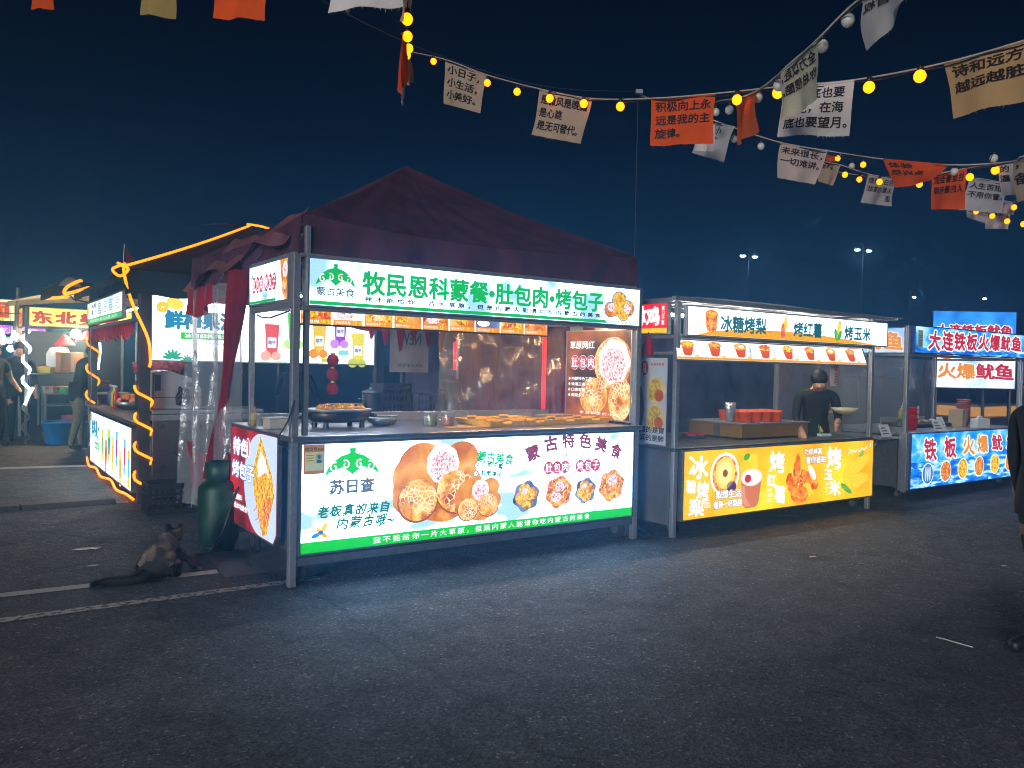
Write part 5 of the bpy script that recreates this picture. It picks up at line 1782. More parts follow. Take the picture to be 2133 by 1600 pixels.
for k, c in enumerate('火爆鱿鱼'):
    p.text(c, .035 + k * .29, .155, .22, OR if k < 2 else CR, .272, bold=.035, brush=.03, outline=WHITE, ow=.05)
for k in range(4):
    p.ell('food_picture', .15 + .31 * k, .50, .11, .06, [SNACKR, PLATE, MEATW, SNACK][k], 2)
p.build(part)
for x in (.04, 1.18):
    bx('post', (x - .015, .045, 0), (x + .015, .075, 1.92), STEEL_D, t)

# things on the squid counter
def cupstack(u, v, lab, c, n=5, r=.05, txt=True):
    t = on('Q', u, v, .816, 'cup_stack', lab, 'cups')
    for k in range(n):
        MB().lathe([(r * .72, .03 * k), (r, .03 * k + .13), (r * 1.06, .03 * k + .13), (r * 1.06, .03 * k + .122)], (0, 0, 0), 16).build('cup', surf('cups_' + str(c), c, .5, 0, .15, 30), t, True)
    return t
t = cupstack(.62, .25, 'tall stack of red cups with white print on the squid counter', '#c8141e', 6, .07)
q = Pr((-.06, -.076, .15))
q.text('老\n大\n火', .02, .0, .16, ink('#f0e8e8'), .06, bold=.03)
q.build(t)
cupstack(2.35, .45, 'tall stack of reddish cups at the right of the squid counter', '#b4645a', 9, .09)
t = on('Q', 1.02, .6, .816, 'squeeze_bottle', 'green and yellow squeeze bottle on the squid counter', 'bottle')
MB().lathe([(.04, 0), (.055, .02), (.055, .10), (.0, .101)], (0, 0, 0), 16).build('lower_body', surf('bottle_green', '#1e7a3c', .4), t, True)
MB().lathe([(.0545, .102), (.05, .2), (.03, .25), (.0, .251)], (0, 0, 0), 16).build('upper_body', surf('bottle_yellow', '#c8be2a', .4), t, True)
MB().lathe([(.022, .25), (.02, .28), (.0, .29)], (0, 0, 0), 12).build('cap', WHITEP, t, True)
MB().path([(0, 0, .285), (0, 0, .32), (.05, 0, .33)], .008, 6).build('nozzle', WHITEP, t, True)
t = on('Q', -.2, .85, .771, 'rice_pail', 'cream plastic pail with tools on the side tray of the squid cart', 'pail')
MB().lathe([(.12, 0), (.15, .24), (.158, .24), (.158, .26), (.146, .26), (.118, .01), (.0, .01)], (0, 0, 0), 22).build('pail', surf('cream_pail', (.5, .43, .3), .5), t, True)
for k in range(5):
    MB().path([(.03 * (k - 2), .02 * (k % 2), .05), (.05 * (k - 2), .03 * (k % 2), .36)], .012, 6).build('tool', STEEL, t, True)
for (u, v, z, lab) in ((-.25, .1, .771, 'white price card on the side tray of the squid cart'), (.78, -.0, .816, 'white price card before the red cups on the squid counter'), (1.55, .35, .816, 'white tilted price card in the middle of the squid counter')):
    t = on('Q', u, v, z, 'price_card', lab, 'price card', random.uniform(-15, 15))
    MB().prism([(-.09, -.03, .0), (.09, -.03, .0), (.09, .03, .14), (-.09, .03, .14)], (0, .006, 0)).build('card', surf('card_white', (.7, .7, .7), .6), t)
    q = Pr((-.09, -.0315, 0), (1, 0, 0), (0, .4, .92))
    for k in range(3):
        q.rect('lettering', .02, .03 + .035 * k, .14 - .02 * k, .045 + .035 * k, ink('#50545c'), 2)
    q.build(t)
t = on('Q', 1.55, .62, .816, 'griddle', 'dark iron griddle plate with food on the squid counter', 'griddle')
bx('plate', (-.55, -.25, .0), (.55, .25, .05), DARK, t, .01)
bx('rim', (-.57, .25, .0), (.57, .27, .11), STEEL, t)
for k in range(8):
    MB().ball((-.45 + .12 * k, -.05 + .1 * (k % 2), .065), .05, 10, 6, 1.2, .8, .45).build('squid_piece', surf('squid_meat', (.5, .3, .2), .5, 0, .3, 30), t, True)
t = on('Q', 2.0, .35, .816, 'cardboard_box', 'small brown cardboard box on the right of the squid counter', 'box', 10)
bx('case', (-.12, -.09, 0), (.12, .09, .24), surf('cardboard', (.36, .26, .13), .8, 0, .1, 20), t, .004)
bx('tape', (-.02, -.0925, .0), (.02, .0915, .2425), surf('tape', (.45, .38, .25), .4), t, 0)
t = on('Q', 2.0, .06, .816, 'napkin_box', 'white napkin box at the front of the squid counter', 'box', -12)
bx('case', (-.12, -.06, 0), (.12, .06, .13), WHITEP, t, .01)
MB().grid(lambda a, b: (-.05 + .1 * a, -.02 + .04 * b + .01 * math.sin(a * 8), .13 + .035 * math.sin(a * 3.1)), 8, 3).build('napkin', surf('card_white', (.7, .7, .7), .6), t, True)
# hose of the squid cart
h = MB().path([W('Q', -.55, .3, .62), W('Q', -.3, .2, .66), W('Q', -.05, .3, .72), W('Q', -.15, .4, .45), W('Q', -.35, .4, .22), W('Q', -.6, .3, .12)], .014, 8).build('water_hose', surf('pale_hose', (.4, .42, .45), .4), None, True)
tag(h, 'pale hose looping between the yellow cart and the squid cart', 'hose')
t = on('Q', 4.15, 1.0, 0, 'food_cart', 'dark cart with a warm lit glass case at the right edge behind the squid cart', 'food cart', 0, 'food carts along the row')
bx('body', (0, 0, .12), (1.6, 1.0, .85), STEEL_D, t)
bx('warm_case', (.02, .1, .86), (1.5, .8, 1.02), glow('#d89a50', .7), t)
bx('case_top', (.0, .08, 1.021), (1.52, .82, 1.06), STEEL, t)
for x in (.02, 1.58):
    for y in (.02, .98):
        bx('post', (x - .02, y - .02, 0), (x + .02, y + .02, 2.1), STEEL_D, t)
bx('roof', (-.05, -.05, 2.1), (1.65, 1.05, 2.14), STEEL_D, t)
# ================================================================== juice stall
J_ = thing('juice_stall', 'dark framed juice stall with white lit boards and a black canopy', 'stall', W('J', 0, 0), R(34.7))
PW = surf('dark_panel', (.035, .036, .038), .6, .1, .2, 10)
for (u, v) in ((.02, .05), (.02, 3.84), (2.75, .2), (2.75, 3.84)):
    bx('post', (u - .055, v - .055, 0), (u + .055, v + .055, 2.40), PW, J_, .006)
bx('counter', (-.06, .12, .80), (.55, 3.76, .84), surf('counter_wood', (.11, .06, .03), .45, 0, .3, 12), J_, .006)
bx('front_board', (.03, .12, .06), (.08, 3.76, .80), PW, J_)
part, p = lightbox(J_, 'front_panel', (-.035, 3.55, .07), (0, -1, 0), 3.2, .70, .05, film('mint_film', '#b9e8e0', '#f2fffb', 2.6, 1.3, .35, .6), STEEL_D)
TEALJ = glow('#1482aa')
p.text('鲜榨果汁', .14, .36, .24, TEALJ, .72, bold=.05)
p.text('临平', .36, .62, .035, glow('#3aa078'), .20)
p.rect('lettering', .42, .22, .82, .31, glow('#2ab464'), 3)
p.text('鲜榨·现做', .46, .235, .055, WHITE, .32, bold=.02, l=5)
p.text('每一杯都是新鲜', .30, .12, .03, glow('#5a8a90'), .5)
p.ell('fruit_picture', .10, .62, .09, .06, glow('#f5c81e'), 2)
cups = [(1.12, .36, '#7ad22a', '#f0e61e'), (1.42, .25, '#e63c50', '#f08ca0'), (1.66, .40, '#1eb45a', '#f0dc1e'), (1.95, .33, '#f0c81e', '#fae678'), (2.22, .42, '#a01eb4', '#64c8e6'), (2.48, .22, '#f0b41e', '#f0e68c'), (2.76, .38, '#e6325a', '#7ad2e6'), (3.02, .28, '#5ac8e6', '#f0d21e')]
for x, y, a, b in cups:
    p.poly('cup_picture', [(x - .09, y + .16), (x - .065, y - .15), (x + .065, y - .15), (x + .09, y + .16)], glow(a), 2)
    p.poly('cup_picture', [(x - .085, y + .16), (x - .08, y + .06), (x + .08, y + .06), (x + .085, y + .16)], glow(b), 3)
    p.ell('cup_picture', x, y - .19, .08, .06, glow(b), 2)
    p.text('鲜\n榨\n果\n汁', x + .10, y - .1, .2, glow('#5a6a70'), .035)
p.build(part)
# slanted menu over the opening
o_, e_ = Vector((-.10, 3.45, 1.945)), Vector((0, -1, 0))
part, p = lightbox(J_, 'menu_board', o_, e_, 2.85, .30, .035, film('menu_mint_film', '#bfe4f4', '#f4fcff', 1.9, 1.6, .35, .6), STEEL)
p.rect('green_band', .012, .012, 2.838, .085, glow('#2ab45a'), 1)
p.text('鲜榨果汁·现切水果·冰沙', .30, .025, .045, glow('#c8f0d2'), 2.2, bold=.02)
p.text('鲜榨\n果汁', .40, .115, .16, glow('#1e4a6e'), .42, bold=.04)
p.ell('fruit_picture', .16, .20, .10, .06, glow('#f5d23c'), 2)
for k in range(4):
    for q in range(5):
        x = 1.0 + .45 * k
        p.rect('menu_line', x, .12 + .03 * q, x + .30 - .05 * ((k + q) % 3), .133 + .03 * q, glow('#7a98a8'), 2)
p.build(part)
# fringe of red cloth flaps
for k in range(15):
    v = .42 + k * .215
    h = .14 + .03 * ((k * 7) % 3)
    MB().grid(lambda a, b, v=v, h=h: (-.05 + .03 * math.sin(a * 3.1) + .02 * b, v + .20 * a, 1.90 - h * b * (1 - .25 * abs(a - .5))), 6, 4).build('fringe_flap', REDC, J_, True)
bx('frame_rail', (-.03, .11, 1.905), (.02, 3.78, 1.94), STEEL_D, J_)
bx('frame_rail', (-.03, .11, 2.27), (.02, 3.78, 2.30), STEEL_D, J_)
bx('frame_rail', (.08, .03, 2.20), (2.69, .07, 2.235), STEEL_D, J_)
# big board facing the aisle
BRD = film('juice_board_film', '#c4ece4', '#fbffff', 3.0, 1.1, .33, .55)
part, p = lightbox(J_, 'side_sign', (.085, .06, 1.485), (1, 0, 0), 2.545, .70, .05, BRD, STEEL)
p.o = Vector((0, .06, 0))
p.text('鲜榨果汁', .225, 1.835, .185, TEALJ, .74, bold=.06)
p.rect('green_band', .38, 1.725, .92, 1.80, glow('#28c828'), 2)
p.text('冰爽鲜榨果汁', .42, 1.738, .05, WHITE, .46, bold=.03, l=5)
p.text('中杯500ML  大杯700ML', .285, 1.67, .026, glow('#5a4a9a'), .62, bold=.012)
p.ell('fruit_picture', .195, 2.055, .062, .062, glow('#f5d21e'), 2)
p.ell('fruit_picture', .195, 2.055, .012, .012, WHITE, 3)
p.ell('fruit_picture', .32, 2.10, .09, .06, glow('#fae650'), 1, -.3)
for (cx, cy, r) in ((.30, 1.555, .10), (.45, 1.53, .07)):
    for k in range(7):
        a = .15 + k * .47
        p.ell('leaf_picture', cx + r * .55 * math.cos(a), cy - .04 + r * .55 * math.sin(a), r * .5, r * .15, glow('#28a878'), 2, a, 12)
jc = [(1.36, 1.72, '#e6504a', '#f5b4a0', 1), (1.62, 1.86, '#5ac83c', '#c8f08c', 0), (1.92, 1.76, '#f0c81e', '#f0961e', 1), (2.18, 1.88, '#a03cc8', '#d28cf0', 1), (2.41, 1.66, '#f0dc28', '#c8d23c', 1)]
for x, y, a, b, fr in jc:
    p.poly('cup_picture', [(x - .085, y + .21), (x - .06, y - .17), (x + .06, y - .17), (x + .085, y + .21)], glow(a), 2)
    p.rect('cup_picture', x - .05, y - .06, x + .05, y + .06, glow('#f4f8fc'), 3)
    p.text('临平', x - .04, y - .02, .045, glow('#2a50a0'), .08, bold=.03, l=6)
    p.text('鲜\n榨\n果\n汁', x + .10, y + .02, .15, glow('#50606a'), .028)
    p.ell('fruit_picture', x - .07, y - .15, .06, .055, glow(b), 4)
    p.ell('fruit_picture', x + .05, y - .15, .055, .05, glow(b), 5)
p.rect('fruit_picture', 1.95, 1.51, 2.12, 1.56, glow('#d2dc28'), 1)
p.rect('fruit_picture', 2.16, 1.60, 2.29, 1.66, glow('#8cdcd2'), 1)
p.build(part)
# steel side counter
bx('side_counter', (.09, -.02, .93), (1.25, .62, .97), STEEL, J_, .006)
bx('side_panel', (.10, .0, .05), (1.22, .03, .925), surf('panel_steel', (.36, .34, .34), .3, .95, .1, 9, .06, 30), J_, .004)
bx('side_apron', (.09, -.025, .86), (1.23, -.003, .925), STEEL, J_, .004)
# black canopy
JC = cloth('black_canvas', (.02, .028, .034), .15, .3, 160)
c0, c1 = (-.20, -.16, 2.40), (2.95, 4.0, 2.40)
pk = (1.55, 1.62, 3.24)
gores(J_, c0[0], c1[0], c0[1], c1[1], 2.40, pk, JC, .06, .0)
MB().grid(lambda a, b: (c0[0] + 3.15 * a, c0[1] + .01 * math.sin(a * 40) * b, 2.40 - .25 * b + .015 * math.sin(a * 30) * b), 50, 4).build('valance', JC, J_, True)
MB().grid(lambda a, b: (c0[0] - .01 + .015 * math.sin(a * 40) * b, c0[1] + 4.16 * a, 2.40 - .10 * b), 50, 3).build('valance', JC, J_, True)
MB().grid(lambda a, b: (pk[0] - .75 + 1.1 * a, pk[1] - .05 + .3 * b, pk[2] - .10 + .12 * math.sin(math.pi * min(1, a * 1.25)) + .02 * b), 16, 4).build('roof_cap', cloth('cap_canvas', (.22, .2, .17), .3), J_, True)

for (u0, v0_) in ((.3, .35), (.3, 2.2)):  # tubes added under the canopy to brighten the counter and machines
    lp = bx('lamp', (u0, v0_, 2.16), (u0 + .05, v0_ + .9, 2.18), WHITEP, J_, .003)
    bx('tube', (u0 + .01, v0_ + .02, 2.147), (u0 + .04, v0_ + .88, 2.1595), glow('#f4f2ff', 60, True), lp, 0)
bx('lamp_bar', (.305, .1, 2.181), (.345, 3.8, 2.2), STEEL_D, J_, 0)
# orange rope lights
ROPE = glow('#ff7000', 2.9, True)
def rope(label, pts, r=.014, fr='J', mat=None):
    P = [W(fr, *q) for q in pts]
    base = P[0]
    o = MB().path([(a - base[0], b - base[1], c - base[2]) for a, b, c in P], r, 7).build('rope_light', mat or ROPE, None, True)
    o.location = base
    return tag(o, label, 'rope light', 'rope lights on the juice stall' if fr == 'J' else 'rope lights on the far stall')
def smooth(pts, n=6):
    out = []
    for i in range(len(pts) - 1):
        p0 = Vector(pts[max(i - 1, 0)]); p1 = Vector(pts[i]); p2 = Vector(pts[i + 1]); p3 = Vector(pts[min(i + 2, len(pts) - 1)])
        for k in range(n):
            t = k / n
            out.append(tuple(.5 * ((2 * p1) + (p2 - p0) * t + (2 * p0 - 5 * p1 + 4 * p2 - p3) * t * t + (3 * p1 - p0 - 3 * p2 + p3) * t ** 3)))
    out.append(tuple(pts[-1]))
    return out
ridge = [(c0[0] + (pk[0] - c0[0]) * k / 8, c0[1] + (pk[1] - c0[1]) * k / 8, 0) for k in range(9)]
ridge = [(q[0], q[1], 2.40 + .84 * k / 8 - .021 * math.sin(math.pi * k / 8) + .03) for k, q in enumerate(ridge)]
rope('glowing orange rope light along the front hip of the black canopy', ridge)
rope('short orange rope light running right from the peak of the black canopy', smooth([(pk[0] - .05, pk[1] - .05, pk[2] + .04), (pk[0] + .15, pk[1] - .1, pk[2] + .02), (pk[0] + .4, pk[1] - .15, pk[2] - .05)]))
rope('orange rope light hanging from the canopy corner to the near post', smooth([(-.22, -.18, 2.44), (-.20, -.16, 2.30), (-.12, -.12, 2.05), (.03, -.08, 1.72), (.06, -.07, 1.50), (.05, -.07, 1.42)]))
rope('knotted orange rope light at the canopy corner', smooth([(-.20, -.17, 2.45), (-.30, -.05, 2.40), (-.24, -.12, 2.33), (-.18, -.2, 2.40), (-.26, -.1, 2.46)]))
def helix(label, u, v, z0, z1, turns, r=.078, fr='J', mat=None, rad=.014, ph=0.):
    # open loops: the rope shows on the faces towards the aisle
    pts = []
    n = int(turns * 14)
    for k in range(n + 1):
        a = ph + 2 * math.pi * turns * k / n
        q = max(abs(math.cos(a)), abs(math.sin(a)))
        pts.append((u + r * math.cos(a) / q ** .6, v + r * math.sin(a) / q ** .6, z0 + (z1 - z0) * k / n))
    return rope(label, pts, rad, fr, mat)
helix('orange rope light wound around the near post of the juice stall', .02, .05, 1.22, .12, 3.6, .082, ph=2.6)
helix('orange rope light wound around the far post of the juice stall', .02, 3.84, 1.85, .86, 2.6, .082, ph=1.2)
rope('orange rope light running under the lit front of the juice stall', smooth([(-.06, 3.7, .10), (-.08, 3.3, .03), (-.06, 2.8, .05), (-.09, 2.2, .022), (-.06, 1.6, .05), (-.09, 1.0, .022), (-.07, .5, .04), (-.05, .15, .03)]))
rope('tangled orange rope light over the far corner of the juice stall roof', smooth([(-.1, 3.3, 2.46), (-.35, 3.6, 2.38), (-.3, 3.9, 2.50), (-.1, 4.2, 2.62), (-.25, 4.4, 2.42), (-.5, 4.5, 2.36), (-.3, 4.0, 2.36)]), .022)
t = thing('cloth_bundle', 'dark cloth bundle tied at the far corner of the juice stall roof', 'cloth', W('J', -.3, 4.1, 2.40), R(34.7))
MB().grid(lambda a, b: (-.3 + .9 * a, .15 * math.sin(a * 5) + .2 * b, .12 * math.sin(a * 3.1) + .10 * math.sin(b * 6 + a * 4)), 16, 8).build('cloth', JC, t, True)
MB().grid(lambda a, b: (-.1 + .3 * a, -.05 + .1 * b, .12 + .14 * b * math.sin(a * 3)), 8, 6).build('cloth_tail', cloth('cap_canvas', (.22, .2, .17), .3), t, True)
MB().path([(0, 0, .06), (.1, .02, -.06), (.28, -.1, -.1)], .012, 7).build('tie_cord', CABLE, t, True)
t = thing('pennant_flag', 'small dark red pennant standing above the juice stall roof', 'flag', W('J', .2, 2.6, 2.55), R(34.7))
MB().prism([(0, 0, .0), (.02, 0, .42), (.30, 0, .05), (.26, 0, .0)], (0, .004, 0)).build('pennant_cloth', cloth('pennant_dark', (.22, .04, .04), .3), t)
MB().tube((0, 0, -.3), (.02, 0, .46), .008, 6).build('staff', STEEL_D, t)

# machines on the juice counters
t = thing('cup_sealer', 'grey cup sealing machine on the steel side counter of the juice stall', 'machine', W('J', .40, .33, .971), R(34.7))
gm2 = surf('machine_grey', (.34, .35, .36), .45, .1, .06, 8)
MB().prism([(-.27, -.2, .0), (.22, -.2, .0), (.22, -.2, .22), (.12, -.2, .34), (-.14, -.2, .42), (-.27, -.2, .40)], (0, .38, 0)).build('housing', gm2, t, bevel=.015)
bx('side_slot', (-.255, -.206, .20), (-.20, -.201, .37), BLACKP, t, 0)
bx('display', (.06, -.206, .24), (.15, -.201, .29), surf('display', (.12, .14, .18), .25), t, 0)
bx('seam', (-.27, -.203, .125), (.22, -.201, .131), DARK, t, 0)
for k in range(6):
    MB().path([(.02 + .07 * math.cos(a) * (1 - .08 * k), -.215 - .006 * k, .12 + .08 * math.sin(a + k) + .01 * k) for a in [i * .45 for i in range(15)]], .006, 6).build('cable_loop', CABLE, t, True)
t = thing('steel_dispenser', 'shiny steel juice dispenser behind the juice stall front', 'dispenser', W('J', .42, 1.65, .841), R(34.7))
bx('column', (-.10, -.14, 0), (.10, .14, .58), STEEL, t, .02)
bx('shelf', (-.18, -.75, .60), (.18, .45, .62), STEEL, t)
for y in (-.7, .4):
    bx('bracket', (-.02, y - .02, 0), (.02, y + .02, .599), STEEL, t)
MB().lathe([(.0, -.02), (.07, -.015), (.09, .0), (.02, .01), (.015, .16), (.0, .16)], (0, .0, .78), 16).build('press_head', STEEL, t, True)
MB().tube((0, 0, .62), (0, 0, .78), .012, 8).build('press_rod', STEEL, t)
t = thing('cup_tower', 'tall stack of translucent cups behind the juice stall front', 'cups', W('J', .32, .98, .841), R(34.7))
for k in range(9):
    MB().lathe([(.04, .055 * k), (.058, .055 * k + .11), (.061, .055 * k + .112)], (0, 0, .05), 14).build('cup', plastic_film('cup_plastic', .2), t, True)
MB().lathe([(.07, 0), (.07, .048)], (0, 0, 0), 14).build('base', BLACKP, t)
t = thing('black_speaker', 'upright black box standing on the juice stall counter', 'box', W('J', .18, .80, .841), R(34.7))
bx('case', (-.08, -.09, 0), (.08, .09, .36), BLACKP, t, .01)
MB().lathe([(.05, 0), (.055, .004), (.0, .006)], (0, 0, 0), 14).build('grille', DARK, t).rotation_euler = (0, R(-90), 0)
t = thing('blender_jug', 'dark blender jug lying on the juice stall counter near the post', 'blender', W('J', .16, .36, .841), R(34.7))
MB().lathe([(.09, 0), (.1, .02), (.08, .1), (.0, .11)], (0, 0, 0), 16).build('base', surf('blender_base', (.2, .1, .06), .4), t, True)
MB().lathe([(.055, .111), (.085, .2), (.09, .23), (.0, .235)], (0, 0, 0), 16).build('jug', plastic_film('jar_plastic', .1), t, True)
MB().lathe([(.092, .23), (.092, .26), (.0, .27)], (0, 0, 0), 16).build('lid', BLACKP, t, True)
t = thing('patterned_bag', 'red patterned cloth bag lying behind the cup sealer', 'bag', W('J', .35, .9, 1.30), R(34.7))
MB().ball((0, 0, .1), .28, 16, 10, 1.1, .5, .5).build('bag', surf('bag_red', (.3, .05, .05), .8, 0, .9, 26), t, True)
MB().path([(-.12, 0, .2), (-.05, 0, .3), (.06, 0, .3), (.12, 0, .2)], .012, 6).build('handle', REDC, t, True)
bx('stand', (-.25, -.1, -.33), (.25, .1, -.045), DARK, t)
fruit = surf('orange_fruit', '#e8821e', .5, 0, .15, 30, .2, 120)
t = thing('fruit_bowl', 'steel bowl heaped with oranges on the juice stall counter', 'fruit bowl', W('J', .30, 2.55, .841), R(34.7))
MB().lathe([(.1, 0), (.2, .1), (.21, .1), (.1, .01), (.0, .01)], (0, 0, 0), 20).build('bowl', STEEL, t, True)
for k in range(11):
    a = k * 2.4
    rr_ = .13 if k < 7 else .06
    MB().ball((rr_ * math.cos(a), rr_ * math.sin(a), .10 if k < 7 else .16), .045, 10, 8).build('orange', fruit, t, True)
for k, (c, v, nm) in enumerate((('#c81e28', 3.0, 'red'), ('#e8c81e', 3.15, 'yellow'), ('#28a03c', 3.3, 'green'), ('#8c28a0', 3.45, 'purple'))):
    t = thing('syrup_bottle', '%s syrup bottle on the far end of the juice stall counter' % nm, 'bottle', W('J', .2, v, .841), R(34.7), 'syrup bottles')
    MB().lathe([(.035, 0), (.04, .01), (.04, .18), (.015, .23), (.015, .27), (.0, .27)], (0, 0, 0), 14).build('bottle', surf('syrup_' + nm, c, .25), t, True)
    MB().lathe([(.018, .271), (.018, .295), (.0, .297)], (0, 0, 0), 10).build('cap', WHITEP, t, True)
wire_ = MB().path(smooth([W('J', -.04, 3.6, 1.9), W('J', -.06, 3.45, 1.5), W('J', -.05, 3.4, 1.1), W('J', -.06, 3.5, .85), W('J', -.09, 3.3, .7), W('J', -.09, 3.15, .45), W('J', -.085, 3.3, .30)]), .008, 6).build('power_cable', surf('grey_cable', (.25, .25, .26), .5), None, True)
tag(wire_, 'loose grey cable hanging down the lit front of the juice stall', 'cable')

# ================================================================== far stall with the yellow sign
D_ = thing('snack_stall', 'far snack stall with a yellow lit sign and white rope lights', 'stall', W('D', 0, 0), R(34.7))
for (u, v) in ((.0, .0), (1.75, .0), (.0, 1.6), (1.75, 1.6)):
    bx('post', (u - .025, v - .025, 0), (u + .025, v + .025, 2.36), surf('pale_post', (.4, .41, .42), .4, .5), D_, .004)
part, p = lightbox(D_, 'front_sign', (.03, -.05, 2.03), (1, 0, 0), 1.62, .33, .06, film('yellow_sign_film', '#f2c400', '#fff27a', 1.7, 1.4, .36, .62), surf('yellow_case', '#d8c81e', .5))
p.text('东北美食', .06, .06, .20, glow('#e01e14'), 1.38, bold=.05, brush=.04, space=1.25)
p.build(part)
part, p = lightbox(D_, 'side_sign', (-.05, 1.3, 2.03), (0, -1, 0), 1.22, .33, .05, film('orange_sign_film', '#ff8c14', '#ffd21e', 1.3, 3, .35, .65), STEEL_D)
p.text('东北味', .1, .05, .22, glow('#e61e1e'), .95, bold=.08, brush=.04)
p.build(part)
MB().grid(lambda a, b: (-.25 + 2.4 * a, -.15 + 2.0 * b, 2.42 + .42 * math.sin(math.pi * (.08 + .62 * a)) * (.55 + .45 * math.sin(math.pi * b)) - .05), 24, 14).build('canopy', cloth('beige_canvas', (.5, .45, .34), .45), D_, True)
bx('frame_rail', (.03, -.02, 1.99), (1.72, .02, 2.025), STEEL, D_)
# steel shelf with food
bx('table_top', (.28, .10, .84), (1.70, .75, .87), STEEL, D_)
bx('shelf', (.28, .12, .64), (1.70, .72, .66), STEEL, D_)
bx('shelf', (.28, .12, .34), (1.70, .72, .36), STEEL, D_)
for u in (.30, 1.66):
    for v in (.13, .70):
        bx('leg', (u - .02, v - .02, 0), (u + .02, v + .02, .839), STEEL, D_)
bx('back_wall', (.03, 1.58, .9), (1.72, 1.60, 1.99), surf('stall_back', (.02, .025, .04), .7), D_)
for (u, c, w, v, z, lab) in ((.62, '#1fae2c', .34, .30, .871, 'bright green plastic food tub on the far stall table'), (.42, '#c8a08a', .26, .28, .871, 'pinkish plastic food tub left of the green one on the far stall'), (.40, '#e0c81e', .40, .62, 1.22, 'yellow plastic tray on the raised shelf of the far stall'), (.95, '#d8501e', .45, .32, .661, 'orange tray of food on the middle shelf of the far stall'), (.85, '#b4606a', .5, .35, .361, 'pale red crate on the bottom shelf of the far stall')):
    t = on('D', u, v, z, 'food_tub', lab, 'tub')
    MB().lathe([(w * .42, 0), (w * .5, .10), (w * .53, .10), (w * .53, .112), (w * .48, .112), (w * .40, .01), (.0, .01)], (0, 0, 0), 4, 1.25, .8).build('tub', surf('tub_' + c, c, .5, 0, .1, 10), t)
    for k in range(5):
        MB().ball((-.12 * w * 2 + .12 * w * k, .03 * (k % 2), .085), .07, 8, 6, 1., 1., .6).build('food', surf('food_' + c, '#b0583a', .6, 0, .4, 30), t, True)
bx('raised_shelf', (.05, .45, 1.19), (1.0, .80, 1.215), STEEL, D_)
for u in (.08, .97):
    bx('shelf_leg', (u - .015, .6, .871), (u + .015, .63, 1.189), STEEL, D_)
t = on('D', .70, .45, 1.24, 'cardboard_box', 'brown cardboard box on the raised shelf of the far stall', 'box', 15)
bx('case', (-.19, -.13, 0), (.19, .13, .36), surf('cardboard_far', '#c07a4a', .8, 0, .1, 10), t, .004)
bx('tape', (-.03, -.133, 0), (.03, .131, .3625), surf('tape', (.45, .38, .25), .4), t, 0)
t = on('D', .55, .70, 1.216, 'white_pot', 'white rounded pot behind the cardboard box of the far stall', 'pot')
MB().lathe([(.16, 0), (.2, .1), (.2, .35), (.14, .46), (.0, .48)], (0, 0, 0), 20).build('pot', WHITEP, t, True)
MB().lathe([(.03, .48), (.03, .52), (.0, .53)], (0, 0, 0), 10).build('knob', BLACKP, t, True)
for (u, v, z, lab) in ((.62, .4, 1.72, 'red conical lamp shade, left one over the far stall table'), (.98, .42, 1.82, 'red conical lamp shade, right one over the far stall table')):
    t = on('D', u, v, z, 'pendant_lamp', lab, 'lamp')
    MB().lathe([(.03, .18), (.06, .15), (.17, .02), (.18, .0), (.165, .0), (.05, .14)], (0, 0, 0), 18).build('lamp_shade', cloth('red_shade', (.65, .03, .04), .5), t, True)
    MB().ball((0, 0, .04), .035, 10, 6).build('bulb', glow('#ffd9a0', 450, True), t, True)
    MB().tube((0, 0, .17), (0, 0, 2.2 - z), .006, 5).build('cord', CABLE, t)
t = on('D', .78, .3, 1.93, 'bare_bulb', 'dazzling white bulb hanging under the yellow sign of the far stall', 'lamp')
MB().ball((0, 0, 0), .075, 14, 10).build('bulb', glow('#ffd9a0', 520, True), t, True)
MB().tube((0, 0, .07), (0, 0, .25), .02, 8).build('socket', WHITEP, t)
WR = glow('#eaf4ff', 5, True)
helix('white rope light wound around the left post of the far stall', 0, 0, 1.95, .85, 3.1, .055, 'D', WR, .022, .6)
helix('unlit pale rope light wound around the foot of the far stall post', 0, 0, .80, .05, 2.2, .05, 'D', surf('pale_rope', (.4, .42, .42), .5), .016)
rope('white rope light hanging from the right of the yellow sign', [(1.12, -.06, 1.98), (1.13, -.07, 1.6), (1.10, -.06, 1.3)], .018, 'D', WR)
rope('short white rope light end slanting beside the far stall table', [(.10, -.1, .98), (.02, -.1, .80), (-.02, -.1, .68)], .022, 'D', WR)
rope('white rope light drooping left of the far stall post', smooth([(-.35, .3, 1.98), (-.30, .25, 1.80), (-.22, .2, 1.75), (-.18, .15, 1.95)]), .025, 'D', WR)
# blue bucket
t = on('D', .50, -.12, 0, 'plastic_bucket', 'large blue plastic bucket on the ground below the far stall shelves', 'bucket')
MB().lathe([(.20, 0), (.21, .01), (.26, .36), (.275, .36), (.275, .385), (.25, .385), (.195, .02), (.0, .02)], (0, 0, 0), 26).build('bucket', surf('blue_bucket', '#1478be', .4, 0, .08, 8), t, True)
MB().path([(.268 * math.cos(a), .268 * math.sin(a), .37 - .10 * math.sin(a)) for a in [math.pi * k / 14 for k in range(15)]], .007, 6).build('handle', WHITEP, t, True)
t = on('D', 1.45, -.12, 0, 'storage_tub', 'stacked yellow and teal tubs on the ground right of the blue bucket', 'tubs')
for k, c in enumerate(('#b4b41e', '#3c8c96', '#c8be28')):
    MB().lathe([(.13, .13 * k), (.15, .13 * k + .12), (.155, .13 * k + .128)], (0, 0, 0), 4, 1.2, .9).build('tub', surf('tub_' + c, c, .5), t)
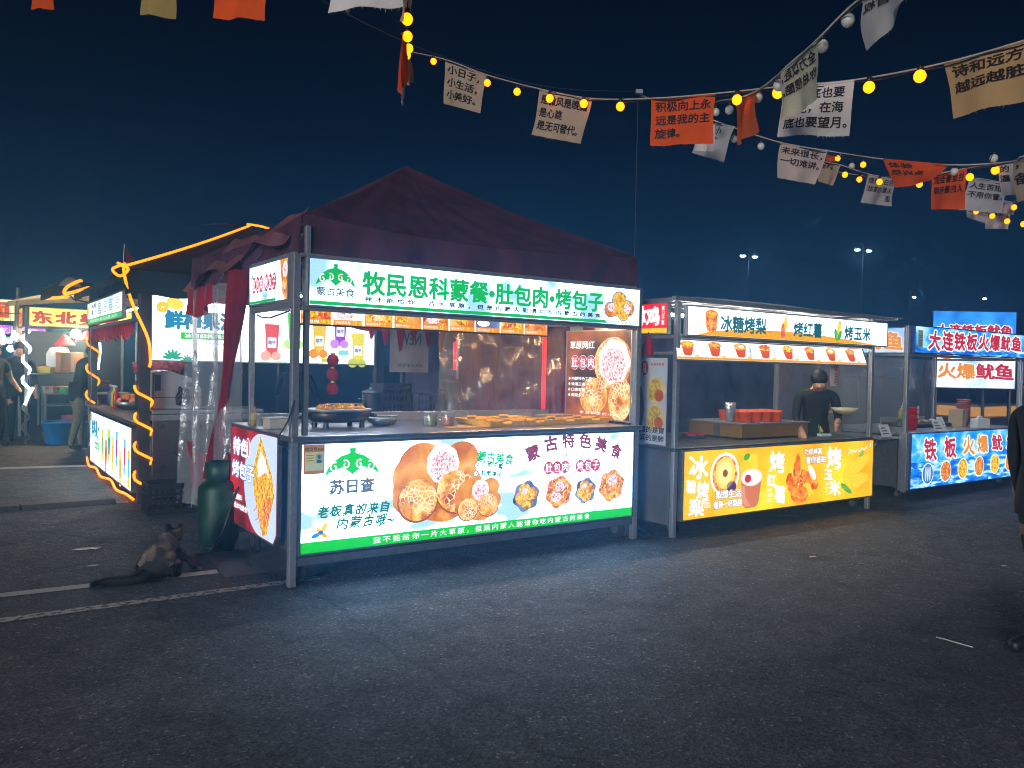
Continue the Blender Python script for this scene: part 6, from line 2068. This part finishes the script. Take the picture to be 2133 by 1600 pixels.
# farther stalls at the left edge
for (x, y, lab, c0_, c1_, z, w, h, tx, tcol) in ((-11.35, 17.6, 'purple lit sign of a distant stall at the left edge', '#b428dc', '#e67af5', 1.98, 1.0, .22, '小吃', '#ffd2ff'), (-11.2, 17.3, 'green lit sign below the purple one at the left edge', '#1eb43c', '#6ee678', 1.78, .9, .16, '烧烤', '#d2ffd2'), (-10.0, 15.0, 'yellow lit board left of the far snack stall', '#f5dc1e', '#ffffc8', 2.16, .62, .42, '面', '#e6501e')):
    t = thing('lit_signboard', lab, 'signboard', (x, y, 0), R(20))
    part, p = lightbox(t, 'board', (0, 0, z), (1, 0, 0), w, h, .05, film('far_' + lab[:6], c0_, c1_, 1.5, 2, .35, .65), DARK)
    p.text(tx, w * .15, h * .18, h * .64, glow(tcol), w * .7, bold=.05)
    p.build(part)
    for q in (.03, w - .03):
        bx('post', (q - .02, .055, 0), (q + .02, .09, z + h), STEEL_D, t)
t = thing('bare_bulb', 'white bulb cluster hanging at the left edge by the far stall', 'lamp', (-9.15, 14.3, 1.72), 0)
for k, (x, z) in enumerate(((0, .18), (.08, .05), (.30, .14), (.22, -.08))):
    b = MB().ball((x, 0, z), .06, 12, 8).build('bulb', glow('#f4faff', 14, True), t, True)
    MB().tube((x, 0, z + .05), (x, 0, .55), .005, 5).build('cord', CABLE, t)
MB().tube((-.2, 0, .55), (1.0, .1, .55), .012, 6).build('carrier', STEEL_D, t)
t = thing('leaning_post', 'slanting pale pole standing at the far left edge', 'pole', (-9.05, 14.6, 0), 0)
MB().tube((0, 0, 0), (.06, 0, 2.75), .05, 10, .03).build('pole', surf('pale_wood', (.25, .24, .2), .7), t, True)
MB().tube((.06, 0, 2.75), (.06, 0, 2.80), .035, 10).build('cap', DARK, t)

# ================================================================== people
sl = person('person behind the yellow cart in a black hooded jacket, leaning over a bowl', (3.42, 9.05, 0), R(-12), '#131317', '#15151a', h=1.66, lean=.22, bend=.9, armL=((.03, -.12, -.24), (-.02, -.34, -.30)), armR=((.04, -.06, -.26), (.0, -.27, -.40)), step=.04, cap='#0e0e10')
sl.location.z = -.10
t = thing('bowl', 'shallow cream bowl held by the person in the black hooded jacket', 'bowl', (3.58, 8.63, 1.07), 0)
MB().lathe([(.05, 0), (.10, .035), (.135, .07), (.14, .07), (.105, .03), (.05, .006), (.0, .006)], (0, 0, 0), 22).build('bowl', surf('cream_bowl', (.55, .48, .3), .5), t, True)
MB().lathe([(.0, .05), (.118, .05)], (0, 0, 0), 18).build('food', surf('food_pale', (.5, .4, .25), .6, 0, .3, 30), t)
person('person in a black top and khaki trousers standing at the far stall table', (-7.02, 12.98, 0), R(140), '#0d1014', '#7a6f52', shoe='#1a2028', h=1.72, lean=.28, bend=.5, armL=((.06, -.14, -.22), (.05, -.40, -.30)), step=.12, sleeve='#11151a')
person('person in a dark vest with cream sleeves standing at the left edge', (-8.55, 13.25, 0), R(70), '#0c0e12', '#10140f', h=1.70, lean=.05, armL=((.08, -.02, -.26), (.06, -.20, -.40)), armR=((.08, -.02, -.26), (.06, -.22, -.42)), sleeve='#b9a98a', step=.05)
person('person in a long black coat beside the left post of the far stall', (-8.72, 14.2, 0), R(40), '#0a0b10', '#0a0b0e', h=1.72, step=.03)
person('person in dark clothes working inside the juice stall', W('J', .95, 2.35), R(-60), '#0e1218', '#3a4048', h=1.62, lean=.3, bend=.5, sleeve='#aab4bc', armR=((.05, -.12, -.22), (.0, -.36, -.26)))
person('person in a dark jacket seen from behind through the large cart', (-2.98, 10.7, 0), R(170), '#0c2236', '#10161e', h=1.66, lean=.5, bend=.4, armL=((.10, -.05, -.24), (.05, -.25, -.30)), armR=((.10, -.05, -.24), (.05, -.25, -.30)))
person('person in black walking out of the picture at the right edge', (2.99, 4.48, 0), R(-80), '#07080a', '#07080a', shoe='#1a1a1e', h=1.56, lean=.06, step=.16, sleeve='#07080a', skinc='#6a4c3c', armR=((.03, .0, -.27), (.0, .02, -.5)), armL=((.03, .0, -.27), (.0, .02, -.5)))
# ================================================================== cloth flags and light strings
FLAGS = [
    (('tan', (-0.729, 8.0, 4.518), (-0.285, 7.5, 4.193), (-0.745, 8.0, 4.094), (-0.349, 7.5, 3.847)), '小日子，\n小生活，\n小美好。', 0, 'tan cloth flag reading 小日子 小生活 小美好, leftmost of the long sagging line'),
    (('tan2', (0.181, 6.7, 3.792), (0.562, 6.2, 3.56), (0.141, 6.7, 3.424), (0.496, 6.2, 3.222)), '是微风是晚霞\n是心跳\n是无可替代。', 0, 'tan cloth flag reading 是心跳 是无可替代 above the large cart'),
    (('orange', (0.923, 5.6, 3.37), (1.29, 5.3, 3.309), (0.921, 5.6, 3.056), (1.289, 5.3, 2.991)), '积极向上永\n远是我的主\n旋律。', 0, 'bright orange cloth flag reading 积极向上永远是我的主旋律'),
    (('white', (1.571, 4.8, 3.19), (1.908, 4.6, 3.163), (1.54, 4.8, 2.903), (1.885, 4.6, 2.859)), '在谷底也要\n开花，在海\n底也要望月。', 0, 'white cloth flag ending 底也要望月, half hidden by a cream flag'),
    (('peach', (2.152, 4.1, 3.076), (2.361, 3.7, 3.051), (2.205, 4.1, 2.807), (2.381, 3.7, 2.79)), '诗和远方，\n越远越脏。', 0, 'large peach cloth flag reading 诗和远方 at the upper right edge'),
    (('cream', (1.412, 4.35, 3.11), (1.423, 3.9, 3.089), (1.439, 4.35, 2.86), (1.452, 3.9, 2.826)), '全力以赴，\n你总很酷。', 1, 'cream cloth flag hung crosswise with reversed black lettering'),
    (('white', (1.515, 3.6, 3.151), (1.522, 3.1, 3.008), (1.536, 3.6, 2.938), (1.496, 3.1, 2.944)), '5首权\n', 1, 'large white cloth flag at the top edge with its lower corner pointed'),
    (('orange2', (1.45, 5.4, 3.315), (1.439, 4.9, 3.193), (1.461, 5.4, 3.012), (1.455, 4.9, 2.956)), '越重逢\n都要实', 1, 'narrow orange cloth flag turned away right of the bright orange one'),
    (('grey', (1.64, 7.2, 3.714), (1.851, 6.9, 3.587), (1.553, 7.2, 3.444), (1.756, 6.9, 3.292)), '充满小\n生活才\n美好。', 0, 'grey cloth flag peeping out below the bright orange flag'),
    (('white', (1.465, 6.6, 3.501), (1.565, 6.4, 3.444), (1.454, 6.6, 3.299), (1.559, 6.4, 3.24)), '', 0, 'small white cloth flag just behind the bright orange flag'),
    (('pink', (2.341, 7.2, 3.546), (2.613, 6.8, 3.365), (2.32, 7.2, 3.239), (2.524, 6.8, 3.09)), '未来很长，\n一切难讲。', 0, 'pinkish cloth flag reading 未来很长 一切难讲'),
    (('tan', (3.586, 9.5, 3.986), (3.692, 9.2, 3.874), (3.542, 9.5, 3.76), (3.617, 9.2, 3.644)), '给不也', 0, 'small tan cloth flag partly behind the pinkish flag'),
    (('grey', (3.925, 9.0, 3.723), (4.038, 8.6, 3.594), (3.844, 9.0, 3.417), (4.006, 8.6, 3.298)), '白白长来数\n火都在敢敌\n里', 1, 'grey cloth flag with reversed letters hanging below a twisted orange flag'),
    (('orange', (3.174, 7.0, 3.364), (3.469, 6.5, 3.196), (3.298, 7.0, 3.122), (3.346, 6.5, 3.074)), '体验\n尽兴点', 0, 'twisted orange cloth flag with its lower edge blown aside'),
    (('orange', (3.748, 7.3, 3.315), (3.904, 7.0, 3.296), (3.744, 7.3, 3.008), (3.886, 7.0, 2.952)), '往里看会武\n人的最有趣', 1, 'square orange cloth flag with reversed letters in the right cluster'),
    (('grey', (4.6, 8.2, 3.508), (4.748, 7.8, 3.363), (4.513, 8.2, 3.196), (4.712, 7.8, 3.085)), '人生苦短，\n不用你管。', 0, 'grey cloth flag reading 人生苦短 不用你管'),
    (('white', (3.867, 6.5, 3.215), (3.897, 6.3, 3.181), (3.902, 6.5, 2.963), (3.92, 6.3, 2.932)), '的\n温', 0, 'white cloth flag with the large letter 温 near the right edge'),
    (('tan', (3.683, 6.0, 3.093), (3.694, 5.7, 3.051), (3.7, 6.0, 2.802), (3.693, 5.7, 2.782)), '，\n备', 0, 'cream cloth flag with the letter 备 at the right edge'),
    (('grey', (5.693, 10.2, 3.617), (5.862, 10.0, 3.528), (5.696, 10.2, 3.52), (5.837, 10.0, 3.403)), '', 0, 'small grey cloth flag below the flag reading 人生苦短'),
    (('white', (5.832, 10.0, 3.539), (5.962, 9.7, 3.502), (5.809, 10.0, 3.343), (5.912, 9.7, 3.288)), '不但何', 1, 'small white cloth flag, lowest in the right cluster'),
    (('grey', (5.771, 9.6, 3.603), (5.819, 9.4, 3.535), (5.764, 9.6, 3.455), (5.79, 9.4, 3.401)), '三一', 0, 'tiny grey cloth flag above the lowest white flag at right'),
    (('orange', (3.788, 9.9, 4.173), (3.867, 9.7, 4.1), (3.784, 9.9, 4.103), (3.857, 9.7, 4.042)), '', 0, 'tiny orange cloth flag showing behind the pinkish flag'),
    (('orange', (-0.717, 4.9, 3.496), (-0.741, 5.3, 3.665), (-0.724, 4.9, 3.132), (-0.738, 5.3, 3.354)), '', 0, 'orange cloth flag hanging edge on, left of the sagging line'),
    (('white', (-0.777, 5.4, 3.515), (-0.793, 5.7, 3.635), (-0.791, 5.4, 3.229), (-0.802, 5.7, 3.376)), '', 0, 'white tapering cloth flag hanging edge on below the orange one'),
    (('tan', (-0.821, 5.9, 3.737), (-0.826, 6.2, 3.859), (-0.821, 5.9, 3.536), (-0.815, 6.2, 3.662)), '', 0, 'brown cloth flag hanging edge on behind the orange one'),
    (('tan', (-0.626, 4.3, 3.508), (-0.615, 4.6, 3.663), (-0.63, 4.3, 3.319), (-0.644, 4.6, 3.46)), '', 0, 'faded cloth flag twisted edge on at the top edge'),
    (('orange', (-4.241, 7.0, 4.804), (-3.869, 6.7, 4.678), (-4.217, 7.0, 4.493), (-3.866, 6.7, 4.38)), '', 0, 'dark orange cloth flag cut by the top edge at far left'),
    (('khaki', (-2.618, 5.6, 4.143), (-2.275, 5.4, 4.06), (-2.628, 5.6, 3.88), (-2.303, 5.4, 3.775)), '', 0, 'khaki cloth flag cut by the top edge, second from the left'),
    (('orange', (-1.721, 4.6, 3.707), (-1.349, 4.4, 3.623), (-1.742, 4.6, 3.445), (-1.382, 4.4, 3.351)), '', 0, 'orange cloth flag cut by the top edge, third from the left'),
    (('white', (-0.864, 3.7, 3.319), (-0.518, 3.5, 3.262), (-0.873, 3.7, 3.095), (-0.514, 3.5, 3.053)), '你总会遇见\n想要的浪漫', 0, 'white cloth flag with black lettering cut by the top edge'),
]
LINES = [
    ('A', [(-3.283, 11.5, 6.231), (-1.219, 8.9, 4.938), (-0.729, 8.0, 4.518), (-0.285, 7.5, 4.193), (0.18, 6.7, 3.8), (0.562, 6.2, 3.564), (0.923, 5.6, 3.373), (1.29, 5.3, 3.313), (1.571, 4.8, 3.192), (1.908, 4.6, 3.166), (2.152, 4.1, 3.079), (2.361, 3.7, 3.053), (2.448, 3.4, 3.031)], [(-0.864, 8.2, 4.577, 1), (-0.286, 7.45, 4.109, 1), (-0.01, 7.0, 3.882, 1), (0.254, 6.5, 3.664, 1), (0.504, 6.2, 3.53, 1), (0.74, 5.85, 3.4, 1), (1.379, 5.1, 3.214, 1), (1.522, 4.75, 3.141, 1), (1.948, 4.5, 3.097, 1), (2.08, 4.2, 3.053, 1)]),
    ('B', [(1.782, 8.2, 4.111), (1.657, 6.8, 3.754), (1.45, 5.4, 3.318), (1.439, 4.9, 3.195), (1.412, 4.35, 3.11), (1.423, 3.9, 3.091), (1.514, 3.6, 3.165), (1.522, 3.1, 3.011), (1.65, 2.9, 3.051)], [(1.516, 3.75, 3.137, 0), (1.475, 3.95, 3.096, 0), (1.446, 4.5, 3.097, 0), (1.479, 5.0, 3.198, 0), (1.567, 6.0, 3.441, 0), (1.615, 6.6, 3.614, 0)]),
    ('C', [(1.64, 7.4, 3.84), (1.905, 7.1, 3.635), (2.341, 7.2, 3.546), (2.613, 6.8, 3.369), (3.174, 7.0, 3.364), (3.469, 6.5, 3.196), (3.747, 6.3, 3.166), (3.7, 5.7, 3.058), (3.774, 5.2, 3.016)], [(2.141, 7.1, 3.485, 0), (3.521, 6.5, 3.151, 0), (3.775, 6.4, 3.234, 0), (1.903, 7.1, 3.543, 0)]),
    ('D', [(3.546, 9.9, 4.203), (3.586, 9.5, 3.997), (3.692, 9.2, 3.874), (3.925, 9.0, 3.728), (4.038, 8.6, 3.594), (3.748, 7.3, 3.315), (3.903, 7.0, 3.301), (3.744, 6.1, 3.127), (3.765, 5.8, 3.096)], [(3.815, 8.9, 3.812, 1), (3.658, 9.0, 3.722, 1), (3.811, 9.6, 4.061, 1), (3.899, 6.95, 3.218, 1), (3.849, 6.5, 3.165, 1), (3.44, 8.3, 3.639, 0)]),
    ('F', [(3.807, 9.8, 3.968), (3.988, 9.4, 3.813), (4.085, 8.7, 3.608), (4.6, 8.2, 3.513), (4.748, 7.8, 3.367), (4.946, 7.4, 3.233)], [(3.905, 9.2, 3.721, 1), (3.776, 8.4, 3.507, 1), (3.991, 8.0, 3.396, 1)]),
    ('G', [(5.769, 10.6, 3.766), (5.692, 10.2, 3.623), (5.803, 9.9, 3.519), (5.819, 9.4, 3.552), (6.016, 9.0, 3.581)], [(5.737, 9.3, 3.464, 1), (5.669, 9.6, 3.419, 1), (5.787, 9.5, 3.341, 1), (5.665, 9.0, 3.216, 1), (5.644, 9.9, 3.528, 1)]),
    ('E', [(-0.457, 3.6, 3.246), (-0.576, 4.2, 3.438), (-0.727, 5.2, 3.625), (-0.849, 6.1, 3.82), (-1.021, 7.4, 4.298), (-1.219, 8.9, 4.938)], [(-0.611, 4.4, 3.375, 1), (-0.69, 5.0, 3.525, 1), (-0.802, 5.9, 3.804, 1), (-0.832, 6.0, 3.793, 1), (-0.869, 6.3, 3.863, 1)]),
    ('H', [(-5.008, 7.4, 4.969), (-4.241, 7.0, 4.808), (-2.618, 5.6, 4.146), (-1.721, 4.6, 3.71), (-1.349, 4.4, 3.625), (-0.864, 3.7, 3.321), (-0.518, 3.5, 3.264), (-0.362, 3.3, 3.198)], []),
]
FC = {'tan': (.60, .44, .31), 'tan2': (.62, .46, .32), 'orange': (.85, .11, .02), 'orange2': (.80, .14, .03), 'white': (.74, .68, .65), 'peach': (.66, .40, .18), 'cream': (.72, .66, .46), 'grey': (.54, .51, .52), 'pink': (.62, .48, .42), 'khaki': (.42, .30, .10)}
rf = random.Random(11)
for i, ((c, tl, tr, bl, br), txt, mir, lab) in enumerate(FLAGS):
    tl, tr, bl, br = map(Vector, (tl, tr, bl, br))
    c0f = (tl + tr) / 2
    ex = (tr - tl)
    wd_ = ex.length
    ht = ((tl - bl).length + (tr - br).length) / 2
    nrm = ex.cross(Vector((0, 0, 1))).normalized()
    ph, ph2 = rf.uniform(0, 6), rf.uniform(0, 6)
    am = min(.02, wd_ * .055)
    def fpt(s, t, off=0., tl=tl, tr=tr, bl=bl, br=br, c0f=c0f, nrm=nrm, ph=ph, ph2=ph2, am=am):
        # s along the top edge, t downwards
        a = tl.lerp(tr, s)
        b = bl.lerp(br, s)
        p = a.lerp(b, t)
        d = am * t * (math.sin(s * 5.5 + ph + t * 1.5) + .5 * math.sin(s * 11 + ph2)) + am * .35 * math.sin(t * 5 + ph2 + s * 3)
        return p - c0f + nrm * (d + off)
    cm_ = cloth('flag_' + c, FC[c], .35, .10, 400)
    mb = MB().grid(lambda a, b: fpt(a, b), 14, 12)
    # frayed lower hem
    for k in range(16):
        s0 = rf.random()
        ln = rf.uniform(.004, .022)
        p0, p1 = fpt(s0, 1.0), fpt(min(1, s0 + .006), 1.0)
        mb.add([p0, p1, p0 + Vector((rf.uniform(-.01, .01), 0, -ln))], [(0, 1, 2)])
    o = mb.build('cloth_flag', cm_, None, True)
    o.location = c0f
    tag(o, lab, 'flag', 'cloth flags on the strings')
    # hem sleeve round the string
    MB().path([fpt(s / 8, 0.) + Vector((0, 0, .004)) for s in range(9)], .006, 6).build('hem', cm_, o, True)
    if txt.strip():
        rows = [r for r in txt.split('\n') if r]
        n = max(len(r) for r in rows)
        fh = .78 if len(rows) >= 3 else .50 if len(rows) == 2 else .22
        fw = min(.88, .20 * n) if n > 2 else .55
        front = -1 if nrm.y > 0 else 1
        q = Pr((0, 0, 0), warp=lambda x, y, l: fpt(x, 1 - y, front * .004))
        q.text('\n'.join(rows), .07, .93 - fh, fh, ink('#1c1416'), fw, bold=.024, mirror=bool(mir), align='LEFT', line=1.3)
        q.build(o)

BULB = glow('#ff8c00', 2.3, True)
OFF = surf('frosted_glass', (.55, .53, .48), .35, 0, .05, 10)
LLAB = {'A': 'long sagging string of glowing yellow bulbs above the large cart', 'B': 'string of unlit white bulbs slanting up to the top right', 'C': 'string of unlit bulbs behind the orange flag at right', 'D': 'farther string of yellow bulbs in the right cluster', 'F': 'thin string of yellow bulbs behind the twisted orange flag', 'G': 'lowest string of yellow bulbs at the right edge', 'E': 'string of yellow bulbs seen end on, left of the sagging line', 'H': 'flag cord running along the top left edge'}
def near_on(pts, p):
    best = None
    for a, b in zip(pts, pts[1:]):
        d = b - a
        t = max(0, min(1, (p - a).dot(d) / d.length_squared))
        c = a + d * t
        if best is None or (c - p).length < (best - p).length:
            best = c
    return best
PRE = {'B': [(1.69, 11.4, 5.38)], 'C': [(1.69, 11.4, 5.36)], 'D': [(2.613, 6.8, 3.375)], 'F': [(3.586, 9.5, 4.0)], 'G': [(4.748, 7.8, 3.372)], 'H': [(-6.6, 8.3, 5.25)], 'E': [(-.1, 1.5, 2.95), (-.3, 2.7, 3.05)]}
POST = {'A': [(2.9, 1.6, 3.1), (3.0, -.5, 3.3)], 'B': [(1.9, 1.4, 3.2), (2.0, -.5, 3.4)], 'C': [(5.0, 5.6, 3.1), (7.2, 6.5, 3.6)], 'D': [(5.2, 5.9, 3.15), (7.2, 6.5, 3.56)], 'F': [(6.2, 6.9, 3.3), (7.2, 6.5, 3.52)], 'G': [(6.7, 7.8, 3.5), (7.2, 6.5, 3.48)], 'H': [(.2, 1.4, 3.3), (.4, -.5, 3.5)]}
LINES = [(n, PRE.get(n, []) + (p[1:] if n == 'A' else p) + POST.get(n, []), b) for n, p, b in LINES]
for n, pts, bulbs in LINES:
    P = [Vector(p) for p in smooth(pts, 5)]
    base = P[0].copy()
    t = thing('string_light' if bulbs else 'flag_cord', LLAB[n], 'string light' if bulbs else 'cord', base)
    MB().path([p - base + Vector((0, 0, .006)) for p in P], .0055, 5).build('cord', surf('pale_cord', (.42, .38, .32), .8), t, True)
    if bulbs:
        MB().path([p - base + Vector((0, 0, -.008 - .006 * math.sin(i * 1.7))) for i, p in enumerate(P)], .004, 5).build('cable', CABLE, t, True)
    for (x, y, z, lit) in bulbs:
        b = Vector((x, y, z))
        q = near_on(P, b)
        r = .031
        bo = MB().ball(tuple(b - base), r, 14, 10, 1, 1, 1.06).build('bulb', BULB if lit else OFF, t, True)
        top = b + Vector((0, 0, r * .9))
        MB().lathe([(.012, 0), (.014, .01), (.013, .03), (.006, .034)], tuple(top - base), 10).build('socket', BLACKP, bo, True)
        MB().path([top + Vector((0, 0, .034)) - base, q - base], .003, 5).build('drop_wire', CABLE, bo)

# thin mast behind the row with a stay wire
t = thing('mast', 'thin dark mast rising behind the large cart to the stay wire', 'mast', (1.70, 11.4, 0))
MB().tube((0, 0, 0), (-.01, 0, 5.40), .009, 8, .007).build('pole', surf('mast_blue', (.05, .07, .1), .6, .2, .2, 10), t, True)
bx('clamp', (-.05, -.04, 5.38), (.05, .04, 5.44), STEEL, t)
w_ = MB().path(smooth([(-2.4, 8.0, 5.3), (-1.18, 9.0, 5.05), (.3, 10.2, 5.05), (1.70, 11.4, 5.42)]), .004, 5).build('stay_wire', surf('wire_grey', (.1, .1, .12), .5), None, True)
tag(w_, 'thin stay wire running from the mast to the upper left', 'wire')

for (x, y, h, lab) in ((7.2, 6.5, 3.7, 'dark pole carrying the flag strings beyond the right edge'), (-6.6, 8.3, 5.35, 'dark pole carrying the flag cord beyond the left edge')):
    t = thing('string_pole', lab, 'pole', (x, y, 0))
    MB().tube((0, 0, 0), (0, 0, h), .04, 10, .03).build('pole', STEEL_D, t, True)
    bx('base_plate', (-.2, -.2, .005), (.2, .2, .03), DARK, t)
    bx('hook', (-.05, -.05, h - .2), (.05, .05, h - .1), STEEL, t)
# street lamps far behind
for (x, y, z, lab, s) in ((10.8, 37.2, 6.87, 'distant street lamp with two white heads, left one above the carts', 1.), (16.06, 37.2, 7.26, 'distant street lamp with two white heads, highest above the squid cart', 1.), (24.3, 42.0, 5.64, 'distant street lamp with a bright single head at the right', .8), (21.2, 43.2, 5.74, 'faint far street lamp between the right hand carts', .8)):
    t = thing('street_lamp', lab, 'street lamp', (x, y, 0), R(20), 'distant street lamps')
    MB().tube((0, 0, 0), (0, 0, z + .3), .03, 10, .015).build('pole', surf('mast_blue', (.05, .07, .1), .6, .2, .2, 10), t, True)
    s *= .6
    for k in ((-1, 1) if z > 6 else (1,)):
        MB().path([(0, 0, z + .25), (k * .15, 0, z + .3), (k * .33, 0, z + .1)], .025, 7).build('arm', DARK, t, True)
        hd = MB().lathe([(.05, .12), (.2 * s, .08), (.24 * s, .0), (.0, .0)], (k * .33, 0, z), 14, 1.3, .8).build('lamp_head', DARK, t, True)
        MB().ball((k * .33, 0, z - .03), .16 * s, 12, 8, 1.3, 1., .55).build('lamp_glass', glow('#dff2ff', 40), hd, True)

bpy.data.objects.remove(_to)

# ================================================================== blue haze volume added to imitate lens glow around the lit signs
hz = MB().box((-30, -3, -1.0), (45, 48, 8.0)).build('haze', [])
hz['kind'] = 'stuff'
hm = bpy.data.materials.new('haze')
hm.use_nodes = True
nt = hm.node_tree
nt.nodes.clear()
ho = nt.nodes.new('ShaderNodeOutputMaterial')
hv = nt.nodes.new('ShaderNodeVolumePrincipled')
hv.inputs['Color'].default_value = (.18, .52, 1, 1)
hv.inputs['Density'].default_value = .021
hv.inputs['Anisotropy'].default_value = .8
nt.links.new(hv.outputs[0], ho.inputs['Volume'])
hz.data.materials.append(hm)
